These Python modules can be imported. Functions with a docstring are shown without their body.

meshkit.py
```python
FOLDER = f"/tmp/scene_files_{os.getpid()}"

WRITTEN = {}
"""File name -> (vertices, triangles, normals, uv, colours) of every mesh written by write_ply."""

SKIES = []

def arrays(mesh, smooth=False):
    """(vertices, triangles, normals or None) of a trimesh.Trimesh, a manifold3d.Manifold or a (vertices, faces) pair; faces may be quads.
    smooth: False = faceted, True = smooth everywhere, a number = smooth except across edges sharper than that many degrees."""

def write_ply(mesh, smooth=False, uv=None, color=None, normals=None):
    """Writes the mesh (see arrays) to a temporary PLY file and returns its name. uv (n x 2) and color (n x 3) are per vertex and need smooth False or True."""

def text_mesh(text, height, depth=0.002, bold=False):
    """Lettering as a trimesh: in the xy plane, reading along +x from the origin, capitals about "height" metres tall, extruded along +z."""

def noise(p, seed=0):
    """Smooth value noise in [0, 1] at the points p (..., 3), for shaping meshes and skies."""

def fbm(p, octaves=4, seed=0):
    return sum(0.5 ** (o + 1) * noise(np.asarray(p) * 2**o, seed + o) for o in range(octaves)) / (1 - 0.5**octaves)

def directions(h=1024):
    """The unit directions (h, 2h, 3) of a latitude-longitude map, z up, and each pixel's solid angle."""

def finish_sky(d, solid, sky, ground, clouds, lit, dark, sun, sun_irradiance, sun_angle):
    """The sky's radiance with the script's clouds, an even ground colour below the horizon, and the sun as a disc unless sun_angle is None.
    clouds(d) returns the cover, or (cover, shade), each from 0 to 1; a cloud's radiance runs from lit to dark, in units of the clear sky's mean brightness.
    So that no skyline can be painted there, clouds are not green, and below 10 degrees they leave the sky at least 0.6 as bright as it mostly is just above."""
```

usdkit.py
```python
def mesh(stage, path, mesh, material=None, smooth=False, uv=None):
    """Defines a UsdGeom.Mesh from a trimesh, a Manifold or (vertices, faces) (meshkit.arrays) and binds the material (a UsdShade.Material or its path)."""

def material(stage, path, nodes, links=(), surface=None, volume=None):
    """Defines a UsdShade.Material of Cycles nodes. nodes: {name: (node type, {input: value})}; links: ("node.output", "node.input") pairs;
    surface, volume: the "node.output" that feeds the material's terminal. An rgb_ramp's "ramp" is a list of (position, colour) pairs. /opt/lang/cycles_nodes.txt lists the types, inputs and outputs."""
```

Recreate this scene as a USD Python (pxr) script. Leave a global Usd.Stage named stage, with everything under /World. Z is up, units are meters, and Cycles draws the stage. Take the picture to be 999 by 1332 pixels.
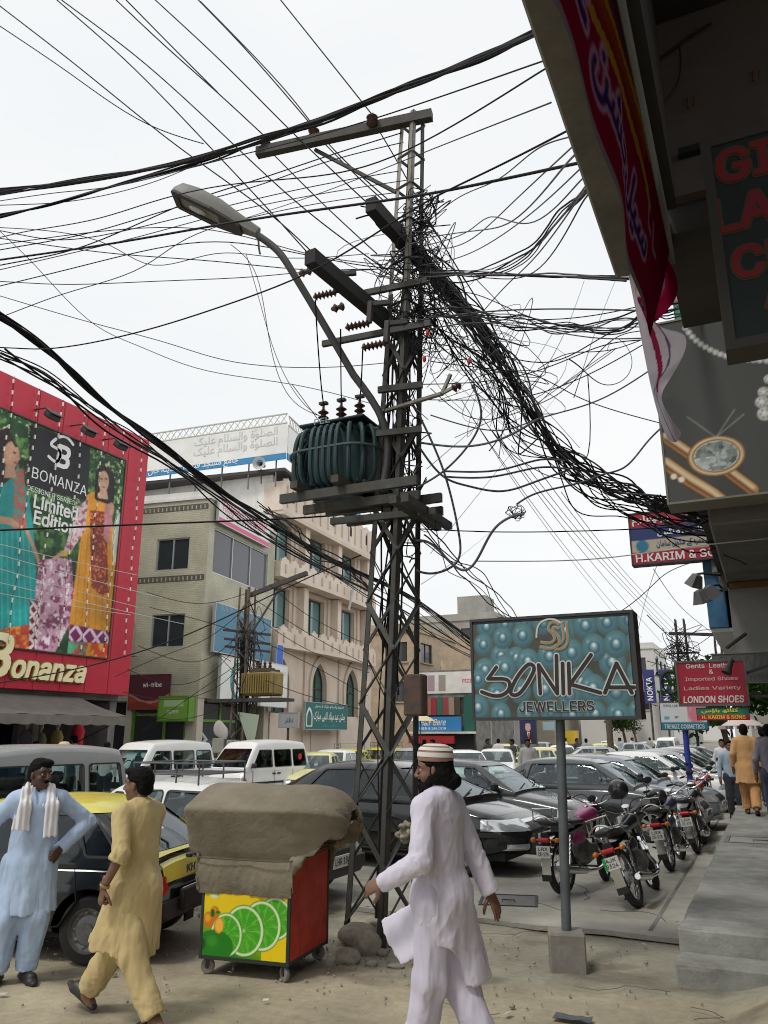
import math, glob, unicodedata
import numpy as np, trimesh, shapely, manifold3d as m3
from shapely.geometry import Polygon, LineString, Point, box as sbox
from shapely import affinity
from shapely.ops import unary_union
from pxr import Usd, UsdGeom, UsdLux, UsdShade, Gf, Sdf, Vt
import usdkit, meshkit

stage = Usd.Stage.CreateInMemory()
UsdGeom.SetStageUpAxis(stage, 'Z'); UsdGeom.SetStageMetersPerUnit(stage, 1.0)
stage.SetDefaultPrim(UsdGeom.Xform.Define(stage, '/World').GetPrim())
UsdGeom.Scope.Define(stage, '/World/Looks')
rng = np.random.default_rng(11)
A = np.array

# ---------------------------------------------------------------- camera (street runs along +y, x to the right of it)
EYE, TILT, YAW = A([0, 0, 1.9]), math.radians(15.64), math.radians(25.1)
FPX, CX, CY = 1036.0, 499.5, 666.0
FW = A([-math.sin(YAW) * math.cos(TILT), math.cos(YAW) * math.cos(TILT), math.sin(TILT)])
RT = A([math.cos(YAW), math.sin(YAW), 0]); UPV = np.cross(RT, FW)
cam = UsdGeom.Camera.Define(stage, '/World/camera')
cam.CreateFocalLengthAttr(FPX / 999 * 24); cam.CreateHorizontalApertureAttr(24.0); cam.CreateVerticalApertureAttr(32.0)
cam.CreateClippingRangeAttr((0.05, 3000)); cam.CreateExposureAttr(0.12)
Mx = np.eye(4); Mx[0, :3] = RT; Mx[1, :3] = UPV; Mx[2, :3] = -FW; Mx[3, :3] = EYE
UsdGeom.Xformable(cam).AddTransformOp().Set(Gf.Matrix4d(*Mx.ravel().tolist()))
def ray(x, y): return FW * FPX + RT * (x - CX) - UPV * (y - CY)
def at_z(x, y, z=0.0): d = ray(x, y); return EYE + d * ((z - EYE[2]) / d[2])
def at_x(x, y, X): d = ray(x, y); return EYE + d * (X / d[0])
def at_y(x, y, Y): d = ray(x, y); return EYE + d * (Y / d[1])
def at_d(x, y, D): return EYE + ray(x, y) * (D / FPX)

# ---------------------------------------------------------------- sky and sun: white overcast
SUN_EL, SUN_AZ = math.radians(58), math.radians(200)          # azimuth from +y towards +x
sd = A([math.cos(SUN_EL) * math.sin(SUN_AZ), math.cos(SUN_EL) * math.cos(SUN_AZ), math.sin(SUN_EL)])
sky_mat = usdkit.material(stage, '/World/Looks/overcast_sky', {
    'tc': ('texture_coordinate', {}), 'mp': ('mapping', {'scale': (1.0, 1.0, 2.5)}),
    'sky': ('sky_texture', {'sky_type': 'single_scattering', 'sun_disc': False, 'sun_elevation': SUN_EL, 'sun_rotation': SUN_AZ, 'aerosol_density': 2.0}),
    'n': ('noise_texture', {'scale': 1.6, 'detail': 4.0, 'roughness': 0.5}),
    'r': ('rgb_ramp', {'ramp': [(0.25, (8.5, 8.8, 9.0)), (0.55, (9.0, 9.15, 9.2)), (0.8, (9.8, 9.8, 9.7))]}),
    'mx': ('mix_color', {'fac': 0.93, 'use_clamp': False}), 'bg': ('background_shader', {'strength': 0.1})},
    [('tc.generated', 'mp.vector'), ('mp.vector', 'n.vector'), ('n.fac', 'r.fac'), ('sky.color', 'mx.a'), ('r.color', 'mx.b'), ('mx.result', 'bg.color')], surface='bg.background')
dome = UsdLux.DomeLight.Define(stage, '/World/sky')
UsdShade.MaterialBindingAPI.Apply(dome.GetPrim()).Bind(sky_mat)
dome.GetPrim().SetCustomDataByKey('kind', 'structure')
sun = UsdLux.DistantLight.Define(stage, '/World/sun')
sun.CreateIntensityAttr(0.38); sun.CreateAngleAttr(11.0); sun.CreateNormalizeAttr(True); sun.CreateColorAttr(Gf.Vec3f(1, 0.96, 0.9))
zax = sd; xax = np.cross([0, 0, 1], zax); xax /= np.linalg.norm(xax); yax = np.cross(zax, xax)
Ms = np.eye(4); Ms[0, :3] = xax; Ms[1, :3] = yax; Ms[2, :3] = zax
UsdGeom.Xformable(sun).AddTransformOp().Set(Gf.Matrix4d(*Ms.ravel().tolist()))

# ---------------------------------------------------------------- materials
def lin(c): c = np.asarray(c, float) / 255.0; return np.where(c < .04045, c / 12.92, ((c + .055) / 1.055) ** 2.4)
mats = {}
def mat(name, col, rough=0.6, metal=0.0, var=None, bump=None, spec=0.5, coat=0.0, dirt=None, vcol=None, sheen=0.0):
    """var=(scale, amount); bump=(scale, strength, distance); dirt=(scale, colour, amount); vcol: the base colour comes from the mesh's print colours."""
    if name in mats: return mats[name]
    N = {'p': ('principled_bsdf', {'base_color': col, 'roughness': rough, 'metallic': metal, 'specular_ior_level': spec, 'coat_weight': coat, 'coat_roughness': 0.06, 'sheen_weight': sheen}),
         'tc': ('texture_coordinate', {})}
    L, last = [], None
    if vcol:
        N['at'] = ('attribute', {'attribute': 'col'}); last = 'at.color'
    if var:
        a = var[1]
        N['n'] = ('noise_texture', {'scale': var[0], 'detail': 6.0, 'roughness': 0.62}); L.append(('tc.object', 'n.vector'))
        N['vr'] = ('rgb_ramp', {'ramp': [(0.28, (1 - a,) * 3), (0.72, (1 + a,) * 3)]}); L.append(('n.fac', 'vr.fac'))
        N['vm'] = ('mix_color', {'blend_type': 'multiply', 'fac': 1.0, 'a': col, 'use_clamp': False})
        if last: L.append((last, 'vm.a'))
        L.append(('vr.color', 'vm.b')); last = 'vm.result'
    if dirt:
        N['dn'] = ('noise_texture', {'scale': dirt[0], 'detail': 8.0, 'roughness': 0.7}); L.append(('tc.object', 'dn.vector'))
        N['dr'] = ('rgb_ramp', {'ramp': [(0.42, (0, 0, 0)), (0.68, (dirt[2],) * 3)]}); L.append(('dn.fac', 'dr.fac'))
        N['dm'] = ('mix_color', {'a': col, 'b': dirt[1], 'use_clamp': False})
        if last: L.append((last, 'dm.a'))
        L.append(('dr.color', 'dm.fac')); last = 'dm.result'
        N['rr'] = ('map_range', {'from_min': 0.35, 'from_max': 0.7, 'to_min': rough, 'to_max': min(1, rough + 0.3), 'clamp': True})
        L += [('dn.fac', 'rr.value'), ('rr.result', 'p.roughness')]
    if last: L.append((last, 'p.base_color'))
    if bump:
        N['bn'] = ('noise_texture', {'scale': bump[0], 'detail': 5.0, 'roughness': 0.6}); L.append(('tc.object', 'bn.vector'))
        N['b'] = ('bump', {'strength': bump[1], 'distance': bump[2]}); L += [('bn.fac', 'b.height'), ('b.normal', 'p.normal')]
    mats[name] = usdkit.material(stage, '/World/Looks/' + name, N, L, surface='p.BSDF')
    return mats[name]
def glass(name, tint=(0.55, 0.62, 0.6), gl=(0.9, 0.95, 1.0), base=0.0):
    if name not in mats:
        mats[name] = usdkit.material(stage, '/World/Looks/' + name, {
            't': ('transparent_bsdf', {'color': tint}), 'g': ('glossy_bsdf', {'color': gl, 'roughness': 0.03}), 'f': ('layer_weight', {'blend': 0.5}),
            'pw': ('math', {'math_type': 'power', 'value2': 3.5}), 'ma': ('math', {'math_type': 'multiply_add', 'value2': 0.55, 'value3': 0.05}),
            'm': ('mix_closure', {})}, [('f.facing', 'pw.value1'), ('pw.value', 'ma.value1'), ('ma.value', 'm.fac'), ('t.BSDF', 'm.closure1'), ('g.BSDF', 'm.closure2')], surface='m.closure')
    return mats[name]
PRINT = mat('printed_sheet', (1, 1, 1), 0.55, vcol=True)
PRINT_GLOSS = mat('printed_vinyl', (1, 1, 1), 0.35, vcol=True, var=(3, 0.05))

# ---------------------------------------------------------------- scene objects
used = {}
class T:
    def __init__(s, path, Minv): s.path, s.Minv = path, Minv
def numbered(parent, name):
    k = (parent, name); used[k] = used.get(k, -1) + 1
    return name if used[k] == 0 else f'{name}_{used[k]:03d}'
def tagp(prim, label=None, cat=None, group=None, kind=None):
    for k, v in (('label', label), ('category', cat), ('group', group), ('kind', kind)):
        if v: prim.SetCustomDataByKey(k, v)
def thing(name, label, cat, loc=(0, 0, 0), rz=0.0, group=None, kind=None):
    p = '/World/' + numbered('/World', name)
    x = UsdGeom.Xform.Define(stage, p); x.AddTranslateOp().Set(Gf.Vec3d(*map(float, loc))); x.AddRotateZOp().Set(math.degrees(rz))
    tagp(x.GetPrim(), label, cat, group, kind)
    c, s = math.cos(rz), math.sin(rz); Mi = np.eye(4); Mi[:3, :3] = A([[c, -s, 0], [s, c, 0], [0, 0, 1]]); Mi[:3, 3] = loc
    return T(p, np.linalg.inv(Mi))
ORD = 'first second third fourth fifth sixth seventh eighth ninth tenth eleventh twelfth thirteenth fourteenth fifteenth sixteenth seventeenth eighteenth nineteenth twentieth twenty-first twenty-second'.split()
def ranks(keys): o = sorted(range(len(keys)), key=lambda i: keys[i]); return [ORD[o.index(i)] for i in range(len(keys))]
def dup(src, loc, rz, label, group=None, cat=None):
    """A copy of a thing, by reference, under the next number."""
    sp = stage.GetPrimAtPath(src.path); was = sp.GetCustomData()
    base = sp.GetName(); base = base[:-4] if base[-4:-3] == '_' and base[-3:].isdigit() else base
    r = thing(base, label, cat or was['category'], loc, rz, group or was.get('group'))
    q = stage.GetPrimAtPath(r.path); q.GetReferences().AddInternalReference(sp.GetPath()); q.SetInstanceable(True)
    return r
def put(name, mesh, m, parent=None, smooth=False, world=False, label=None, cat=None, group=None, kind=None, col=None):
    """One Mesh prim. parent: a T (local coordinates unless world) or None for a top-level mesh in world coordinates."""
    if isinstance(mesh, G): mesh = mesh.mesh()
    v, f, n = meshkit.arrays(mesh, smooth if col is None else False)
    if world and parent is not None:
        v = v @ parent.Minv[:3, :3].T + parent.Minv[:3, 3]
        if n is not None: n = n @ parent.Minv[:3, :3].T
    base = parent.path if parent else '/World'
    p = base + '/' + numbered(base, name)
    u = UsdGeom.Mesh.Define(stage, p)
    u.CreatePointsAttr(Vt.Vec3fArray.FromNumpy(v.astype(np.float32)))
    u.CreateFaceVertexCountsAttr(Vt.IntArray.FromNumpy(np.full(len(f), 3, np.int32)))
    u.CreateFaceVertexIndicesAttr(Vt.IntArray.FromNumpy(f.astype(np.int32).ravel())); u.CreateSubdivisionSchemeAttr('none')
    if n is not None:
        u.CreateNormalsAttr(Vt.Vec3fArray.FromNumpy(n.astype(np.float32))); u.SetNormalsInterpolation('vertex')
    if col is not None:
        UsdGeom.PrimvarsAPI(u).CreatePrimvar('col', Sdf.ValueTypeNames.Color3fArray, 'vertex').Set(Vt.Vec3fArray.FromNumpy(np.asarray(col, np.float32)))
    UsdShade.MaterialBindingAPI.Apply(u.GetPrim()).Bind(m)
    tagp(u.GetPrim(), label, cat, group, kind)
    return T(p, parent.Minv if parent else np.eye(4))

# ---------------------------------------------------------------- mesh tools
def unit(a): a = np.asarray(a, float); return a / max(np.linalg.norm(a), 1e-9)
class G:
    """Collects pieces of one mesh."""
    def __init__(s): s.v, s.f, s.n = [], [], 0
    def add(s, m, M=None):
        v, f, _ = meshkit.arrays(m)
        if M is not None: v = v @ M[:3, :3].T + M[:3, 3]
        s.v.append(v); s.f.append(f + s.n); s.n += len(v); return s
    def mesh(s): return trimesh.Trimesh(np.vstack(s.v), np.vstack(s.f), process=False)
    def box(s, lo, hi, ch=0.0):
        lo, hi = np.minimum(lo, hi).astype(float), np.maximum(lo, hi).astype(float)
        if ch <= 0:
            return s.add(trimesh.creation.box(bounds=[lo, hi]))
        P = []
        for k in range(3):
            for c in np.ndindex(2, 2, 2):
                p = [(lo[i] + (0 if i == k else ch)) if c[i] == 0 else (hi[i] - (0 if i == k else ch)) for i in range(3)]; P.append(p)
        return s.add(trimesh.convex.convex_hull(A(P)))
    def bar(s, p, q, w, h=None, up=(0, 0, 1)):
        """A rectangular bar from p to q."""
        p, q = A(p, float), A(q, float); d = unit(q - p); h = h or w
        u = np.cross(up, d); u = np.cross((0, 1, 0), d) if np.linalg.norm(u) < 1e-3 else u
        u = unit(u); n = np.cross(d, u)
        V = [e + u * a * w / 2 + n * b * h / 2 for e in (p, q) for a, b in ((-1, -1), (1, -1), (1, 1), (-1, 1))]
        F = [(0, 3, 2), (0, 2, 1), (4, 5, 6), (4, 6, 7)] + [t for i in range(4) for t in ((i, (i + 1) % 4, (i + 1) % 4 + 4), (i, (i + 1) % 4 + 4, i + 4))]
        return s.add((A(V), A(F)))
    def angle(s, p, q, w, t=0.008, u=(1, 0, 0), n=(0, 1, 0)):
        """An L-section along p-q with its flanges along u and n."""
        p, q, u, n = A(p, float), A(q, float), unit(u), unit(n)
        for a, b in ((u, n), (n, u)):
            V = [e + a * i + b * j for e in (p, q) for i, j in ((0, 0), (w, 0), (w, t), (0, t))]
            s.add((A(V), A([(0, 3, 2), (0, 2, 1), (4, 5, 6), (4, 6, 7)] + [x for i in range(4) for x in ((i, (i + 1) % 4, (i + 1) % 4 + 4), (i, (i + 1) % 4 + 4, i + 4))])))
        return s
    def tube(s, pts, r, n=8, cap=True):
        return s.add(tube(pts, r, n, cap))
    def lathe(s, prof, p=(0, 0, 0), d=(0, 0, 1), n=20):
        """prof: (radius, height) pairs turned round the axis d through p."""
        m = trimesh.creation.revolve(A(prof, float), sections=n)
        return s.add(m, frame(p, d))
    def prism(s, poly, h, M=None):
        for g in getattr(poly, 'geoms', [poly]):
            if g.area > 1e-9: s.add(trimesh.creation.extrude_polygon(g, h, engine='earcut'), M)
        return s
    def ball(s, c, r, sub=2):
        m = trimesh.creation.icosphere(sub, 1.0); m.apply_scale(r); m.apply_translation(c); return s.add(m)
def frame(p, d, x=None):
    d = unit(d); x = np.cross((0, 1, 0) if abs(d[1]) < 0.9 else (1, 0, 0), d) if x is None else A(x, float) - d * np.dot(x, d)
    x = unit(x); M = np.eye(4); M[:3, 0] = x; M[:3, 1] = np.cross(d, x); M[:3, 2] = d; M[:3, 3] = p
    return M
def face_frame(o, u, v):
    """Matrix that takes (a, b, depth) to o + a u + b v + depth (u x v)."""
    M = np.eye(4); M[:3, 0] = unit(u); M[:3, 1] = unit(v); M[:3, 2] = np.cross(unit(u), unit(v)); M[:3, 3] = o; return M
def tube(pts, r, n=8, cap=True):
    P = np.asarray(pts, float); k = len(P); r = np.broadcast_to(np.asarray(r, float), (k,))
    d = np.gradient(P, axis=0); d /= np.maximum(np.linalg.norm(d, axis=1, keepdims=True), 1e-9)
    u = np.zeros_like(P); a = np.cross(d[0], (0, 0, 1)); a = np.cross(d[0], (1, 0, 0)) if np.linalg.norm(a) < 0.1 else a
    for i in range(k):
        a = a - d[i] * np.dot(a, d[i]); a = unit(a); u[i] = a
    w = np.cross(d, u); t = np.arange(n) / n * 2 * np.pi
    V = (P[:, None] + r[:, None, None] * (np.cos(t)[None, :, None] * u[:, None] + np.sin(t)[None, :, None] * w[:, None])).reshape(-1, 3)
    i, j = np.meshgrid(np.arange(k - 1), np.arange(n), indexing='ij'); i, j = i.ravel(), j.ravel(); j2 = (j + 1) % n
    F = np.vstack([np.stack([i * n + j, i * n + j2, (i + 1) * n + j2], 1), np.stack([i * n + j, (i + 1) * n + j2, (i + 1) * n + j], 1)])
    if cap:
        V = np.vstack([V, P[0], P[-1]]); j = np.arange(n); j2 = (j + 1) % n
        F = np.vstack([F, np.stack([np.full(n, k * n), j2, j], 1), np.stack([np.full(n, k * n + 1), (k - 1) * n + j, (k - 1) * n + j2], 1)])
    return V, F
def spline(pts, n=24):
    """Catmull-Rom through the points, by arc length."""
    P = np.asarray(pts, float)
    if len(P) == 2: return P[0] + (P[1] - P[0]) * np.linspace(0, 1, n)[:, None]
    from scipy.interpolate import CubicSpline, PchipInterpolator
    t = np.r_[0, np.cumsum(np.sqrt(np.linalg.norm(np.diff(P, axis=0), axis=1)) + 1e-6)]
    return CubicSpline(t, P, bc_type='natural')(np.linspace(0, t[-1], n))
def sag(p, q, s, n=20):
    t = np.linspace(0, 1, n)[:, None]; P = A(p, float) * (1 - t) + A(q, float) * t; P[:, 2] -= (4 * s * t * (1 - t))[:, 0]; return P
def loft(S):
    """Manifold through closed sections of equal length."""
    S = np.asarray(S, float); k, n = S.shape[:2]; V = np.vstack([S.reshape(-1, 3), S[0].mean(0), S[-1].mean(0)])
    i, j = np.meshgrid(np.arange(k - 1), np.arange(n), indexing='ij'); i, j = i.ravel(), j.ravel(); j2 = (j + 1) % n
    F = np.vstack([np.stack([i * n + j, i * n + j2, (i + 1) * n + j2], 1), np.stack([i * n + j, (i + 1) * n + j2, (i + 1) * n + j], 1)])
    j = np.arange(n); j2 = (j + 1) % n
    F = np.vstack([F, np.stack([np.full(n, k * n), j2, j], 1), np.stack([np.full(n, k * n + 1), (k - 1) * n + j, (k - 1) * n + j2], 1)])
    m = trimesh.Trimesh(V, F, process=False)
    if m.volume < 0: F = F[:, ::-1]
    return m3.Manifold(m3.Mesh(V.astype(np.float32), np.ascontiguousarray(F).astype(np.uint32)))
def mani(m):
    v, f, _ = meshkit.arrays(m); t = trimesh.Trimesh(v, f, process=True)
    if t.volume < 0: t.invert()
    return m3.Manifold(m3.Mesh(t.vertices.astype(np.float32), t.faces.astype(np.uint32)))
def pmani(poly, h, M):
    """A polygon extruded by h as a Manifold, placed by M."""
    g = G(); g.prism(poly, h, M); return mani(g.mesh())
def R(poly, r):
    """Polygon with rounded corners."""
    poly = poly if hasattr(poly, 'buffer') else Polygon(poly)
    return poly.buffer(-r, join_style=2).buffer(r, quad_segs=3)

# lettering: outlines of the glyphs of the fonts that stand with the renderer
FONTS = {k: glob.glob('/opt/blender-*/*/datafiles/fonts/' + v)[0] for k, v in (('latin', 'Inter.woff2'), ('arabic', 'NotoSansArabic*.woff2'), ('mono', 'DejaVuSansMono.woff2'))}
AR = {}
for cp in range(0xFE70, 0xFEFD):
    d = unicodedata.decomposition(chr(cp)).split()
    if len(d) == 2: AR.setdefault(chr(int(d[1], 16)), {})[d[0]] = chr(cp)
for cp in list(range(0xFB50, 0xFBB2)) + list(range(0xFBD3, 0xFC00)):
    d = unicodedata.decomposition(chr(cp)).split()
    if len(d) == 2: AR.setdefault(chr(int(d[1], 16)), {})[d[0]] = chr(cp)
def shaped(s):
    """Arabic-script text in its joined forms, in visual order."""
    out = []
    for i, c in enumerate(s):
        f = AR.get(c)
        if not f: out.append(c); continue
        p, q = AR.get(s[i - 1]) if i else None, AR.get(s[i + 1]) if i + 1 < len(s) else None
        before, after = bool(p and '<initial>' in p), bool(q and '<final>' in q) and '<initial>' in f
        k = '<medial>' if before and after else '<final>' if before else '<initial>' if after else '<isolated>'
        out.append(f.get(k, c))
    return ''.join(reversed(out))
_tc = {}
def text(s, height, bold=0.0, font='latin', shear=0.0, stretch=1.0):
    """Lettering as a flat shape: starts at x = 0 on the base line, capitals `height` tall."""
    key = (s, font)
    if key not in _tc:
        from PIL import ImageFont
        ft = ImageFont.truetype(FONTS[font], 66); t = shaped(s) if font == 'arabic' else s
        mask, off = ft.getmask2(t, mode='L', anchor='ls')
        a = np.asarray(mask, dtype=np.uint8).reshape(mask.size[1], mask.size[0]) > 127
        on = np.pad(a, ((0, 0), (1, 1))).astype(np.int8)
        r, st = np.nonzero(np.diff(on, axis=1) == 1); en = np.nonzero(np.diff(on, axis=1) == -1)[1]
        g = unary_union(list(shapely.box(st, -r - 1, en, -r))).buffer(0.5).buffer(-0.5).simplify(0.55)
        x0 = g.bounds[0]; _tc[key] = affinity.translate(g, -x0, -off[1])
    g = _tc[key]; k = height / 48.0
    if bold: g = g.buffer(bold * 48)
    return affinity.affine_transform(g, [k * stretch, k * shear, 0, k, 0, 0])
def fit(g, x0, y0, w=None, h=None, center=False):
    """Moves a shape so that its bounds start at (x0, y0), scaled to the width w and/or the height h."""
    a, b, c, d = g.bounds; sx = w / (c - a) if w else None; sy = h / (d - b) if h else sx; sx = sx or sy
    g = affinity.affine_transform(g, [sx, 0, 0, sy, x0 - a * sx, y0 - b * sy])
    return affinity.translate(g, -(c - a) * sx / 2, 0) if center else g

class Print:
    """Flat print: a fine grid whose points carry the ink's colour. u runs right, v up, in metres."""
    def __init__(s, w, h, cell, base):
        s.w, s.h = w, h; s.nx, s.ny = max(2, int(round(w / cell)) + 1), max(2, int(round(h / cell)) + 1)
        s.u, s.v = (x.ravel() for x in np.meshgrid(np.linspace(0, w, s.nx), np.linspace(0, h, s.ny)))
        s.c = np.tile(A(base, float), (len(s.u), 1)); s.cell = cell
    def ink(s, a, col):
        a = np.clip(a, 0, 1)[:, None]; s.c = s.c * (1 - a) + a * (np.asarray(col, float) if np.ndim(col) < 2 else col)
    def shape(s, poly, col, a=1.0, soft=None):
        if not hasattr(poly, 'buffer'): poly = Polygon(poly)
        b = poly.bounds; k = (s.u > b[0] - .05 * s.w) & (s.u < b[2] + .05 * s.w) & (s.v > b[1] - .05 * s.h) & (s.v < b[3] + .05 * s.h)
        m = np.zeros(len(s.u)); P = shapely.points(s.u[k], s.v[k]); shapely.prepare(poly)
        soft = soft or s.cell
        ins = shapely.contains_xy(poly, s.u[k], s.v[k]); bd = shapely.boundary(poly)
        d = shapely.distance(bd, P) * np.where(ins, 1, -1); m[k] = np.clip(d / soft + 0.5, 0, 1); s.ink(m * a, col); return m
    def ell(s, cx, cy, rx, ry, col, a=1.0, rot=0.0, soft=None):
        x, y = s.u - cx, s.v - cy; c, q = math.cos(rot), math.sin(rot); x, y = x * c + y * q, -x * q + y * c
        d = (1 - np.hypot(x / rx, y / ry)) * min(rx, ry); m = np.clip(d / (soft or s.cell) + 0.5, 0, 1); s.ink(m * a, col); return m
    def line(s, pts, w, col, a=1.0, soft=None):
        L = LineString(pts); d = w / 2 - shapely.distance(L, shapely.points(s.u, s.v)); m = np.clip(d / (soft or s.cell) + 0.5, 0, 1); s.ink(m * a, col); return m
    def fbm(s, scale, seed=0, oct=4): return meshkit.fbm(np.stack([s.u * scale, s.v * scale, np.zeros_like(s.u)], -1), oct, seed)
    def grid(s, M, warp=None):
        P = np.stack([s.u, s.v, np.zeros_like(s.u)], 1)
        if warp is not None: P = warp(P)
        else: P = P @ M[:3, :3].T + M[:3, 3]
        i, j = np.meshgrid(np.arange(s.ny - 1), np.arange(s.nx - 1), indexing='ij'); a = (i * s.nx + j).ravel()
        F = np.vstack([np.stack([a, a + 1, a + s.nx + 1], 1), np.stack([a, a + s.nx + 1, a + s.nx], 1)])
        return trimesh.Trimesh(P, F, process=False), lin(np.clip(s.c, 0, 255))
    def put(s, name, M, parent, m=None, world=True, label=None, warp=None):
        g, c = s.grid(M, warp); return put(name, g, m or PRINT, parent, world=world, col=c, label=label)
def letters(shape, M, depth=0.004):
    return G().prism(shape, depth, M)
# ================================================================ SETTING
concrete = mat('concrete', (0.33, 0.32, 0.29), 0.85, var=(2.2, 0.22), bump=(26, 0.5, 0.01), dirt=(1.1, (0.20, 0.18, 0.15), 0.55))
concrete_dk = mat('weathered_concrete', (0.21, 0.205, 0.19), 0.9, var=(1.6, 0.3), bump=(20, 0.5, 0.01), dirt=(2.0, (0.09, 0.085, 0.08), 0.7))
plaster_grey = mat('grey_plaster', (0.30, 0.30, 0.29), 0.85, var=(1.5, 0.2), dirt=(1.2, (0.18, 0.17, 0.15), 0.5))
white_wall = mat('white_paint_wall', (0.72, 0.71, 0.68), 0.7, var=(0.8, 0.1), dirt=(0.9, (0.42, 0.39, 0.34), 0.45))
tan_wall = mat('tan_brick_wall', (0.42, 0.33, 0.23), 0.85, var=(2, 0.2), dirt=(1.4, (0.25, 0.2, 0.15), 0.5))
cream_wall = mat('cream_wall', (0.55, 0.5, 0.4), 0.8, var=(1, 0.15), dirt=(1, (0.3, 0.27, 0.22), 0.5))
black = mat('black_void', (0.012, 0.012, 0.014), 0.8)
dark_metal = mat('dark_steel', (0.05, 0.052, 0.055), 0.5, 0.3, var=(8, 0.25), dirt=(5, (0.10, 0.07, 0.05), 0.6))
grey_metal = mat('grey_steel', (0.17, 0.175, 0.18), 0.5, 0.4, var=(6, 0.2), dirt=(4, (0.11, 0.085, 0.06), 0.5))
alu = mat('aluminium', (0.55, 0.55, 0.55), 0.4, 0.8)
win_dark = mat('dark_window_glass', (0.018, 0.022, 0.025), 0.06, spec=0.7)
win_teal = mat('teal_window_glass', (0.10, 0.20, 0.20), 0.05, spec=0.9)
rubber = mat('rubber', (0.018, 0.018, 0.018), 0.75, bump=(60, 0.2, 0.003))
chrome = mat('chrome', (0.75, 0.75, 0.74), 0.16, 1.0)
red_paint = mat('red_board_paint', (0.47, 0.012, 0.035), 0.45, var=(0.7, 0.07))
cream_letter = mat('cream_letter_paint', (0.85, 0.76, 0.45), 0.5)
white_letter = mat('white_letter_paint', (0.8, 0.8, 0.78), 0.5)
black_letter = mat('black_letter_paint', (0.03, 0.02, 0.025), 0.5)

# ---------------------------------------------------------------- ground
def sheet(x0, x1, y0, y1, z, nx=2, ny=2):
    X, Y = np.meshgrid(np.linspace(x0, x1, nx), np.linspace(y0, y1, ny)); V = np.stack([X.ravel(), Y.ravel(), np.full(X.size, z)], 1)
    i, j = np.meshgrid(np.arange(ny - 1), np.arange(nx - 1), indexing='ij'); a = (i * nx + j).ravel()
    return V, np.vstack([np.stack([a, a + 1, a + nx + 1], 1), np.stack([a, a + nx + 1, a + nx], 1)])
asphalt = mat('dusty_asphalt', (0.24, 0.23, 0.20), 0.9, var=(0.5, 0.25), bump=(45, 0.6, 0.008), dirt=(0.35, (0.27, 0.235, 0.18), 0.7))
terrain = mat('far_ground', (0.2, 0.185, 0.16), 0.95, var=(0.2, 0.2))
put('terrain', sheet(-700, 700, -200, 900, -0.06), terrain, kind='structure')
put('road', sheet(-19.2, -2.4, -12, 420, -0.03), asphalt, kind='structure')
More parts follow.
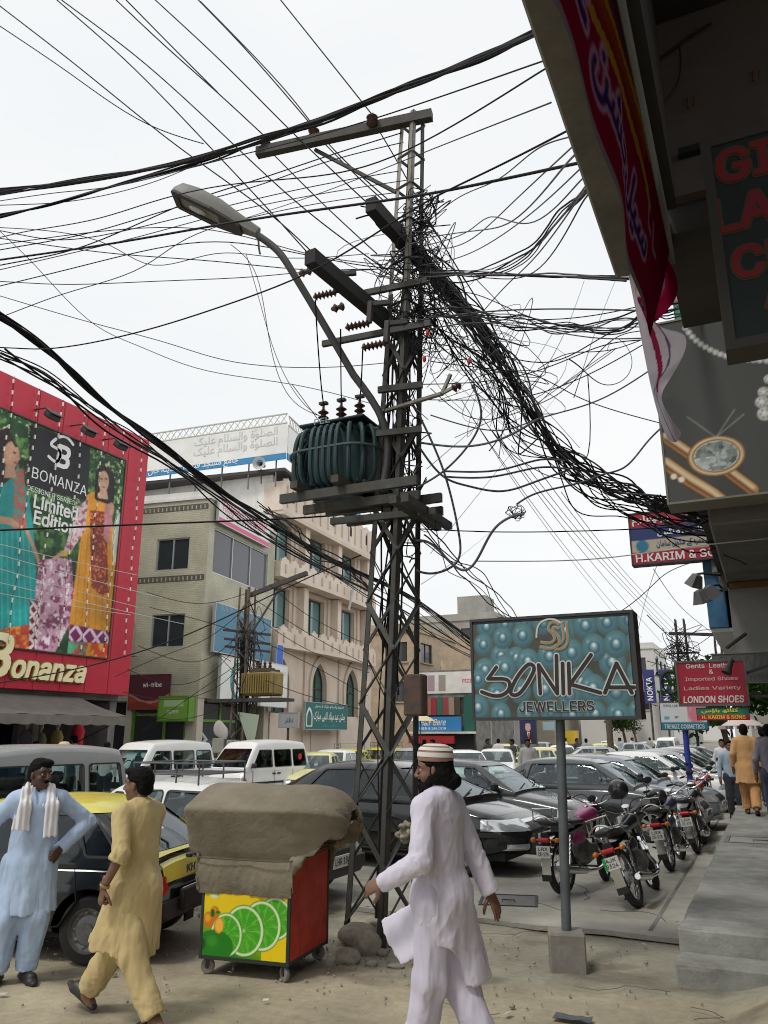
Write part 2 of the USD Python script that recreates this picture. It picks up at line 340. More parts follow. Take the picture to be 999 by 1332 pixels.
# near ground: trodden dust, sand and worn concrete, each with its own outline
nx, ny = 330, 260
V, F = sheet(-10.5, 4.5, -3.0, 9.05, 0, nx, ny)
x, y = V[:, 0], V[:, 1]; Pn = V * 1.0
n1, n2 = meshkit.fbm(Pn * [0.55, 1.0, 1], 5, 3), meshkit.fbm(Pn * 3.0, 4, 9)
ramp_ = np.clip((x + 0.55) / 1.6, 0, 1) * np.clip((8.3 - y) / 1.3, 0, 1)
V[:, 2] = 0.035 * (n1 - 0.5) + 0.012 * (n2 - 0.5) + 1.0 * ramp_ ** 1.3 - 0.005
V[:, 2] += -0.03 * np.clip((x + 8.5) / -2, 0, 1)
sand, grey, dark = lin((160, 150, 127)), lin((143, 139, 122)), lin((96, 87, 72))
edge = 6.75 + 0.9 * (n1 - 0.5) + 0.18 * (x + 2); w1 = np.clip((y - edge) * 3.5 + 0.5, 0, 1)[:, None]
C_ = sand * (1 - w1) + grey * w1
C_ = C_ * (0.72 + 0.56 * n2[:, None]) * (0.8 + 0.4 * n1[:, None])
n3 = meshkit.fbm(Pn * [1.3, 2.6, 1] + 40, 4, 21); st = np.clip((n3 - 0.62) * 7, 0, 1)[:, None] * 0.6; C_ = C_ * (1 - st) + dark * st
oil = np.clip((meshkit.fbm(Pn * 0.8 + 70, 3, 5) - 0.55) * 6, 0, 1)[:, None] * np.clip((-4.0 - x) * 1.2, 0, 1)[:, None] * 0.6; C_ = C_ * (1 - oil) + lin((82, 77, 68)) * oil
tr = np.zeros(len(V))
for c0, am in ((5.35, .5), (5.75, .4), (6.55, .45)): tr += am * np.exp(-((y - c0 - .12 * np.sin(x * .5 + c0) - .05 * (x + 3)) / .07) ** 2) * np.clip(n2 * 2 - .5, 0, 1)
C_ = C_ * (1 - .3 * np.clip(tr, 0, 1))[:, None]
ground_mat = mat('trodden_ground', (1, 1, 1), 0.93, vcol=True, var=(14, 0.16), bump=(55, 0.55, 0.008))
put('ground', (V, F), ground_mat, kind='structure', smooth=True, col=C_)
# worn concrete parking strip with its broken front edge
padc = mat('worn_concrete_pad', (0.39, 0.375, 0.32), 0.88, var=(0.9, 0.25), bump=(30, 0.5, 0.01), dirt=(0.8, (0.19, 0.175, 0.15), 0.7))
fx = np.linspace(-9.6, -0.9, 60); fy = 8.75 + 0.16 * (meshkit.fbm(np.stack([fx * 1.7, fx * 0, fx * 0], 1), 3, 4) - 0.5) + 0.05 * fx * 0
pad = Polygon(list(zip(fx, fy)) + [(-0.9, 60), (-8.2, 60), (-8.8, 12)])
put('parking_pavement', letters(pad, np.eye(4), 0.045).mesh(), padc, kind='structure')
put('kerb_gutter', G().box((-1.32, 8.95, 0.0), (-1.28, 45, 0.049)).mesh(), concrete_dk, kind='structure')
# raised shop-front walkway with two steps
walk = mat('walkway_concrete', (0.28, 0.283, 0.255), 0.8, var=(1.6, 0.28), bump=(24, 0.6, 0.012), dirt=(1.5, (0.12, 0.112, 0.095), 0.8))
def worn_box(lo, hi, size, amp, seed):
    m = G().box(lo, hi, .022).mesh(); m.merge_vertices(); v, f = trimesh.remesh.subdivide_to_size(m.vertices, m.faces, size, max_iter=14); m = trimesh.Trimesh(v, f); n = meshkit.fbm(m.vertices * 5 + seed, 4, seed) - .5; e = np.clip(1 - np.abs(m.vertices[:, 2] - hi[2]) / .05, 0, 1) * np.clip(1 - np.abs(m.vertices[:, 0] - lo[0]) / .06, 0, 1) + np.clip(1 - np.abs(m.vertices[:, 1] - lo[1]) / .06, 0, 1) * np.clip(1 - np.abs(m.vertices[:, 2] - hi[2]) / .05, 0, 1)
    m.vertices += m.vertex_normals * (amp * n - .022 * e * np.clip(meshkit.fbm(m.vertices * 9 + seed, 3, 5) - .42, 0, 1) * 3)[:, None]; return m
put('walkway', worn_box((-0.9, 7.72, -0.05), (.6, 13.5, 0.35), .06, .012, 1), walk, kind='structure', smooth=50)
put('walkway_far', G().box((-0.9, 13.503, -0.05), (1.6, 60, 0.35), 0.018).box((.603, 7.72, -.05), (1.6, 13.5, .35)).mesh(), walk, kind='structure')
put('walkway_step', worn_box((-0.9, 7.36, -0.05), (1.6, 7.715, 0.17), .06, .014, 4), walk, kind='structure', smooth=50)
t = thing('manhole_cover', 'flat square steel cover let into the raised walkway', 'manhole cover', (-0.33, 14.2, 0.352))
put('frame', G().prism(sbox(-.5, -.42, .45, .42).difference(sbox(-.44, -.36, .39, .36)), 0.01).mesh(), concrete_dk, t); put('lid', G().box((-.43, -.35, 0), (.38, .35, 0.006)).mesh(), concrete, t)
put('handle', G().tube([(-.1, -.2, .004), (-.1, -.2, .03), (.1, -.2, .03), (.1, -.2, .004)], .008, 6).mesh(), dark_metal, t)
t = thing('manhole_cover', 'rusty square steel cover in the parking strip beyond the white robed man', 'manhole cover', tuple(at_z(662, 1172, 0.04)[:2]) + (0.042,), 0.25)
put('frame', G().prism(sbox(-.33, -.33, .33, .33).difference(sbox(-.3, -.3, .3, .3)), 0.014).mesh(), dark_metal, t); put('lid', G().box((-.295, -.295, 0), (.295, .295, 0.008)).mesh(), concrete_dk, t)
put('handle', G().tube([(-.07, -.1, .006), (-.07, -.1, .03), (.07, -.1, .03), (.07, -.1, .006)], .007, 6).mesh(), dark_metal, t)
crk = mat('dark_crack', (.07, .063, .055), .95); g = G(); q_ = np.random.default_rng(77)
for x, y, a, L in [(-2.9, 8.2, .2, 1.3), (-1.6, 6.9, -.1, .8), (-4.6, 7.9, .5, .9), (-2.2, 10.2, 1.3, 1.4), (-3.3, 9.6, .1, 1.5), (-1.2, 9.4, 1.9, 1.0), (-.7, 6.5, .9, .5), (-2.6, 6.1, .05, .7), (-5.2, 6.3, .3, .6)]:
    p = [A([x, y])]
    for k in range(9): p.append(p[-1] + L / 9 * A([math.cos(a), math.sin(a)])); a += q_.normal(0, .5)
    z = .0465 if y > 9.0 else .024; g.prism(LineString(p).buffer(.0022 + .0025 * q_.random()), .002, np.array([[1, 0, 0, 0], [0, 1, 0, 0], [0, 0, 1, z], [0, 0, 0, 1.0]]))
put('pavement_cracks', g.mesh(), crk, label='dark cracks in the worn paving and trodden ground', cat='cracks', kind='stuff')
g = G()
for k in range(46):
    x, y = q_.uniform(-6, .2), q_.uniform(4.6, 9.5); s_ = q_.uniform(.012, .035); m = trimesh.creation.box((s_ * 2, s_ * q_.uniform(.7, 1.6), .003)); m.apply_transform(trimesh.transformations.euler_matrix(q_.normal(0, .15), q_.normal(0, .15), q_.uniform(0, 6))); m.apply_translation((x, y, .03 if y < 8.6 else .053)); g.add(m)
put('litter_scraps', g.mesh(), mat('paper_litter', (.5, .48, .42), .8, var=(9, .4)), label='small scraps of paper and dry leaf strewn on the ground', cat='litter', kind='stuff')
# litter of small stones and grit
g = G()
for i in range(700):
    x, y = rng.uniform(-6.5, 0.6), 4.2 + 4.3 * rng.random() ** 0.8
    if rng.random() < .35: x, y = rng.normal(-3.5, .6), rng.normal(7.3, .5)
    r = rng.uniform(.004, .014) * (1 + 1.2 * (rng.random() < .06)); m = trimesh.creation.icosphere(0, r); m.vertices *= rng.uniform(.6, 1.3, 3); m.apply_translation((x, y, 0.012 + r * .3)); g.add(m)
put('gravel', g.mesh(), mat('grit', (0.30, 0.27, 0.22), 0.95, var=(30, 0.4)), label='small stones and grit scattered over the dusty ground', cat='gravel', kind='stuff')
for k, (px, py, s, lab) in enumerate([(285, 1330, .14, 'crumpled dark rag lying on the dust at the lower edge'), (258, 1305, .07, 'scrap of brown paper on the dusty ground')]):
    pass
c = at_z(745, 1327, 0.01); xx, yy = np.meshgrid(np.linspace(-1, 1, 14), np.linspace(-1, 1, 10)); P = np.stack([xx.ravel() * .13, yy.ravel() * .06, 0.03 * meshkit.fbm(np.stack([xx.ravel() * 2, yy.ravel() * 2, 0 * xx.ravel()], 1), 3, 8)], 1) + c
_, Fq = sheet(0, 1, 0, 1, 0, 14, 10)
put('paper_scrap', (P, Fq), mat('dark_scrap', (0.09, 0.1, 0.11), 0.7), label='crumpled dark scrap of paper on the dust below the pearl sign', cat='litter')
# stones heaped at the foot of the pylon
stone = mat('pale_stone', (0.34, 0.31, 0.25), 0.95, var=(9, 0.3), bump=(25, 0.7, 0.01), dirt=(6, (0.17, 0.15, 0.11), 0.6))
def rock(px, py, r, sq, seed, name, label):
    c = at_z(px, py, 0.0); m = trimesh.creation.icosphere(3, 1.0); n = meshkit.fbm(m.vertices * 1.4 + seed * 7, 4, seed)
    m.vertices *= (0.72 + 0.55 * n)[:, None]; m.vertices *= A([r, r * .8, r * sq]); m.vertices[:, 2] = np.maximum(m.vertices[:, 2], -r * sq * .75)
    m.apply_translation((c[0], c[1], r * sq * .62)); put(name, m, stone, smooth=40, label=label, cat='rock', group='stones heaped at the foot of the pylon')
for a in [(478, 1240, .13, .95, 1, 'roundish pale boulder in front of the stone heap'), (453, 1252, .115, .6, 2, 'flat brown stone at the left of the heap'), (466, 1228, .19, .62, 3, 'broad mossy stone topping the back of the heap'), (490, 1222, .14, .8, 4, 'grey stone behind the round boulder, against the pylon leg'),
          (498, 1243, .05, .7, 5, 'small pale chip of stone right of the boulder'), (484, 1256, .05, .5, 6, 'small flat chip in front of the round boulder'), (444, 1245, .05, .8, 7, 'tiny reddish stone beyond the flat brown one'), (515, 1258, .075, .25, 8, 'thin slab of stone lying right of the heap')]:
    rock(*a[:5], 'stone', a[5])

# ---------------------------------------------------------------- helpers for buildings
def window(parent, M, a0, b0, a1, b1, glassm=win_dark, framem=None, nm=2, nh=0, fw=0.06, depth=-0.1, name='window', arch=None):
    """A framed window in the facade frame M (along, up, out): frame > pane."""
    framem = framem or dark_metal
    out = Polygon(arch) if arch is not None else sbox(a0, b0, a1, b1)
    inn = out.buffer(-fw, join_style=2); fr = out.difference(inn)
    for k in range(1, nm): x = a0 + (a1 - a0) * k / nm; fr = fr.union(sbox(x - fw / 2, b0, x + fw / 2, b1).intersection(out))
    for k in range(1, nh + 1): y = b0 + (b1 - b0) * k / (nh + 1); fr = fr.union(sbox(a0, y - fw / 2, a1, y + fw / 2).intersection(out))
    D = np.eye(4); D[2, 3] = depth
    f = put(name, letters(fr, M @ D, 0.06).mesh(), framem, parent, world=True)
    for pc in getattr(inn.difference(fr), 'geoms', [inn.difference(fr)]):
        if pc.area > 1e-3:
            D2 = np.eye(4); D2[2, 3] = depth - 0.01; put('pane', letters(pc, M @ D2, 0.02).mesh(), glassm, f, world=True)
    return f
def board(name, label, cat, M, w, h, d, face, frame_m=None, rim=0.03, print_=None, group=None, txt=(), face_name='panel'):
    """A sign board standing in the frame M at its lower left corner. txt: (shape, material, lift)."""
    t = thing(name, label, cat, tuple(M[:3, 3] + M[:3, 0] * w / 2), 0, group)
    B = M.copy(); B[:3, 3] -= M[:3, 2] * d
    put('case', letters(sbox(0, 0, w, h).difference(sbox(rim, rim, w - rim, h - rim)), B, d + 0.012).mesh(), frame_m or dark_metal, t, world=True)
    put('back', letters(sbox(rim, rim, w - rim, h - rim), B, d - 0.008).mesh(), frame_m or dark_metal, t, world=True)
    F_ = M.copy(); F_[:3, 3] += M[:3, 2] * 0.002
    if print_ is not None: print_.put('printed_face', F_, t)
    elif face is not None: put(face_name, letters(sbox(rim, rim, w - rim, h - rim), M @ np.diag([1, 1, 1, 1.0]), 0.002).mesh(), face, t, world=True)
    for s, m, lift in txt:
        K = M.copy(); K[:3, 3] += M[:3, 2] * (0.003 + lift); put('lettering', letters(s, K, 0.003).mesh(), m, t, world=True)
    return t
def block(name, label, x0, x1, y0, y1, h, m, wx=(), wy=(), glassm=win_dark, group=None, parapet=0.5, sill=True):
    """A plain flat-roofed building; wx: windows on its street side (y, z, w, h), wy: on the side that faces down the street towards -y (x, z, w, h)."""
    t = thing(name, label, 'building', ((x0 + x1) / 2, (y0 + y1) / 2, 0), 0, group)
    g = G()
    Mx_ = face_frame((x1, 0, 0), (0, 1, 0), (0, 0, 1)); My_ = face_frame((0, y0, 0), (1, 0, 0), (0, 0, 1))
    hx = unary_union([sbox(a, b, a + w, b + q) for a, b, w, q in wx]) if wx else Polygon(); hy = unary_union([sbox(a, b, a + w, b + q) for a, b, w, q in wy]) if wy else Polygon()
    D = np.eye(4); D[2, 3] = -0.3
    put('wall', G().prism(sbox(y0, 0, y1, h).difference(hx), 0.3, Mx_ @ D).prism(sbox(x0, 0, x1 - 0.302, h).difference(hy), 0.3, My_ @ D).box((x0, y0 + 0.302, 0), (x1 - 0.6, y1, h - 0.02)).mesh(), m, t, world=True)
    put('roof', G().box((x0 - .12, y0 - .12, h), (x1 + .12, y1, h + .18)).box((x0, y0, h + .18), (x1, y0 + .12, h + .18 + parapet)).box((x1 - .12, y0 + .123, h + .18), (x1, y1, h + .18 + parapet)).mesh(), m, t, world=True)
    for MM, W in ((Mx_, wx), (My_, wy)):
        for a, b, w, q in W:
            f = window(t, MM, a, b, a + w, b + q, glassm, depth=-0.16)
            if sill: put('sill', G().prism(sbox(a - .1, b - .1, a + w + .1, b - .003), 0.1, MM).mesh(), m, t, world=True)
    return t
# ================================================================ LEFT SIDE OF THE STREET
# ---- red fashion shop with its great hoarding
XB = -19.5
t = thing('fashion_shop', 'shop building faced with a great red hoarding over a dark display front', 'building', (XB - 4, 14, 0))
put('wall', G().box((XB - 9, 4, 3.0), (XB - .35, 21.2, 12.2)).box((XB - 9, 20.9, 0), (XB - .4, 21.2, 3)).box((XB - 1, 17.85, 0), (XB - .4, 18.05, 3)).mesh(), concrete_dk, t, world=True)
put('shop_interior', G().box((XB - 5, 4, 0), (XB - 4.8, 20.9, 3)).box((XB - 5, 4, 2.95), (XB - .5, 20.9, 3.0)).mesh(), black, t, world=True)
for k, yy in enumerate(np.arange(10.3, 21.3, 1.0)):                       # cladding panels with recessed joints
    put('panel', G().box((XB - .3, yy, 3.18), (XB, min(yy + .985, 21.28), 12.33), .01).mesh(), red_paint, t, world=True)
put('backing', G().box((XB - .35, 10.3, 3.2), (XB - .05, 21.26, 12.3)).mesh(), mat('red_joint', (.2, .008, .02), .6), t, world=True)
g = G()
shp = affinity.translate(text('Bonanza', 0.72, bold=0.05, shear=0.22, stretch=1.18), 0, 0)
yl = at_x(0, 890, XB)[1]; y1_ = at_x(108, 893, XB)[1]
shp = fit(text('Bonanza', 1, bold=0.05, shear=0.2), yl - 0.55, 3.45, w=y1_ - yl + 0.55)
big = fit(text('B', 1, bold=0.045, shear=0.15), yl - 0.75, 3.45, h=1.25)
rest = fit(text('onanza', 1, bold=0.05, shear=0.2), yl + .25, 3.47, w=y1_ - yl - .25)
Mb = face_frame((XB, 0, 0), (0, 1, 0), (0, 0, 1)); Ms1 = Mb.copy(); Ms1[0, 3] += .003
put('letter_edge', letters(unary_union([big, rest]).buffer(.035), Ms1, .05).mesh(), mat('letter_edge', (.25, .12, .02), .6), t, world=True); Ms1 = Ms1.copy(); Ms1[0, 3] += .052
put('lettering', letters(unary_union([big, rest]), Ms1, .04).mesh(), cream_letter, t, world=True)
# printed poster on the hoarding
def PU(px, py): p = at_x(px, py, XB); return (p[1] - 12.8, p[2] - 4.33)
def PP(*pts): return [PU(*p) for p in pts]
pr = Print(20.12 - 12.8, 11.17 - 4.33, 0.033, (30, 62, 34))
f1, f2 = pr.fbm(2.2, 3), pr.fbm(6, 8); pr.c = pr.c * (0.35 + 1.3 * f1[:, None]); pr.ink(np.clip((f2 - .52) * 5, 0, 1) * np.clip(.3 + pr.v / 6, 0, 1), (96, 140, 70)); pr.ink(np.clip((pr.fbm(9, 31) - .6) * 6, 0, 1) * (pr.v > 4.5), (190, 205, 150))
pr.ink(np.clip((pr.fbm(3, 77) - .5) * 5, 0, 1) * (pr.v < 3.2) * .8, (18, 34, 20))
pr.shape(PP((38, 553), (117, 578), (113, 652), (35, 633)), (26, 26, 30))
# model in turquoise, left; only a plain figure in a printed dress
skin = (196, 150, 122)
pr.shape(R(PP((-40, 620), (20, 600), (36, 640), (44, 700), (48, 800), (40, 850), (-60, 850)), .1), (26, 150, 146)); 
for k in range(9): pr.line(PP((-20 + 7 * k, 690), (-22 + 8 * k, 845)), .05, (74, 186, 176), .7)
pr.shape(PP((18, 606), (30, 612), (34, 690), (16, 690)), (190, 100, 84)); pr.ink(np.clip((pr.fbm(14, 5) - .5) * 8, 0, 1) * pr.shape(PP((17, 606), (31, 612), (34, 690), (16, 690)), (190, 100, 84), 0.4), (70, 150, 140))
pr.shape(PP((-2, 560), (10, 556), (18, 572), (24, 600), (14, 622), (-10, 640)), (40, 28, 24)); pr.ell(*PU(14, 592), .28, .42, skin); pr.shape(PP((6, 606), (18, 606), (20, 622), (4, 622)), skin)
pr.line(PP((4, 575), (14, 570), (20, 580)), .1, (40, 28, 24)); pr.ell(*PU(18, 589), .05, .03, (50, 35, 30)); pr.ell(*PU(19, 602), .07, .03, (150, 60, 60))
pr.line(PP((0, 676), (12, 678), (20, 684)), .22, skin); pr.line(PP((34, 690), (46, 720), (52, 740)), .13, skin)
m = pr.shape(PP((2, 818), (42, 812), (40, 848), (0, 845)), (205, 70, 40)); pr.ink(m * np.clip((pr.fbm(7, 61) - .5) * 9, 0, 1), (230, 150, 60))
# printed shawl between the models
m = pr.shape(R(PP((50, 728), (92, 726), (96, 800), (70, 850), (46, 845), (44, 780)), .1), (196, 150, 168)); pr.ink(m * np.clip((pr.fbm(5, 15) - .5) * 9, 0, 1), (128, 60, 92)); pr.ink(m * np.clip((pr.fbm(8, 25) - .57) * 9, 0, 1), (226, 214, 220))
m = pr.shape(PP((38, 780), (52, 790), (46, 850), (36, 850)), (120, 40, 50)); pr.ink(m * ((np.abs((pr.u * 3 + pr.v * 3) % 1 - .5) < .18) | (np.abs((pr.u * 3 - pr.v * 3) % 1 - .5) < .18)), (225, 205, 205))
# model in the orange dress, right
pr.shape(R(PP((112, 644), (128, 636), (142, 648), (150, 720), (153, 790), (148, 830), (88, 822), (96, 760), (104, 700)), .08), (216, 148, 38))
for k in range(6): pr.line(PP((106 + 7 * k, 700), (96 + 9 * k, 818)), .04, (186, 118, 22), .7)
m = pr.shape(PP((116, 664), (138, 666), (140, 770), (132, 776), (118, 764)), (128, 46, 34)); pr.ink(m * np.clip((pr.fbm(15, 45) - .55) * 8, 0, 1), (205, 120, 60))
m = pr.shape(PP((100, 660), (114, 648), (110, 690), (88, 722), (82, 716)), (205, 178, 180)); pr.ink(m * np.clip((pr.fbm(9, 51) - .5) * 8, 0, 1), (150, 80, 100)); pr.ell(*PU(82, 720), .16, .09, (226, 180, 40)); pr.line(PP((80, 720), (68, 728)), .12, skin)
m = pr.shape(PP((136, 650), (146, 668), (140, 708), (134, 700)), (180, 120, 130)); pr.ell(*PU(144, 662), .14, .22, skin)
pr.shape(R(PP((124, 612), (136, 606), (147, 618), (148, 650), (140, 656), (122, 650)), .12), (34, 24, 22)); pr.ell(*PU(134, 626), .24, .36, (214, 170, 140)); pr.shape(PP((130, 636), (138, 638), (140, 650), (126, 648)), (210, 165, 135))
for dx in (-3, 3): pr.ell(*PU(134 + dx, 623), .05, .025, (50, 36, 30))
pr.ell(*PU(134, 634), .07, .025, (170, 70, 70)); pr.line(PP((124, 640), (126, 612), (135, 607), (146, 618), (147, 640)), .1, (34, 24, 22))
m = pr.shape(PP((90, 812), (150, 824), (150, 838), (88, 834)), (120, 30, 92)); pr.ink(m * ((np.abs((pr.u * 1.7 + pr.v * 1.7) % 1 - .5) < .12) | (np.abs((pr.u * 1.7 - pr.v * 1.7) % 1 - .5) < .12)), (235, 200, 225))
m = pr.shape(PP((88, 834), (112, 836), (112, 858), (86, 856)), (90, 170, 130)); pr.ink(m * np.clip((pr.fbm(6, 3) - .5) * 9, 0, 1), (200, 70, 60))
m = pr.shape(PP((112, 836), (149, 838), (142, 860), (110, 858)), (206, 70, 30)); pr.ink(m * np.clip((pr.fbm(6, 93) - .5) * 9, 0, 1), (235, 160, 40)); pr.ell(*PU(152, 700), .25, .9, (225, 225, 220), .8)
pr.c *= (.72 + .56 * pr.fbm(1.1, 19))[:, None] * (.9 + .2 * pr.fbm(16, 23))[:, None]
pr.put('poster', face_frame((XB + .03, 12.8, 4.33), (0, 1, 0), (0, 0, 1)), t)
put('poster_frame', G().prism(sbox(12.76, 4.29, 20.16, 11.21).difference(sbox(12.8, 4.33, 20.12, 11.17)), .06, Mb).mesh(), dark_metal, t, world=True)
Mp = face_frame((XB + .034, 12.8, 4.33), (0, 1, 0), (0, 0, 1))
def ptxt(s, p0, p1, bold=0, **k):
    a, b = PU(*p0), PU(*p1); return fit(text(s, 1, bold, **k), a[0], min(a[1], a[1]), w=b[0] - a[0])
put('lettering', letters(unary_union([ptxt('BONANZA', (40, 621), (112, 640), .0), ptxt('Limited', (42, 660), (100, 672), .035), ptxt('Edition', (42, 681), (97, 692), .035), ptxt('DESIGNER SERIES', (34, 637), (97, 650)), ptxt('B', (70, 606), (89, 610), .05, shear=.1)]), Mp, .003).mesh(), white_letter, t, world=True)
a, b = PU(78, 604), PU(88, 600)
put('emblem', letters(unary_union([LineString(spline([(a[0] - .3, a[1] + .75), (a[0] - .45, a[1] + .5), (a[0] - .1, a[1] + .4), (a[0] - .15, a[1] + .05), (a[0] - .5, a[1] + .1)], 30)).buffer(.05), LineString(spline([(a[0] - .2, a[1] + .85), (a[0] + .1, a[1] + .95), (a[0] + .4, a[1] + .8)], 20)).buffer(.05)]), Mp, .003).mesh(), white_letter, t, world=True)
# chains of small lamps hung down the hoarding
lampw = mat('lamp_plastic', (.75, .7, .62), .4)
for k, yy in enumerate(np.arange(15.2, 21.2, .93)):
    s = thing('lamp_chain', f'{ORD[6 - k]} chain of little white lamps from the right end of the red hoarding', 'string lights', (XB + .12, yy, 12.3), 0, 'lamp chains down the red hoarding')
    z = np.linspace(12.3, 4.4, 30); wob = .04 * np.sin(z * 3 + k)
    put('cable', G().tube(np.stack([np.full(30, XB + .12), yy + wob, z], 1), .008, 4).mesh(), black, s, world=True)
    g = G()
    for zz in np.arange(4.5, 12.2, .36): g.box((XB + .1, yy + .04 * math.sin(zz * 3 + k) - .02, zz), (XB + .14, yy + .04 * math.sin(zz * 3 + k) + .02, zz + .13))
    put('lamp', g.mesh(), lampw, s, world=True, kind='stuff')
for px, py in [(68, 541), (115, 562), (157, 580)]:
    c = at_x(px, py, XB + .9); s = thing('floodlight', f'black floodlight on a thin arm over the fashion poster, {dict([(68, "left of the three"), (115, "middle of the three"), (157, "right of the three")])[px]}', 'floodlight', c, 0, 'floodlights over the fashion poster')
    put('arm', G().tube([(XB, c[1] + .1, c[2] + .4), (XB + .5, c[1] + .05, c[2] + .35), c + [0, 0, .15]], .025, 6).mesh(), dark_metal, s, world=True)
    M_ = np.eye(4); M_[:3, :3] = A([[.8, 0, .6], [0, 1, 0], [-.6, 0, .8]]); M_[:3, 3] = c
    put('housing', G().add(G().box((-.16, -.22, -.1), (.16, .22, .1), .04).mesh(), M_).mesh(), dark_metal, s, world=True); put('visor', G().add(G().box((-.2, -.24, .1), (.2, .24, .13)).mesh(), M_).mesh(), dark_metal, s, world=True)
# cloth awning over the display front
aw = mat('awning_cloth', (.17, .155, .135), .9, var=(3, .2))
s = thing('awning', 'faded brown cloth awning with scalloped edge below the red hoarding', 'awning', (XB + 1, 16, 2.8))
yy = np.linspace(9, 19.3, 90); uu = np.linspace(0, 1, 9); Y_, U_ = np.meshgrid(yy, uu)
V = np.stack([XB - .2 + 2.1 * U_, Y_, 3.05 - .62 * U_ - .05 * np.sin(U_ * 3.1) + .02 * np.sin(Y_ * 5) * U_], -1).reshape(-1, 3); _, F = sheet(0, 1, 0, 1, 0, 90, 9)
g = G().add((V, F)); V2 = V + [0, 0, -.02]; g.add((V2, F[:, ::-1]))
put('cover', g.mesh(), aw, s, smooth=40, world=True)
V = np.stack([np.full(180, XB + 1.905), np.repeat(yy, 2), np.where(np.arange(180) % 2, 2.43, 2.2 - .04 * np.abs(np.sin(np.repeat(yy, 2) * 6)))], 1); i = np.arange(89) * 2
put('valance', (np.vstack([V, V + [.015, 0, 0]]), np.vstack([np.stack([i, i + 2, i + 3], 1), np.stack([i, i + 3, i + 1], 1), np.stack([i + 180, i + 183, i + 182], 1), np.stack([i + 180, i + 181, i + 183], 1)])), aw, s, world=True)
put('strut', G().bar((XB - .2, 19.2, 1.6), (XB + 1.85, 19.2, 2.4), .03).mesh(), dark_metal, s, world=True)
# display dummies
def dummy(px, py, X, col, nm, lab):
    c = at_x(px, py, X); s = thing('mannequin', lab, 'mannequin', (c[0], c[1], 0), 0, 'dummies in the fashion shop front')
    z = c[2]
    put('head', G().ball((0, 0, z - .12), (.09, .08, .13)).lathe([(.0, z - .32), (.05, z - .32), (.045, z - .2), (0, z - .2)], n=10).mesh(), mat('dummy_skin', (.45, .36, .27), .5), s, smooth=True)
    put('dress', G().lathe([(0, .5), (.27, .5), (.24, .8), (.17, z - .75), (.2, z - .5), (.12, z - .31), (.05, z - .29), (0, z - .29)], n=16).mesh(), mat(nm, col, .85), s, smooth=40)
    put('stand', G().lathe([(0, 0), (.2, 0), (.2, .02), (.02, .03), (.02, .52), (0, .52)], n=12).mesh(), dark_metal, s)
dummy(37, 936, XB - .6, (.12, .11, .12), 'dummy_dress_grey', 'display dummy in a dark dress, leftmost under the awning'); dummy(54, 940, XB - .6, (.2, .2, .12), 'dummy_dress_olive', 'display dummy in an olive dress between the dark and mustard ones')
dummy(76, 937, XB - .5, (.36, .26, .1), 'dummy_dress_mustard', 'display dummy in a mustard dress under the awning'); dummy(104, 930, XB - .5, (.5, .02, .03), 'dummy_dress_red', 'display dummy draped in bright red cloth, rightmost under the awning')

# ---- office house faced with small pale tiles (own frame: x out to the street, y along it)
AO, OO = math.radians(8.63), A([-20, 25.7, 0])
def FR(o, ang):
    c, s_ = math.cos(ang), math.sin(ang); return A(o), A([c, s_, 0]), A([-s_, c, 0])     # origin, outward, along
def plane_hit(px, py, o, n): d = ray(px, py); return EYE + d * (np.dot(o - EYE, n) / np.dot(d, n))
O, N_, T_ = FR(OO, AO)
tilem = usdkit.material(stage, '/World/Looks/small_tiles', {
    'tc': ('texture_coordinate', {}), 'sx': ('separate_xyz', {}), 'ad': ('math', {'math_type': 'add'}), 'cb': ('combine_xyz', {}),
    'br': ('brick_texture', {'scale': 1.0, 'brick_width': 0.22, 'row_height': 0.075, 'mortar_size': 0.008, 'color1': (.44, .42, .31), 'color2': (.50, .475, .36), 'mortar': (.33, .315, .25), 'bias': 0.0}),
    'n': ('noise_texture', {'scale': 0.7, 'detail': 6.0}), 'r': ('rgb_ramp', {'ramp': [(.3, (.72, .72, .7)), (.65, (1.08, 1.08, 1.06))]}), 'm': ('mix_color', {'blend_type': 'multiply', 'fac': 1.0}),
    'b': ('bump', {'strength': .4, 'distance': .01, 'invert': True}), 'p': ('principled_bsdf', {'roughness': .45})},
    [('tc.object', 'sx.vector'), ('sx.x', 'ad.value1'), ('sx.y', 'ad.value2'), ('ad.value', 'cb.x'), ('sx.z', 'cb.y'), ('cb.vector', 'br.vector'), ('tc.object', 'n.vector'), ('n.fac', 'r.fac'), ('br.color', 'm.a'), ('r.color', 'm.b'), ('m.result', 'p.base_color'), ('br.fac', 'b.height'), ('b.normal', 'p.normal')], surface='p.BSDF')
t = thing('office_building', 'three storey office house faced with small pale yellow tiles', 'building', OO, AO)
Mr = face_frame((0, 0, 0), (0, 1, 0), (0, 0, 1)); Ml = face_frame((0, 0, 0), (1, 0, 0), (0, 0, 1))    # local frames: street face, side face
def W_(M): K = np.eye(4); K[:3, 0], K[:3, 1], K[:3, 3] = N_, T_, O; return K @ M
def RL(px, py, off=0): p = plane_hit(px, py, O + N_ * off, N_); return ((p - O) @ T_, p[2])
def SL(px, py, off=0): p = plane_hit(px, py, O + T_ * off, T_); return ((p - O) @ N_, p[2])
rw, lw = [(.5, 8.35, 5.8, 10.25)], [(-2.37, 8.43, -.84, 9.78), (-2.33, 5.28, -.82, 6.62)]
D3 = np.eye(4); D3[2, 3] = -.3
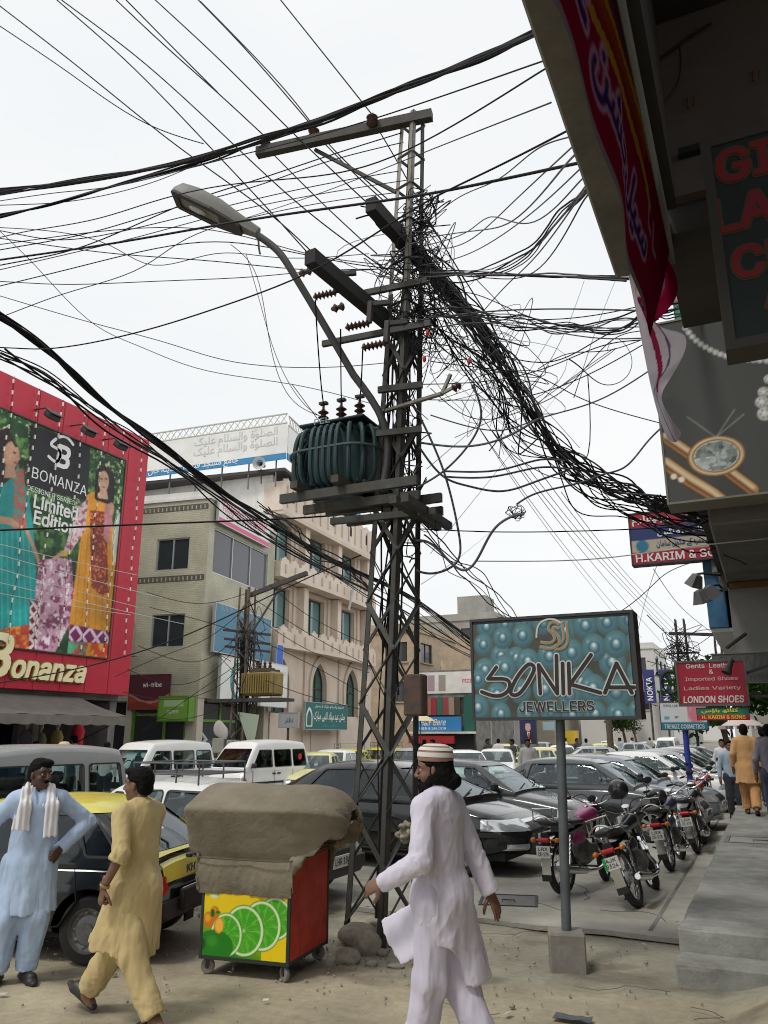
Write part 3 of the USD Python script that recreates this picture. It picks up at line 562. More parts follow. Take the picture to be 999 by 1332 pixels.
put('wall', G().prism(sbox(0, 3.3, 6.6, 11.4).difference(sbox(*rw[0])), .3, Mr @ D3).prism(sbox(-5.5, 3.2, -.302, 11.4).difference(unary_union([sbox(*q) for q in lw])), .3, Ml @ D3).box((-5.5, .35, 3.2), (-.6, 6.6, 11.38)).mesh(), tilem, t)
put('ground_floor', G().box((-5.5, 3.0, 0), (-2.2, 6.6, 3.2)).mesh(), cream_wall, t)
for a_, b_ in (((-.5, 0.02, 0), (-.02, .5, 3.3)), ((-.5, 6.1, 0), (-.02, 6.6, 3.3)), ((-3.2, .02, 0), (-2.95, .4, 3.2))): put('pillar', G().box(a_, b_).mesh(), cream_wall, t)
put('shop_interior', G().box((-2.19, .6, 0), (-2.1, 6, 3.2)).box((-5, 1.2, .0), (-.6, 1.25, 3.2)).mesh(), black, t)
green = mat('lime_green_paint', (.12, .27, .03), .45, var=(4, .15))
g = G()
for a in (.55, 2.1, 3.6, 5.4): g.box((-.25, a, .5), (-.15, a + .12, 3.3))
g.box((-.25, .67, 2.4), (-.152, 5.4, 2.5)).box((-.25, .67, 3.2), (-.152, 5.4, 3.3))
for a in (-2.95, -1.55, -.62): g.box((a, .1, .3), (a + .12, .2, 3.2))
g.box((-2.83, .1, 2.62), (-.6, .198, 2.72)); put('shop_frame', g.mesh(), green, t)
put('shop_glass', G().box((-.2, .67, .5), (-.19, 5.4, 3.2)).box((-2.85, .15, .3), (-.62, .16, 3.2)).mesh(), win_dark, t)
put('step', G().box((-.3, -1.2, 0), (1.3, 6.4, .55), .02).box((-3.2, -1.2, 0), (-.303, 0.0, .4), .02).mesh(), concrete, t)
for k in range(12): put('goods', G().box((-2.4 + .17 * (k % 6), .3, 1.4 + .5 * (k // 6)), (-2.3 + .17 * (k % 6), .42, 1.65 + .5 * (k // 6) + .05 * (k % 3))).mesh(), mat(f'goods_{k % 3}', [(.3, .3, .28), (.2, .25, .3), (.35, .3, .2)][k % 3], .6), t)
for q in rw: window(t, W_(Mr), q[0], q[1], q[2], q[3], mat('tinted_film', (.045, .047, .055), .12, spec=.6), alu, 3, 0, .05)
for q in lw: window(t, W_(Ml), q[0], q[1], q[2], q[3], win_dark, alu, 2, 0, .05)
bandm = mat('dark_tile_band', (.09, .08, .07), .5)
for z in (11.0, 8.0):
    g = G()
    for k in range(26): g.box((-5.2 + .2 * k, -.02, z), (-5.08 + .2 * k, .02, z + .14))
    g.box((-5.5, -.015, z - .05), (-.1, .018, z - .02)).box((-5.5, -.015, z + .16), (-.1, .018, z + .19)); put('tile_band', g.mesh(), bandm, t)
put('roof_parapet', G().box((-5.45, .02, 11.5), (-.08, .14, 11.75)).box((-.2, .142, 11.5), (-.08, 6.5, 11.75)).mesh(), white_wall, t)
put('cornice', G().box((-5.5, -.06, 11.38), (.06, 6.6, 11.5)).mesh(), white_wall, t)
put('side_bracket', G().tube([(-3.3, -.1, 4.6), (-3.3, -.35, 5.0), (-3.2, -.2, 6.4), (-3.25, -.05, 6.6)], .03, 6).box((-3.3, -.5, 4.9), (-2.6, -.45, 4.93)).mesh(), dark_metal, t)
# rooftop hoarding of the mosque: white boards, blue strip, lattice rail above
s = thing('rooftop_hoarding', 'white rooftop hoarding with blue strip and lattice rail', 'hoarding', O + N_ * 0 + [0, 0, 15.0], AO)
h0 = .0
wb = mat('white_board', (.78, .78, .76), .6, var=(.6, .06), dirt=(.8, (.55, .54, .5), .4)); bl = mat('sky_blue_strip', (.03, .22, .45), .5)
def hb(M, a0, a1, za0, za1, h, nm, m, lift=0.0): put(nm, letters(Polygon([(a0, za0), (a1, za1), (a1, za1 + h), (a0, za0 + h)]), M @ np.array([[1, 0, 0, 0], [0, 1, 0, 0], [0, 0, 1, lift], [0, 0, 0, 1.0]]), .05).mesh(), m, s)
Mh1 = face_frame((0, 6.2, 0), (1, 0, 0), (0, 0, 1)); Mh2 = face_frame((.6, 0, 0), (0, 1, 0), (0, 0, 1))
hb(Mh1, -9, .6, -.15, .15, .32, 'blue_strip', bl); hb(Mh1, -9, .6, .18, .48, 1.55, 'board', wb); hb(Mh2, 6.26, 18, .15, .1, .32, 'blue_strip', bl); hb(Mh2, 6.26, 18, .48, .43, 1.45, 'board', wb)
put('deck', G().box((-9, 6.3, -.4), (.5, 11, -.25)).mesh(), dark_metal, s)
g = G()
for a in np.arange(-9, .5, 1.5): g.bar((a, 6.35, -1.2), (a, 6.35, 2.0), .06)
put('post', g.mesh(), grey_metal, s)
rail = mat('pale_lattice_paint', (.5, .5, .44), .6)
def lattice(M, a0, a1, z0, z1):
    g = G(); n = int(abs(a1 - a0) / .36); P3 = lambda a, z: (M @ A([a, z, 0.03, 1]))[:3]
    zz = lambda a: z0 + (z1 - z0) * (a - a0) / (a1 - a0)
    for k in range(n):
        a, b = a0 + (a1 - a0) * k / n, a0 + (a1 - a0) * (k + 1) / n
        g.bar(P3(a, zz(a)), P3(b, zz(b) + .5), .03); g.bar(P3(a, zz(a) + .5), P3(b, zz(b)), .03)
    g.bar(P3(a0, zz(a0) + .5), P3(a1, zz(a1) + .5), .06); g.bar(P3(a0, zz(a0)), P3(a1, zz(a1)), .06); return g.mesh()
put('lattice_rail', lattice(Mh1, -9, .6, 1.78, 2.08), rail, s); put('lattice_rail', lattice(Mh2, 6.3, 18, 1.98, 1.95), rail, s)
ar = text('جامع مسجد فیضان مدینہ خان', .3, font='arabic', bold=.01); ar = fit(ar, -7.2, -.08, w=5.2)
K = Mh1.copy(); K = K @ np.array([[1, 0, 0, 0], [.031, 1, 0, .2], [0, 0, 1, .055], [0, 0, 0, 1.0]]); put('lettering', letters(ar, K, .01).mesh(), white_letter, s)
faint = mat('faded_lettering', (.58, .58, .56), .6)
for z in (1.4, .85): put('lettering', letters(fit(text('الصلوٰۃ والسلام علیک', .4, font='arabic', bold=.01), -4.6, z - .12, w=4.7), Mh1 @ np.array([[1, 0, 0, 0], [.031, 1, 0, 0], [0, 0, 1, .055], [0, 0, 0, 1.0]]), .01).mesh(), faint, s)
# horn loudspeaker
c = plane_hit(338, 603, O + T_ * 6.2, T_); s = thing('loudspeaker', 'grey horn loudspeaker on the roof edge of the tiled office house', 'loudspeaker', c)
M_ = frame((0, 0, 0), unit(A([.25, -1, -.12])))
put('horn', G().add(G().lathe([(.05, -.35), (.07, -.2), (.12, -.08), (.22, .05), (.33, .12), (.34, .14), (.32, .14), (.2, .06), (.1, -.08), (.05, -.2)], n=28).mesh(), M_).mesh(), mat('horn_grey', (.45, .45, .43), .5), s, smooth=40)
put('driver', G().add(G().lathe([(0, -.6), (.1, -.6), (.1, -.35), (0, -.35)], n=16).lathe([(0, -.2), (.06, -.1), (.05, .02), (0, .04)], n=12).mesh(), M_).mesh(), dark_metal, s, smooth=40); put('bracket', G().bar((0, .1, -.1), (0, .2, -1.0), .05).mesh(), dark_metal, s)

# ---- mosque: pink-beige stone front, two crenellated balcony bands, three pointed windows
AM = math.radians(4.2); OM = O + T_ * 6.75
Om, Nm, Tm = FR(OM, AM)
stonem = mat('pink_beige_stone', (.68, .575, .48), .7, var=(.9, .1), bump=(14, .25, .01), dirt=(.7, (.55, .46, .38), .4))
stoned = mat('deep_beige_stone', (.58, .48, .395), .75, var=(1, .12))
t = thing('mosque', 'beige stone mosque with crenellated balconies and three pointed windows', 'mosque', OM, AM)
def ML(px, py, off=0): p = plane_hit(px, py, Om + Nm * off, Nm); return ((p - Om) @ Tm, p[2])
LEN = 12.6
def WM(M): K = np.eye(4); K[:3, 0], K[:3, 1], K[:3, 3] = Nm, Tm, Om; return K @ M
Mf = face_frame((0, 0, 0), (0, 1, 0), (0, 0, 1))
def pointed(c, w, z0, zs, zt, n=14):
    L = [(c + w / 2 - w * math.cos(q), zs + (zt - zs) * math.sin(q) / math.sin(math.pi / 3)) for q in np.linspace(0, math.pi / 3, n)]
    return [(c - w / 2, z0)] + L + [(2 * c - x, z) for x, z in reversed(L[:-1])] + [(c + w / 2, z0)]
arch_c = [.75, 5.1, 9.45]; arches = [pointed(c, 1.75, 2.9, 4.3, 5.55) for c in arch_c]; outer = [pointed(c, 2.3, 2.9, 4.35, 5.95) for c in arch_c]
rec = -.5
Dm = np.eye(4); Dm[2, 3] = -.35
put('wall', G().prism(sbox(0, 0, LEN, 6.3).difference(unary_union([Polygon(p) for p in arches])), .35, Mf @ Dm).box((-9, .26, 0), (-1.4, LEN, 12.5)).mesh(), stonem, t); put('side_wall', G().box((-12, .0, 5), (-.36, .25, 14.7)).mesh(), white_wall, t)
for p, q in zip(outer, arches):
    put('arch_moulding', letters(Polygon(p).difference(Polygon(q)).difference(sbox(-9, 0, 30, 2.95)), Mf, .1).mesh(), stoned, t); window(t, WM(Mf), Polygon(q).bounds[0], 2.9, Polygon(q).bounds[2], 5.6, mat('green_arch_glass', (.03, .075, .06), .06, spec=.8), dark_metal, 2, 1, .07, -.22, arch=q)
put('pilaster', G().box((0, 3.3, 0), (.1, 3.55, 6.0)).mesh(), stoned, t); put('pilaster', G().box((0, 7.6, 0), (.1, 7.85, 6.0)).mesh(), stoned, t)
put('ground_panel', G().box((0, 4.3, .6), (.06, 6.6, 2.1), .01).mesh(), stoned, t)
def band(z0, z1, bow, nm):
    """A balcony parapet that bows forward, with battlements."""
    yy = np.linspace(-.05, LEN + .05, 41); out = .3 + bow * np.sin(np.clip((yy - 0) / LEN, 0, 1) * np.pi)
    P = list(zip(out, yy)) + [(-.8, LEN + .05), (-.8, -.05)]
    put(nm, G().prism(Polygon(P), z1 - z0, np.array([[1, 0, 0, 0], [0, 1, 0, 0], [0, 0, 1, z0], [0, 0, 0, 1.0]])).mesh(), stonem, t)
    n = 13
    for k in range(n):
        a = LEN * (k + .08) / n; b = LEN * (k + .86) / n; o = .3 + bow * math.sin(math.pi * (k + .5) / n)
        m = letters(Polygon([(a, 0), (b, 0), (b, .16), ((a + b) / 2 + .12, .2), ((a + b) / 2, .3), ((a + b) / 2 - .12, .2), (a, .16)]), face_frame((o - .12, 0, z1 - .003), (0, 1, 0), (0, 0, 1)), .1).mesh()
        put('merlon', m, stonem, t)
        put('bracket', G().box((o - .02, a + .3, z0 + .25), (o + .06, a + .42, z1 - .1)).mesh(), stoned, t)
band(5.95, 6.75, .4, 'balcony_band'); band(9.35, 10.1, .2, 'balcony_band'); band(12.7, 14.2, .0, 'parapet')
for k in range(5): put('parapet_slot', letters(Polygon(pointed(1.0 + 2.5 * k, .3, 13.3, 13.7, 13.95)), face_frame((.303, 0, 0), (0, 1, 0), (0, 0, 1)), .01).mesh(), black, t)
for fl, (z0, z1) in enumerate(((6.75, 9.3), (10.1, 12.7))):
    ws = [(.05, 2.3), (4.0, 6.5), (8.3, 10.8)]
    holes = unary_union([sbox(a, z0 + .25, b, z1 - .25) for a, b in ws])
    put('wall', G().prism(sbox(0, z0, LEN, z1).difference(holes), .3, face_frame((rec - .3, 0, 0), (0, 1, 0), (0, 0, 1))).mesh(), stonem, t)
    for a, b in ws:
        window(t, WM(face_frame((rec, 0, 0), (0, 1, 0), (0, 0, 1))), a, z0 + .25, b, z1 - .25, win_teal, dark_metal, 2, 0, .08, -.2)
        for k, (e, dp) in enumerate(((.35, .09), (.7, .18))):
            fr = sbox(a - e, z0, b + e, z1 - .25 + e * .6).difference(sbox(a - e + .33, z0 - 1, b + e - .33, z1 - .25 + e * .6 - .2)).intersection(sbox(.0, z0, LEN, z1 - .003))
            put('reveal', letters(fr, face_frame((rec, 0, 0), (0, 1, 0), (0, 0, 1)), dp).mesh(), stonem if k else stoned, t)
    for a in (3.0, 7.25, 11.7): put('pilaster', G().box((rec, a, z0), (rec + .6, a + .5, z1 - .003)).mesh(), stonem, t)
put('roof', G().box((-9, 0, 12.5), (.3, LEN, 12.7)).mesh(), stoned, t)
put('banner_pole', G().tube([WM(Mf)[:3, :3] @ A([0, 0, 0]) * 0 + A([.9, 8.2, 11.2]), A([.7, 7.4, 8.7])], .07, 8).mesh(), mat('white_cloth_roll', (.55, .53, .52), .9), t)

# ---- boards hung on these fronts
def fboard(name, label, pts, o, n_, al, off, **k):
    """A board on a facade from the pixel corners of its lower left and upper right."""
    p, q = plane_hit(*pts[0], o + n_ * off, n_), plane_hit(*pts[1], o + n_ * off, n_)
    a0, a1 = (p - o) @ al, (q - o) @ al; z0, z1 = p[2], q[2]
    return face_frame(o + n_ * off + al * min(a0, a1) + A([0, 0, min(z0, z1)]), al, (0, 0, 1)), abs(a1 - a0), abs(z1 - z0)
M, w, h = face_frame(O + N_ * .22 + T_ * .35 + A([0, 0, 10.45]), T_, (0, 0, 1)), 5.1, 1.15
pink = mat('pink_sign_ink', (.62, .12, .24), .5); grn = mat('green_sign_paint', (.02, .13, .12), .5)
board('sign_board', 'white and pink education services board at the top of the tiled house', 'sign', M, w, h, .12, wb, alu, txt=[(fit(text('Makhdoom Associates', 1, .012), .2, .78, w=4.6), pink, 0), (fit(text('Foreign Education Services', 1, .012), .35, .5, w=4.2), pink, 0), (fit(text('STUDY IN UK & AUSTRALIA', 1), .7, .33, w=3.4), black_letter, 0), (sbox(.04, .03, 5.06, .24), pink, 0)])
M, w, h = face_frame(O + N_ * .3 + T_ * .4 + A([0, 0, 5.1]), T_, (0, 0, 1)), 5.4, 2.0
blu = mat('faded_blue_board', (.09, .22, .32), .6, var=(.8, .12))
board('sign_board', 'large faded blue board on the tiled house above the shop front', 'sign', M, w, h, .12, blu, alu, txt=[(fit(text('SUN INTERNATIONAL', 1), .4, 1.72, w=3.6), mat('faint_blue_ink', (.25, .38, .45), .6), 0), (Point(2.4, .75).buffer(.42).difference(Point(2.4, .75).buffer(.3)), mat('grey_blue_ink', (.12, .14, .17), .6), 0), (unary_union([Point(3.1, .7).buffer(.3), sbox(2.2, 1.1, 2.7, 1.5)]), mats['grey_blue_ink'], 0)])
M, w, h = face_frame(O + N_ * .5 + T_ * .75 + A([0, 0, 3.15]), T_, (0, 0, 1)), 3.2, 1.85
board('sign_board', 'white board with teal arc behind the second pylon', 'sign', M, w, h, .12, wb, alu, txt=[(Point(1.6, .9).buffer(.75).difference(Point(1.9, .9).buffer(.75)), mat('teal_ink', (.05, .32, .36), .5), 0)])
M, w, h = face_frame(O + N_ * .75 + T_ * 4.0 + A([0, 0, 3.1]), T_, (0, 0, 1)), 2.9, 1.95
board('sign_board', 'white centre board beside the pylon, between the tiled house and the mosque', 'sign', M, w, h, .12, wb, alu, txt=[(fit(text('Jupiter', 1, .01), 1.0, .3, w=1.4), black_letter, 0), (fit(text('Centre', 1), 1.7, 1.45, w=1.0), mats['faded_lettering'], 0)])
M = face_frame(O + N_ * .5 + T_ * 6.1 + A([0, 0, 5.0]), T_, (0, 0, 1)); board('sign_board', 'small plain bright blue board at the corner of the mosque', 'sign', M, .75, 1.0, .2, mat('bright_blue_board', (.02, .12, .55), .5), alu)
M = face_frame(Om + Nm * .6 + Tm * 2.4 + A([0, 0, 2.15]), Tm, (0, 0, 1))
board('sign_board', 'dark green mosque board with white Urdu lettering under the pointed windows', 'sign', M, 5.2, 1.35, .12, grn, alu, txt=[(fit(text('جشن عید میلاد النبی مبارک', 1, font='arabic', bold=.012), 1.0, .4, w=3.9, h=.5), white_letter, 0), (fit(text('الصلوٰۃ والسلام علیک یا رسول', 1, font='arabic'), 1.1, 1.05, w=3.6, h=.2), white_letter, 0), (fit(text('محفل میلاد', 1, font='arabic'), 2.0, .14, w=2.0, h=.16), mats['teal_ink'], 0), (Polygon(pointed(.5, .7, .15, .6, 1.1)).difference(Polygon(pointed(.5, .5, .2, .55, .95))), white_letter, 0)])
c = at_y(362, 947, 29.0); M = face_frame((c[0], 29.0, c[2]), (1, 0, 0), (0, 0, 1))
t = board('sign_board', 'small grey board on a post in front of the mosque wall', 'sign', M, .95, .62, .1, mat('grey_board', (.33, .34, .35), .6), alu, txt=[(fit(text('دفتر', 1, font='arabic', bold=.02), .3, .15, w=.4, h=.3), mats['green_sign_paint'], 0)]); put('post', G().box((c[0] + .4, 29.03, 0), (c[0] + .48, 29.09, c[2])).mesh(), dark_metal, t, world=True)
p0, p1 = SL(170, 923), SL(222, 877); pr = Print(1.85, 1.38, .03, (88, 28, 44)); pr.ink(np.clip((pr.v < .42 + .2 * np.sin(pr.u * 2.2 + 2.6)).astype(float), 0, 1), (170, 62, 30)); pr.ink((np.abs(pr.v - .5 - .22 * np.sin(pr.u * 2.2 + 2.6)) < .05).astype(float), (200, 120, 100)); pr.ink((pr.v < .2 + .12 * np.sin(pr.u * 3)).astype(float) * .7, (120, 40, 36))
board('sign_board', 'maroon and orange internet banner on the side of the tiled house', 'banner', W_(face_frame((-3.1, -.05, 2.85), (1, 0, 0), (0, 0, 1))), 1.85, 1.38, .04, None, dark_metal, .005, pr, txt=[(fit(text('wi-tribe', 1, .02), .62, .88, w=.85), white_letter, .004)])
K = face_frame((-1.45, -.5, 2.4), (1, 0, 0), (0, 0, 1)); M = W_(K)
t = board('sign_box', 'lime green light box over the shop corner of the tiled house', 'sign', M, 1.35, .95, .45, mat('green_box_face', (.2, .4, .05), .4), mats['lime_green_paint'], .06, txt=[(sbox(.25, .55, 1.1, .8), mat('pale_green', (.45, .6, .3), .5), 0), (fit(text('open', 1), .4, .25, w=.5), white_letter, 0)])
# ================================================================ RIGHT SIDE: shop houses with deep overhangs
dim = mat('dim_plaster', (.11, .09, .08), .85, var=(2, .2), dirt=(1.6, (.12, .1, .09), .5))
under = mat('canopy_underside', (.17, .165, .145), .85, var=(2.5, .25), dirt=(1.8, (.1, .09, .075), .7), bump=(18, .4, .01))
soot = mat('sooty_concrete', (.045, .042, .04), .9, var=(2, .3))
t = thing('shop_house', 'dark shop house with an overhanging canopy slab along the street, at the upper right', 'building', (1.5, 2.5, 0))
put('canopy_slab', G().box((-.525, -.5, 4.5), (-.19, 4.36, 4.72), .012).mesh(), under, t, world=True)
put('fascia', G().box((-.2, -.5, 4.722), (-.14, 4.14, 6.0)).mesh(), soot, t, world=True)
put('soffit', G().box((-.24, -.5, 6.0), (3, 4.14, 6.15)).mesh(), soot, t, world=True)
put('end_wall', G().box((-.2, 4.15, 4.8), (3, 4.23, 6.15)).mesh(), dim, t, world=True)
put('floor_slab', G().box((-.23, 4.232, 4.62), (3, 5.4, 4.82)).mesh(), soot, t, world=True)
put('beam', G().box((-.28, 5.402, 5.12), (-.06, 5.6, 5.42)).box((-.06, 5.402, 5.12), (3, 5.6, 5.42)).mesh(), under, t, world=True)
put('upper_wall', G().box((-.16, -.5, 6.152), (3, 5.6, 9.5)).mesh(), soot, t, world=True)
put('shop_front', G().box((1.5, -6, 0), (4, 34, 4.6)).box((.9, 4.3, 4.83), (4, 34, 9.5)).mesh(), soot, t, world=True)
put('conduit', G().box((-.1, 4.1, 5.03), (1.2, 4.149, 5.07)).mesh(), black, t, world=True)
w1 = [(880, 100), (886, 130), (862, 205), (858, 240), (876, 266), (868, 300)]
put('loose_wire', G().tube(spline([at_y(a, b, 4.12) for a, b in [(845, 85), (880, 60), (900, 45), (925, 30)]], 16), .008, 5).tube(spline([at_y(a, b, 4.12) for a, b in [(884, 60), (880, 110), (855, 145), (852, 180), (866, 200)]], 24), .004, 4).mesh(), black, t, world=True)
for px, py in ((895, 140), (980, 105)): put('bolt', G().tube([at_y(px, py - 12, 4.15), at_y(px, py - 12, 4.11), at_y(px, py, 4.11)], .006, 5).tube([at_y(px + 8, py - 14, 4.15), at_y(px + 8, py - 14, 4.11), at_y(px + 7, py - 4, 4.11)], .004, 5).mesh(), mat('rust', (.12, .04, .02), .9), t, world=True)
# dark gift shop board
Yg = 3.55; M = face_frame((0.012, Yg, 3.54), (1, 0, 0), (0, 0, 1)); dred = mat('dark_red_letter', (.2, .006, .014), .6); olive = mat('olive_edge', (.06, .055, .02), .6)
L = []
for s_, px, b, c in (('GIFTS', 936, 240, 197), ('LADIES', 932, 305, 260), ('CDS', 957, 364, 322), ('ART', 998, 400, 376)):
    p, q = at_y(px, b, Yg), at_y(px, c, Yg); L.append(affinity.translate(text(s_, (q[2] - p[2]) * .92, .05, stretch=.95), p[0] - .012, p[2] - 3.54))
L = unary_union(L).intersection(sbox(.03, .03, 1.2, 1.04))
board('sign_board', 'dark green gift shop board with red block letters under the shop house', 'sign', M, 1.3, 1.1, .16, mat('black_green_board', (.006, .016, .014), .6), mat('board_rim', (.05, .045, .04), .7), .045, txt=[(L.buffer(.008), olive, 0), (L, dred, .004)])
# printed cloth banner along the canopy edge, its far end come loose and curling down
BANC = usdkit.material(stage, '/World/Looks/thin_printed_cloth', {'at': ('attribute', {'attribute': 'col'}), 'd': ('diffuse_bsdf', {}), 'tr': ('translucent_bsdf', {}), 'm': ('mix_closure', {'fac': .38})}, [('at.color', 'd.color'), ('at.color', 'tr.color'), ('d.BSDF', 'm.closure1'), ('tr.BSDF', 'm.closure2')], surface='m.closure')
t = thing('banner', 'long red cloth banner hung along the canopy, its white end curling loose', 'banner', (-.28, 2.4, 4.2))
def ban(P):
    u, v = P[:, 0], P[:, 1]                      # u along the street from y = 0, v up the cloth 0..1
    y = u; wave = .02 * np.sin(u * 2.6 + 1) * (1 - v) + .012 * np.sin(u * 7 + v * 4) * (1 - v)
    return np.stack([-.33 + .125 * v + wave, y, 3.98 + .53 * v + .02 * np.sin(u * 1.9) * (1 - v)], 1)
pr = Print(4.2, 1.0, .02, (150, 16, 48)); wv = .16 * np.sin(pr.u * 2.1 + 1)
pr.ink(np.clip((pr.v - .62 - wv) * 8, 0, 1) * (pr.u < 3.3), (168, 74, 30)); pr.ink(np.clip((pr.v - .8 - wv) * 8, 0, 1) * (pr.u < 3.2), (92, 34, 74)); pr.ink((np.abs(pr.v - .6 - wv) < .035).astype(float) * (pr.u < 3.6), (206, 150, 40)); pr.ink((np.abs(pr.v - .82 - wv) < .025).astype(float) * (pr.u > 1.2) * (pr.u < 3.4), (206, 150, 40))
pr.ink((pr.v < .05).astype(float), (158, 140, 150)); pr.ink(np.clip((pr.u - 3.95) * 20, 0, 1), (140, 22, 60))
for k, (a, s_) in enumerate(((.5, 'مبارک'), (1.5, 'عید'), (2.3, 'جشن'), (2.95, 'سیل'))):
    sh = fit(text(s_, 1, font='arabic', bold=.035), a, .2, w=.7, h=.36); pr.shape(sh.buffer(.035), (205, 150, 180)); pr.shape(sh, (62, 28, 92))
for a in (3.5, 3.72): pr.line([(a, .75), (a + .1, .6), (a + .2, .62)], .045, (190, 150, 170))
pr.c *= .5; P_ = np.stack([pr.u, pr.v], 1); pr.put('cloth', None, t, BANC, warp=lambda P: ban(P))
# the loose end: a strip that falls and sways in and out, seen partly from its white back
s_ = np.linspace(0, 1, 60); ctl_l = [(803, 282), (812, 330), (822, 380), (834, 440), (846, 500), (858, 545), (868, 571)]; ctl_r = [(868, 335), (880, 385), (846, 428), (890, 436), (872, 492), (861, 520), (886, 562)]
dl, dr_ = [4.25, 4.3, 4.4, 4.5, 4.6, 4.65, 4.7], [4.2, 4.15, 4.6, 4.35, 4.75, 5.0, 4.8]
Lc, Rc = spline([at_y(*c, d) for c, d in zip(ctl_l, dl)], 60), spline([at_y(*c, d) for c, d in zip(ctl_r, dr_)], 60)
pr = Print(.5, 1.3, .012, (204, 196, 204))
def loose(P):
    k = (1 - P[:, 1] / 1.3) * 59; i = np.clip(k.astype(int), 0, 58); f = (k - i)[:, None]; a = P[:, 0:1] / .5
    l, r = Lc[i] * (1 - f) + Lc[i + 1] * f, Rc[i] * (1 - f) + Rc[i + 1] * f; q = l * (1 - a) + r * a
    q[:, 1] += .12 * np.sin(a[:, 0] * np.pi) * np.sin(k / 59 * 14); return q
kk = 1 - pr.v / 1.3; a = pr.u / .5
pr.ink(np.clip((a - (.42 + .5 * kk)) * 14, 0, 1) * (kk < .42), (140, 20, 56)); pr.ink((np.abs(a - .5 - .2 * np.sin(kk * 9)) < .07).astype(float) * (kk > .1) * (kk < .8), (150, 40, 80)); pr.ink((np.abs(a - .75 + .3 * kk) < .03).astype(float), (110, 96, 130)); pr.ink((np.abs(a - .34) < .03).astype(float) * (kk < .35), (206, 160, 50))
pr.ink(np.clip(np.sin(kk * 14 + a * 2.2) * 1.2 - .7, 0, 1) * (a > .55) * (kk < .45), (132, 92, 104)); pr.line([(.12, .28), (.2, .3)], .02, (70, 60, 110))
pr.put('loose_end', None, t, BANC, warp=loose)
# jeweller's billboard with ring and pearls
YR = 8.0; p0, p1 = at_y(868, 657, YR), at_y(868, 418, YR); wR, hR = 1.9, p1[2] - p0[2]
pr = Print(wR - .04, hR - .04, .013, (72, 74, 72)); pr.c *= (1 - .25 * (pr.v / hR) ** 2)[:, None] * (1 + .12 * (pr.fbm(2, 4) - .5)[:, None])
def RP(px, py): p = at_y(px, py, YR); return (p[0] - p0[0] - .02, p[2] - p0[2] - .02)
gold, gd, gl = (176, 132, 78), (92, 52, 26), (236, 214, 176)
def gloss_line(pts, w):
    pr.line(pts, w, gd); pr.line(pts, w * .8, gold); P = A(pts); pr.line(P + [0, w * .18], w * .35, gl, soft=w * .3); pr.line(P - [0, w * .22], w * .16, (120, 66, 28), soft=w * .15)
gloss_line([RP(868, 566), RP(900, 588)], .13); gloss_line([RP(950, 610), RP(966, 622), RP(982, 634)], .13)
gloss_line([RP(868, 600), RP(900, 622), RP(930, 640), RP(945, 652)], .15); 
for p in ((879, 617), (889, 621)): pr.ell(*RP(*p), .03, .03, (245, 235, 215))
c = RP(934, 590)
for rx, ry, col in ((.262, .205, (120, 78, 40)), (.255, .2, gold), (.24, .19, gl), (.22, .17, (140, 96, 50)), (.205, .155, (216, 220, 216))): pr.ell(*c, rx, ry, col)
an = np.arctan2(pr.v - c[1], pr.u - c[0]); rr = np.hypot((pr.u - c[0]) / .2, (pr.v - c[1]) / .15); fac = np.floor(rr * 4) * 3 + np.floor(an * 8 / np.pi + np.floor(rr * 4) * .5); hh = meshkit.noise(np.stack([fac * 7.3, fac * 3.1, fac * 0], -1), 5); pr.ink((rr < .97) * .9, np.stack([60 + 180 * hh, 70 + 175 * hh, 68 + 175 * hh], 1))
for d in ((-62, -44), (40, -60), (60, -50)): pr.line([RP(934, 566), RP(934 + d[0] * .6, 566 + d[1] * .6)], .012, (190, 196, 192), .6)
def pearl(px, py, r):
    c = RP(px, py); pr.ell(*c, r, r, (120, 120, 120)); pr.ell(*c, r * .92, r * .92, (196, 196, 192)); pr.ell(c[0] - r * .2, c[1] + r * .2, r * .5, r * .5, (236, 236, 230), soft=r * .5)
    for k in range(6): pr.ell(c[0] + r * .55 * math.cos(k * 1.05), c[1] + r * .55 * math.sin(k * 1.05), r * .16, r * .16, (150, 150, 150))
for k, p in enumerate(spline([(894, 424), (908, 440), (926, 452), (946, 460), (966, 464), (990, 466), (1030, 466), (1070, 455)], 24)): pearl(p[0], p[1], .031)
for p, r in (((1003, 490), .05), ((996, 507), .055), ((994, 520), .065), ((998, 535), .075), ((1015, 470), .05)): pearl(*p, r)
Mr_ = face_frame(p0, (1, 0, 0), (0, 0, 1)); board('billboard', "jeweller's grey billboard showing a diamond ring and a string of pearls", 'billboard', Mr_, wR, hR, .35, None, mat('billboard_case', (.20, .2, .16), .7), .02, pr)
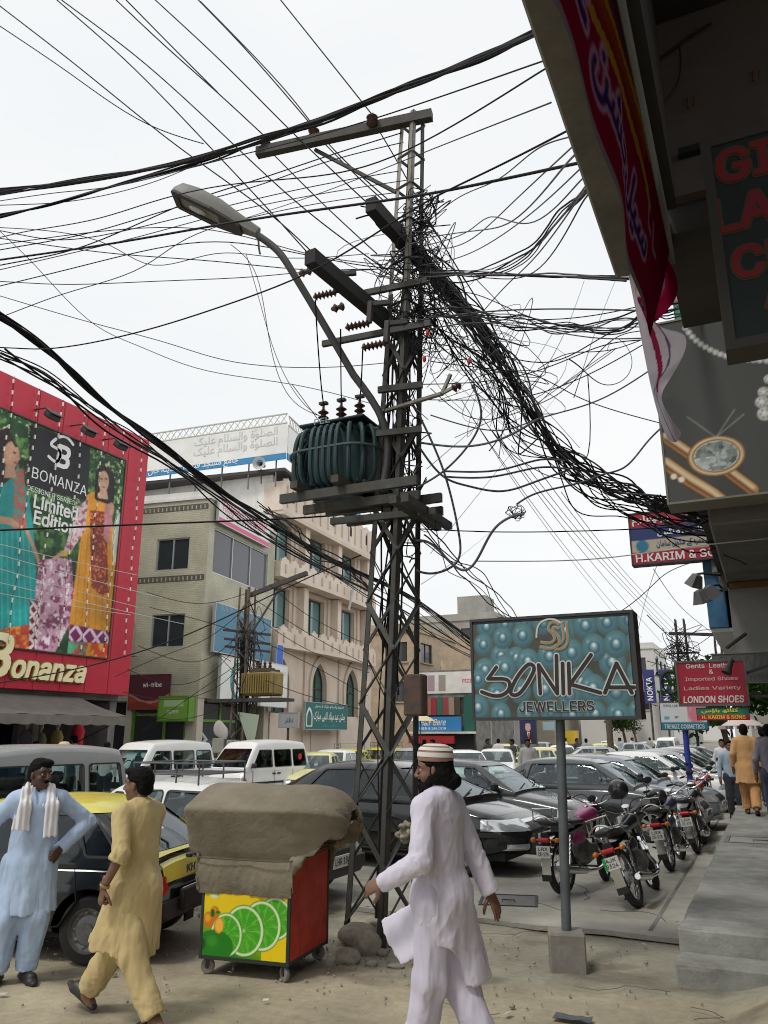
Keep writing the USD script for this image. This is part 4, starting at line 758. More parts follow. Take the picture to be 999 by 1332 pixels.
# second shop house: slab, wall, blue fascia box
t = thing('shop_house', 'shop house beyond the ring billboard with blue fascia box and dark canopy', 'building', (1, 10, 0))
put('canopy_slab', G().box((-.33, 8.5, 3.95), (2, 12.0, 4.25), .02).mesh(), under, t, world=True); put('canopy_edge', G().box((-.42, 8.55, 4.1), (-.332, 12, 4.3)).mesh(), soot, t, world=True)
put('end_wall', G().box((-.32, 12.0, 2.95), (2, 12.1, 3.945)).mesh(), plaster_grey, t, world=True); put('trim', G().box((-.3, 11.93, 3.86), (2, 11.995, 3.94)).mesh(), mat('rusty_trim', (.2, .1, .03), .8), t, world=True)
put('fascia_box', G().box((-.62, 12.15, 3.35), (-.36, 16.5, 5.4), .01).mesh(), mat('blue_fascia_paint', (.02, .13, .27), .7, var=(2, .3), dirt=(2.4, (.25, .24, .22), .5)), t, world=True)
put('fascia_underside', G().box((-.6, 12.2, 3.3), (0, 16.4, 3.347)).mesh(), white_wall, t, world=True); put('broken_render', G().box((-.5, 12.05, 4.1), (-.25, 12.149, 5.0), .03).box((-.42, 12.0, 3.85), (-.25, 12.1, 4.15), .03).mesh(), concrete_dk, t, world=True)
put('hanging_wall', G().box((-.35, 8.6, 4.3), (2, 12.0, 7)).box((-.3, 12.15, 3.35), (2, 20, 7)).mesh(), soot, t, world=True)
M = face_frame((-.52, 10, 2.46), (1, 0, 0), (0, 0, 1)); eng = mat('worn_plate_letter', (.10, .10, .097), .6)
board('sign_board', 'weathered grey jeweller name plate under the dark canopy', 'sign', M, 1.0, .34, .08, mat('weathered_plate', (.12, .125, .12), .6), mats['weathered_concrete'], .01, txt=[(fit(text('SONIKA', 1, .01, shear=.25), .04, .17, w=.75), eng, 0), (fit(text('Jewellers', 1, .01, shear=.35), .2, .04, w=.6), eng, 0)])
# projecting signs over the walkway
def proj_sign(label, px0, py0, px1, py1, Y, d, prn=None, face=None, rim=.03, txtf=None, frame_m=None, name='sign_board'):
    p, q = at_y(px0, py0, Y), at_y(px1, py1, Y); w, h = q[0] - p[0], q[2] - p[2]; M = face_frame(p, (1, 0, 0), (0, 0, 1))
    return board(name, label, 'sign', M, w, h, d, face, frame_m or dark_metal, rim, prn(w, h) if prn else None, txt=txtf(w, h) if txtf else ()), p, w, h
redi, blui = mat('sign_red', (.45, .02, .05), .5), mat('sign_blue_ink', (.03, .07, .28), .5)
def kprint(w, h):
    pr = Print(w, h, .02, (196, 184, 160)); pr.ink((pr.v > h * .7).astype(float), (176, 34, 58)); pr.ink(((pr.v > h * .46) & (pr.v <= h * .7)).astype(float), (44, 62, 120)); pr.ink((pr.v < h * .235).astype(float), (178, 32, 60)); pr.c *= (1 - .1 * pr.fbm(2, 3))[:, None]; pr.ell(w * .13, h * .35, .09, .09, (40, 120, 150)); return pr
t, p, w, h = proj_sign('large red, blue and cream clothing shop sign with Urdu lettering, below the ring billboard', 822, 736, 940, 655, 12.0, .2, kprint, None, .02, lambda w, h: [
    (fit(text('H.KARIM & SONS', 1, .03), w * .05, h * .05, w=w * 1.0, h=h * .15).intersection(sbox(0, 0, w - .03, h)), white_letter, .004), (fit(text('حج و عمرہ کے مکمل سامان', 1, font='arabic', bold=.01), w * .28, h * .27, w=w * .62, h=h * .16), blui, .004),
    (fit(text('مردانہ گارمنٹس', 1, font='arabic', bold=.03), w * .3, h * .5, w=w * .6, h=h * .16), white_letter, .004), (fit(text('یونیفارم', 1, font='arabic', bold=.03), w * .04, h * .74, w=w * .4, h=h * .2), white_letter, .004), (fit(text('احرام', 1, font='arabic', bold=.03), w * .6, h * .74, w=w * .34, h=h * .2), white_letter, .004)])
def ltxt(w, h):
    c = w * .44; z = [('Gents  Leather', .83, .1, .014, .0, .68), ('&', .7, .09, .014, 0, .06), ('Imported Shoes', .53, .1, .014, 0, .74), ('Ladies Variety', .33, .1, .014, 0, .8), ('LONDON SHOES', .07, .15, .04, .12, .85)]
    return [(fit(text(s, 1, b, shear=sh), w * .48 if s == '&' else w * (.5 - f / 2), h * y, w=w * f, h=h * hh), white_letter if s[0] in 'L&G' and s != 'Ladies Variety' else mat('pink_white_letter', (.75, .55, .55), .5), 0) for s, y, hh, b, sh, f in z]
t, p, w, h = proj_sign('crimson shoe shop sign with white lettering, hung over the walkway', 883, 919, 969, 857, 9.4, .08, None, redi, .02, ltxt, grey_metal)
put('hanger', G().bar(p + [w, .05, h * .7], p + [w + .3, .05, h * .9], .03).bar(p + [w, .05, h * .2], p + [w + .3, .05, h * .2], .03).mesh(), dark_metal, t, world=True)
def tprint(w, h):
    pr = Print(w, h, .03, (206, 210, 212)); pr.ink((pr.v < h * .27).astype(float), (24, 116, 136)); pr.ink(np.clip((pr.fbm(3, 8) - .52) * 7, 0, 1) * (pr.v > h * .3) * (pr.u > w * .6), (206, 120, 132)); pr.shape(sbox(w * .1, h * .38, w * .2, h * .48), (70, 150, 170)); return pr
t, p, w, h = proj_sign('pale cosmetics shop sign with teal strip on a blue post', 860, 950, 918, 912, 22.0, .15, tprint, None, .02, lambda w, h: [(fit(text('TRENDZ COSMETICS', 1, .01), w * .08, h * .06, w=w * .84, h=h * .14), white_letter, .004), (fit(text('EPILUX', 1), w * .1, h * .82, w=w * .3, h=h * .08), black_letter, .004), (fit(text('RT', 1, .02), w * .32, h * .42, w=w * .08, h=h * .07), black_letter, .004)])
put('post', G().tube([(p[0] + w * .5, 22.1, 0), (p[0] + w * .5, 22.1, p[2])], .07, 10).mesh(), mat('blue_post', (.02, .05, .3), .5), t, world=True)
def gprint(w, h): pr = Print(w, h, .03, (24, 122, 96)); pr.ink((pr.v < h * .5).astype(float), (190, 28, 48)); return pr
yel = mat('yellow_letter', (.8, .62, .04), .5)
t, p, w, h = proj_sign('sagging green and red clothing shop banner with yellow lettering under the shoe sign', 907, 937, 974, 920, 17.0, .03, gprint, None, .008, lambda w, h: [(fit(text('H. KARIM & SONS', 1, .03), w * .1, h * .1, w=w * .82, h=h * .3), yel, .004), (fit(text('کلاتھ ہاؤس', 1, font='arabic', bold=.03), w * .1, h * .55, w=w * .7, h=h * .38), yel, .004)], name='banner')
t, p, w, h = proj_sign('green and blue sign seen through the gap behind the red banner', 878, 418, 904, 352, 11.0, .08, None, mat('green_sign', (.02, .2, .13), .5), .01, lambda w, h: [(sbox(w * .62, 0, w - .01, h * .8), mat('blue_sign', (.03, .14, .45), .5), 0), (fit(text('ملا', 1, font='arabic', bold=.06), w * .1, h * .4, w=w * .7, h=h * .35), pink, 0)])
for k, (px, py, a) in enumerate([(904, 757, -.5), (912, 778, .2), (925, 772, .5)]):     # floodlights on arms
    c = at_y(px, py, 11.6); s = thing('floodlight', f'small hooded floodlight on an arm by the blue fascia, {["uppermost", "lowest", "nearest the fascia"][k]} of three', 'floodlight', c, 0, 'hooded floodlights by the blue fascia')
    Mh_ = frame(c, unit(A([a, .3, -1])))
    put('hood', G().add(G().lathe([(.02, -.12), (.07, -.1), (.13, .07), (.12, .07), (.06, -.09)], n=4).mesh(), Mh_).mesh(), grey_metal, s, world=True); put('arm', G().tube([c + [0, 0, .1], c + [.1, .1, .13], (-.4, 12.0, c[2] + .14)], .018, 6).mesh(), dark_metal, s, world=True); put('lamp', G().add(G().box((-.06, -.06, .02), (.06, .06, .04)).mesh(), Mh_).mesh(), alu, s, world=True)
for k, (px, py) in enumerate([(948, 868)]):
    c = at_y(px, py, 9.15); s = thing('floodlight', ['black spotlight hanging above the shoe sign', 'black spotlight hanging beside the grey name plate'][k], 'floodlight', c)
    Mh_ = frame(c, unit(A([-.5, -.3, -1]))); put('hood', G().add(G().lathe([(0, -.10), (.025, -.09), (.032, .0), (.055, .07), (.047, .07), (.018, -.04)], n=14).mesh(), Mh_).mesh(), dark_metal, s, smooth=40, world=True); put('arm', G().tube([c + [0, 0, .2], c + [.2, .1, .35]], .02, 6).mesh(), dark_metal, s, world=True)

# pearl-patterned jeweller's sign on its post
YS = 7.35; p0 = at_y(615, 937, YS); wS, hS = 1.60, .95; wS = at_y(835, 936, YS)[0] - p0[0]; hS = at_y(615, 806, YS)[2] - p0[2]
pr = Print(wS - .05, hS - .05, .0065, (76, 80, 70)); pr.c *= (.7 + .6 * pr.fbm(5, 2))[:, None]
prg = np.random.default_rng(5); W2, H2 = wS - .05, hS - .05
rows = [(.9, .26), (.66, .0), (.42, .1), (.2, .02), (.02, .16)]
def pearl2(cx, cy, r):
    x, y = (pr.u - cx) / r, (pr.v - cy) / (r * 1.12); d2 = x * x + y * y; z = np.sqrt(np.clip(1 - d2, 0, 1)); m = np.clip((1 - np.sqrt(d2)) * r / pr.cell + .5, 0, 1)
    l = np.clip(.25 + .75 * (z * .75 - x * .1 + y * .3), 0, 1)[:, None]; col = A([40, 72, 80]) * (1 - l) + A([102, 152, 162]) * l; rim = (np.clip((np.sqrt(d2) - .8) * 4, 0, 1) * .5)[:, None]; col = col * (1 - rim) + A([96, 128, 122]) * rim
    hl = np.exp(-(((x - .0) / .22) ** 2 + ((y - .18) / .24) ** 2))[:, None]; col = col * (1 - hl) + A([226, 240, 242]) * hl; hl = np.exp(-(((x + .45) / .12) ** 2 + ((y - .42) / .12) ** 2))[:, None] * .5; col = col * (1 - hl) + A([200, 226, 230]) * hl; ring = (np.exp(-((np.sqrt(d2) - .4) / .1) ** 2) * .45)[:, None]; col = col * (1 - ring) + A([30, 66, 92]) * ring
    pr.ink(m, col)
def SP(px, py): p = at_y(px, py, YS); return (p[0] - p0[0] - .025, p[2] - p0[2] - .025)
for px, py, r in [(636, 812, 12), (660, 808, 11), (685, 803, 12), (710, 806, 13), (800, 858, 15), (835, 870, 13), (655, 850, 13), (675, 852, 12), (760, 885, 17), (738, 812, 13), (632, 835, 12), (657, 826, 12), (683, 823, 13), (738, 817, 13), (765, 810, 14), (793, 806, 13), (822, 803, 13), (634, 868, 13), (660, 865, 14), (690, 857, 14), (718, 850, 14), (747, 845, 14), (776, 838, 14), (805, 834, 14), (833, 832, 13), (625, 880, 11), (650, 900, 13), (680, 895, 13), (712, 893, 14), (745, 900, 14), (775, 892, 15), (805, 896, 16), (835, 890, 14), (625, 917, 14), (655, 925, 12), (690, 924, 13), (720, 922, 12), (748, 926, 12), (778, 925, 13), (808, 926, 13), (835, 922, 12)]:
    c = SP(px, py); pearl2(c[0], c[1], r * .0079)
def ST(pts, n=40): return spline([SP(*p) for p in pts], n)
st = [LineString([SP(646, 868), SP(635, 883), SP(653, 883)]).union(LineString(ST([(653, 883), (662, 886), (662, 897), (650, 905), (638, 904), (627, 900)]))),
      LineString(np.vstack([ST([(694, 866), (689, 864), (677, 875), (668, 890), (665, 902), (672, 904), (682, 895), (691, 880), (695, 870), (694, 866)], 60)])),
      LineString([SP(703, 902), SP(701, 865), SP(725, 902), SP(724, 853)]), LineString([SP(733, 902), SP(732, 863)]), LineString([SP(741, 902), SP(740, 863)]), LineString([SP(769, 852), SP(742, 890), SP(781, 901)]),
      LineString([SP(787, 901), SP(802, 863), SP(822, 901)]), LineString([SP(793, 894), SP(825, 894)])]
st = unary_union([l.buffer(.0165) for l in st])
jw = fit(text('JEWELLERS', 1, 0), *SP(676, 926), w=SP(773, 926)[0] - SP(676, 926)[0], h=.088)
goldi = mat('sign_gold_ink', (.34, .22, .10), .5); paleink = mat('pale_outline_ink', (.6, .62, .56), .5); ink = mat('sign_black_ink', (.022, .012, .016), .45)
sj = unary_union([LineString(ST([(728, 813), (719, 811), (714, 819), (720, 826), (722, 834), (714, 838), (704, 837)], 40)).buffer(.010), LineString(ST([(727, 819), (721, 818), (721, 822), (727, 828), (729, 838), (718, 845), (703, 843)], 40)).buffer(.010), LineString(ST([(734, 811), (735, 822), (735, 834), (728, 840), (724, 841)], 40)).buffer(.009), LineString(ST([(740, 811), (741, 825), (741, 838), (734, 845), (724, 846)], 40)).buffer(.009)])
sjp = fit(sj, SP(702, 828)[0], SP(702, 847)[1], w=.27, h=.27)
Msn = face_frame(p0, (1, 0, 0), (0, 0, 1)); KS = Msn @ np.array([[1, 0, 0, .025], [0, 1, 0, .025], [0, 0, 1, 0], [0, 0, 0, 1.0]])
def off(s): return affinity.translate(s, .025, .025)
t = board('sign_board', "jeweller's sign of blue pearls with brush lettering on a grey post", 'sign', Msn, wS, hS, .28, None, mat('sign_case', (.035, .038, .04), .5), .025, pr,
          txt=[(off(st.buffer(.011)), paleink, .001), (off(st), ink, .005), (off(jw.buffer(.006)), paleink, .001), (off(jw.buffer(.002)), ink, .005), (off(sjp.buffer(.004)), mat('pale_gold_outline', (.5, .5, .44), .5), .001), (off(sjp), goldi, .005), (off(LineString(ST([(698, 829), (700, 815), (708, 807), (722, 806), (729, 810)], 40)).buffer(.008)), paleink, .002)])
pz = at_y(736, 1222, YS + .1); post_m = mat('grey_green_post', (.10, .12, .125), .45, var=(5, .15), dirt=(6, (.06, .06, .055), .5))
put('post', G().tube([(pz[0], YS + .14, .26), (pz[0] + .05, YS + .14, p0[2] + .01)], .042, 16).mesh(), post_m, t, smooth=40, world=True)
c = at_z(726, 1262, 0.0)
put('base_block', G().add(G().box((-.15, -.15, -.05), (.15, .15, .29), .012).mesh(), np.array([[.96, -.28, 0, pz[0]], [.28, .96, 0, YS + .12], [0, 0, 1, 0], [0, 0, 0, 1.0]])).mesh(), mat('sign_block_concrete', (.24, .225, .195), .9, var=(6, .2), bump=(30, .5, .01), dirt=(5, (.15, .135, .115), .6)), t, world=True)

# ================================================================ FAR BUILDINGS down the street
t = thing('salon_building', 'low shop building with blue salon sign, white board and coloured shutters', 'building', (-20, 54, 0))
Y0 = 52; xa, xb = at_y(538, 900, Y0)[0], at_y(616, 900, Y0)[0]
Mq = face_frame((xa, Y0, 0), (1, 0, 0), (0, 0, 1)); wq = xb - xa
put('wall', G().box((xa, Y0 + .3, 0), (xb, Y0 + 9, 6.2)).box((xa, Y0 + .002, 4.35), (xb, Y0 + .3, 4.6)).mesh(), concrete_dk, t, world=True)
put('upper_block', G().box((xa + .9, Y0 + 3, 6.2), (xb + .4, Y0 + 9, 8.1)).box((xa + 1.7, Y0 + 4, 8.1), (xa + 2.9, Y0 + 6, 8.9)).mesh(), tan_wall, t, world=True)
put('white_board', letters(sbox(0, 4.62, wq, 6.05), Mq, .08).mesh(), white_wall, t, world=True)
cols = [(.02, .12, .1), (.08, .03, .07), (.3, .12, .07), (.28, .02, .04), (.02, .13, .09), (.26, .05, .05), (.3, .22, .16), (.05, .05, .03)]
for k in range(8): put('shutter', letters(sbox(.05 + .42 * k, 3.2, .45 + .42 * k, 4.34), Mq, .05).mesh(), mat(f'shutter_paint_{k}', cols[k], .7), t, world=True)
for k, a in enumerate((.3, 1.1, 1.9)): put('picture', letters(sbox(a, 4.8, a + .5, 5.85), Mq @ np.array([[1, 0, 0, 0], [0, 1, 0, 0], [0, 0, 1, .083], [0, 0, 0, 1.0]]), .01).mesh(), mat(f'board_picture_{k}', [(.4, .3, .4), (.35, .25, .28), (.3, .27, .24)][k], .6), t, world=True)
put('lettering', letters(fit(text('PIZZA', 1, .04), wq - .75, 5.3, w=.9), Mq @ np.array([[1, 0, 0, 0], [0, 1, 0, 0], [0, 0, 1, .083], [0, 0, 0, 1.0]]), .01).mesh(), pink, t, world=True)
put('corner_post', letters(sbox(wq - .7, 0, wq, 4.5), Mq, .06).mesh(), mat('teal_green_paint', (.01, .1, .075), .6), t, world=True)
put('sign', letters(sbox(0, 2.15, wq - .9, 3.08), Mq, .15).mesh(), mat('salon_blue', (.03, .22, .5), .5), t, world=True)
put('lettering', letters(unary_union([fit(text('Hair Care', 1, .005, shear=.35), .5, 2.52, w=1.9, h=.42), fit(text('MEN & SALOON', 1, .01), .5, 2.25, w=1.9, h=.16)]), Mq @ np.array([[1, 0, 0, 0], [0, 1, 0, 0], [0, 0, 1, .153], [0, 0, 0, 1.0]]), .01).mesh(), white_letter, t, world=True)
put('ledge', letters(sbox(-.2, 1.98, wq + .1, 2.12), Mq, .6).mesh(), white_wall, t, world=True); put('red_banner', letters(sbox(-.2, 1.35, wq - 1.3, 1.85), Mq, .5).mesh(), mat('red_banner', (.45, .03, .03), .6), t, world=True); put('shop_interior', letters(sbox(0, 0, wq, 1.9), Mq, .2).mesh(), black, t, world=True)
def far(name, label, x0, x1, y0, y1, h, m, nx_, nz, ny_=0, gl=win_dark, z0=3.6, **k):
    st_ = (h - z0) / max(nz, 1); dy, dx = (y1 - y0) / max(nx_, 1), (x1 - x0) / max(ny_, 1)
    wx = [(y0 + dy * (i + .22), z0 + st_ * (j + .25), dy * .56, st_ * .5) for i in range(nx_) for j in range(nz)]
    wy = [(x0 + dx * (i + .22), z0 + st_ * (j + .25), dx * .56, st_ * .5) for i in range(ny_) for j in range(nz)]
    return block(name, label, x0, x1, y0, y1, h, m, wx, wy, gl, group=None, **k)
grey_c = mat('raw_concrete_far', (.33, .32, .29), .9, var=(.5, .2), dirt=(.6, (.2, .19, .17), .6))
t = far('concrete_building', 'grey unfinished concrete block with a rooftop water tank room behind the pearl sign', -31, -22.2, 72, 84, 12.4, grey_c, 3, 3, 2)
put('tank_room', G().box((-26.3, 73, 12.6), (-23.5, 76, 14.9)).box((-29, 72.5, 12.6), (-21.6, 78, 12.75)).mesh(), grey_c, t, world=True)
pale, cr = mat('pale_far_wall', (.6, .59, .56), .8, var=(.4, .12), dirt=(.4, (.4, .38, .34), .5)), mat('cream_far_wall', (.5, .44, .34), .8, var=(.4, .12), dirt=(.5, (.3, .27, .22), .5))
far('brick_building', 'brown brick house with balconies between the mosque and the salon', -34, -24, 57, 70, 9.6, tan_wall, 3, 2, 3)
far('white_building', 'white plastered house far behind the pylon, beside the brown one', -41, -30, 60, 72, 10.8, pale, 2, 3, 3)
for k, (x0, x1, y0, y1, h, m, lab) in enumerate([(-31, -20.5, 86, 98, 6.5, cr, 'low cream shop row behind the pearl sign post'), (-30, -20, 100, 116, 9.0, pale, 'pale three storey building down the left side of the street'), (-30, -19.5, 118, 130, 7.2, grey_c, 'grey two storey building far down the left side'), (-32, -19, 132, 150, 13.5, pale, 'tall pale office block far down the left side of the street'),
                                               (-30, -19, 153, 175, 10.0, cr, 'cream block far down the street beyond the tall pale office'), (-30, -18, 178, 205, 15.0, pale, 'high white block near the end of the street'), (-30, -17.5, 208, 250, 11, grey_c, 'grey block at the far end of the left side'), (-60, -14, 300, 320, 12, pale, 'pale wide block closing the end of the street')]):
    far('street_building', lab, x0, x1, y0, y1, h, m, 4, max(1, int((h - 3.6) / 3)), 3, z0=3.8)
t = far('phone_building', 'white office block with tall dark blue phone shop banners far down the street', -19, -10.6, 92, 104, 11, pale, 3, 2, 2)
navy = mat('navy_banner', (.03, .035, .17), .6)
for k, (px, ss) in enumerate(((867, 'NOKIA'), (846, 'NOKIA'))):
    c = at_y(px, 915, 90); M = face_frame((c[0] - .5, 90, c[2]), (1, 0, 0), (0, 0, 1)); s = thing('banner', ['tall navy phone banner standing left of the shoe sign', 'tall navy phone banner nearer the pearl sign'][k], 'banner', M[:3, 3])
    put('panel', letters(sbox(0, 0, 1.15, 3.5), M, .1).mesh(), navy, s, world=True); put('lettering', letters(affinity.rotate(fit(text(ss, 1, .02), 0, 0, w=2.4), 90, origin=(0, 0)), M @ np.array([[1, 0, 0, .85], [0, 1, 0, .3], [0, 0, 1, .103], [0, 0, 0, 1.0]]), .01).mesh(), white_letter, s, world=True); put('post', G().box((c[0] - .1, 90.1, 0), (c[0] + .1, 90.3, c[2])).mesh(), dark_metal, s, world=True)
far('street_building', 'dim shop house on the right side beyond the walkway', .8, 8, 36, 60, 9, cr, 2, 2, 2); far('street_building', 'grey shop house far down the right side', -1.2, 8, 62, 100, 10, grey_c, 3, 2, 2); far('street_building', 'pale flat block far down the right side behind the cosmetics sign', -4, 8, 110, 170, 9, pale, 3, 2, 3)
# small shop boards along the far left row, each where it hangs
far_boards = [(620, 968, 638, 938, -18.2, (.55, .36, .3), 'pinkish far shop board left of the blue one'), (640, 955, 668, 938, -18.6, (.2, .45, .55), 'sky blue far shop board under the pearl sign'), (638, 955, 640, 938, -18.5, (.6, .02, .03), ''), (706, 950, 722, 938, -18.5, (.3, .45, .5), 'pale blue far shop board right of the portrait poster'), (735, 968, 752, 950, -19.0, (.65, .45, .03), 'yellow far shop board right of the sign post'), (718, 945, 726, 938, -18.4, (.7, .12, .02), 'small orange far board close to the post'),
              (757, 965, 768, 938, -18.8, (.5, .5, .48), 'white far board beside the yellow one'), (840, 960, 849, 948, -18.2, (.03, .3, .06), 'bright green far board below the cosmetics sign'), (772, 948, 788, 940, -18.6, (.4, .2, .2), 'reddish far board beyond the white one')]
for a, b, c, d, X, col, lab in far_boards:
    if not lab: continue
    p = at_x((a + c) / 2, (b + d) / 2, X); Y = p[1]; p, q = at_y(a, b, Y), at_y(c, d, Y); M = face_frame((p[0], Y, p[2]), (1, 0, 0), (0, 0, 1)); w, h = q[0] - p[0], q[2] - p[2]
    board('sign_board', lab, 'sign', M, w, h, .2, mat('board_%d' % (1000 * col[0] + 100 * col[1]), col, .6, var=(.8, .2)), alu, .06)
c = at_y(677, 968, 45); q = at_y(697, 936, 45); w, h = q[0] - c[0], q[2] - c[2]
pr = Print(w - .06, h - .06, .02, (38, 40, 92)); pr.shape(R([(w * .18, h * .15), (w * .85, h * .15), (w * .8, h * .42), (w * .6, h * .52), (w * .42, h * .52), (w * .22, h * .42)], .05), (30, 32, 44)); pr.shape([(w * .42, h * .5), (w * .6, h * .5), (w * .55, h * .28), (w * .48, h * .28)], (224, 222, 220)); pr.shape([(w * .48, h * .46), (w * .55, h * .46), (w * .56, h * .24), (w * .5, h * .2)], (190, 30, 40)); pr.ell(w * .5, h * .68, w * .17, h * .16, (206, 160, 138)); pr.ell(w * .5, h * .8, w * .16, h * .05, (176, 168, 160)); pr.shape(sbox(0, 0, w, h * .15), (30, 28, 60))
M = face_frame((c[0], 45, c[2]), (1, 0, 0), (0, 0, 1)); t = board('poster_board', 'election poster of a man in suit and red tie on a post, numbered 611', 'poster', M, w, h, .06, None, dark_metal, .03, pr, txt=[(fit(text('611', 1, .03), w * .28, h * .05, w=w * .4), mat('poster_yellow', (.8, .7, .02), .5), .004)])
put('post', G().box((c[0] - .02, 45.05, 0), (c[0] + .05, 45.12, c[2] + h)).box((c[0] + w - .05, 45.05, 0), (c[0] + w + .02, 45.12, c[2] + h)).mesh(), grey_metal, t, world=True)
# trees far down the street
leafm = usdkit.material(stage, '/World/Looks/leaf', {'oi': ('geometry', {}), 'r': ('rgb_ramp', {'ramp': [(0, (.03, .06, .015)), (1, (.10, .15, .04))]}), 'd': ('diffuse_bsdf', {}), 'tr': ('translucent_bsdf', {}), 'm': ('mix_closure', {'fac': .3})}, [('oi.random_per_island', 'r.fac'), ('r.color', 'd.color'), ('r.color', 'tr.color'), ('d.BSDF', 'm.closure1'), ('tr.BSDF', 'm.closure2')], surface='m.closure')
barkm = mat('bark', (.10, .075, .05), .95, var=(12, .3))
def tree(label, x, y, h, r, n, seed, group=None, kind='tree'):
    t = thing('street_tree', label, 'tree', (x, y, 0), 0, group); q = np.random.default_rng(seed); g = G().tube(spline([(0, 0, 0), (.1, .05, h * .3), (-.05, .1, h * .55), (.1, 0, h * .8)], 10), np.linspace(.18, .06, 10) * h / 5, 8)
    tips = []
    for k in range(9):
        a = q.uniform(0, 6.28); e = A([math.cos(a) * r * q.uniform(.4, .8), math.sin(a) * r * q.uniform(.4, .8), h * q.uniform(.6, .95)]); g.tube(spline([(0, .05, h * q.uniform(.35, .6)), e * [.5, .5, .9], e], 6), np.linspace(.06, .02, 6) * h / 5, 5); tips.append(e)
    put('trunk', g.mesh(), barkm, t); V, F = [], []
    for k in range(n):
        c = tips[q.integers(len(tips))] + q.normal(0, r * .24, 3) * [1, 1, .8]; u = unit(q.normal(size=3)); v = unit(np.cross(u, q.normal(size=3))); s = q.uniform(.1, .2) * (r / 2) ** .5
        V += [c - u * s, c + v * s * .5, c + u * s, c - v * s * .5]; i = 4 * k; F += [(i, i + 1, i + 2), (i, i + 2, i + 3)]
    put('crown', (A(V), A(F)), leafm, t); return t
p = at_d(948, 950, 32); tree('leafy green tree beyond the walkway behind the green and red banner', p[0] - .2, p[1], 4.6, 2.0, 2600, 3)
p = at_y(812, 965, 70); tree('small round dark tree far down the street below the pearl sign', p[0], 70, 4.4, 1.3, 1200, 5)
p = at_y(826, 962, 90); tree('small dusty tree far down the street beside the round one', p[0], 90, 4.2, 1.2, 900, 7)
p = at_y(800, 965, 110); tree('pale distant tree at the end of the street', p[0], 110, 4.5, 1.5, 900, 9)
t = thing('wooden_pole', 'leaning brown wooden pole standing among the cars below the pearl sign', 'utility pole', (at_y(796, 985, 40)[0], 40, 0)); put('shaft', G().tube([(0, 0, 0), (-.1, 0, 7.5)], [.16, .12], 10).mesh(), barkm, t, smooth=40); put('crossarm', G().bar((-.9, 0, 7.0), (.7, 0, 7.1), .1).mesh(), barkm, t)
# ================================================================ VEHICLES
tyre_m = rubber
trim_m = mat('black_plastic_trim', (.02, .02, .021), .55); inter_m = mat('dark_cabin', (.03, .03, .03), .8); seat_m = mat('seat_cloth', (.07, .065, .06), .9)
lamp_m = mat('headlamp', (.62, .64, .65), .08, .6); amber_m = mat('amber_lens', (.6, .16, .01), .2); red_m = mat('red_lens', (.42, .01, .012), .2); plate_m = mat('number_plate', (.62, .62, .58), .5)
car_glass = glass('car_glass', (.80, .86, .85)); car_glass_dk = glass('tinted_car_glass', (.42, .47, .47)); silver_m = mat('alloy', (.5, .5, .5), .3, .9); steel_rim = mat('steel_rim', (.3, .3, .3), .4, .8, dirt=(8, (.12, .1, .08), .6))
def paint(name, col, rough=.28, metal=0.0): return mat('paint_' + name, col, rough, metal, coat=.6, dirt=(1.6, (col[0] * .85 + .022, col[1] * .85 + .02, col[2] * .85 + .016), .35))
def interp(pts, x): P = A(sorted(pts), float); return np.interp(x, P[:, 0], P[:, 1])
def body_sections(S, e=0.0):
    x0, x1 = S['top'][0][0], S['top'][-1][0]; t = np.linspace(0, 1, 34); t = .5 - .5 * np.cos(np.pi * t) * (.55 + .45 * np.abs(np.cos(np.pi * t))); t = np.unique(np.clip(np.r_[t, .002, .006, .014, .986, .994, .998], 0, 1))
    out = []
    for x in x0 + (x1 - x0) * t:
        zt, w, zb = interp(S['top'], x), interp(S['wid'], x), interp(S['bot'], x)
        d = min(x - x0, x1 - x) / .16; k = math.sqrt(max(0, 1 - (1 - min(d, 1)) ** 2))           # rounded ends
        zm = zb + (zt - zb) * .45; w = w * (.86 + .14 * k); zt, zb = zm + (zt - zm) * (.72 + .28 * k), zm + (zb - zm) * (.8 + .2 * k); h = zt - zb
        c = S.get('tumble', .07)
        half = [(.0, zb), (.78 * w, zb), (.95 * w, zb + .05), (w * .995, zb + .18 * h), (w, zb + .5 * h), (w * .995, zb + .66 * h), (w * (1 - c * .6), zt - .13 * h ** .7), (w * (1 - c * 1.3), zt - .035), (w * .8, zt - .004), (w * .45, zt + S.get('crown', .02) * .8), (0, zt + S.get('crown', .02))]
        out.append([(x, y, z) for y, z in half] + [(x, -y, z) for y, z in reversed(half[1:-1])])
    return loft(out)
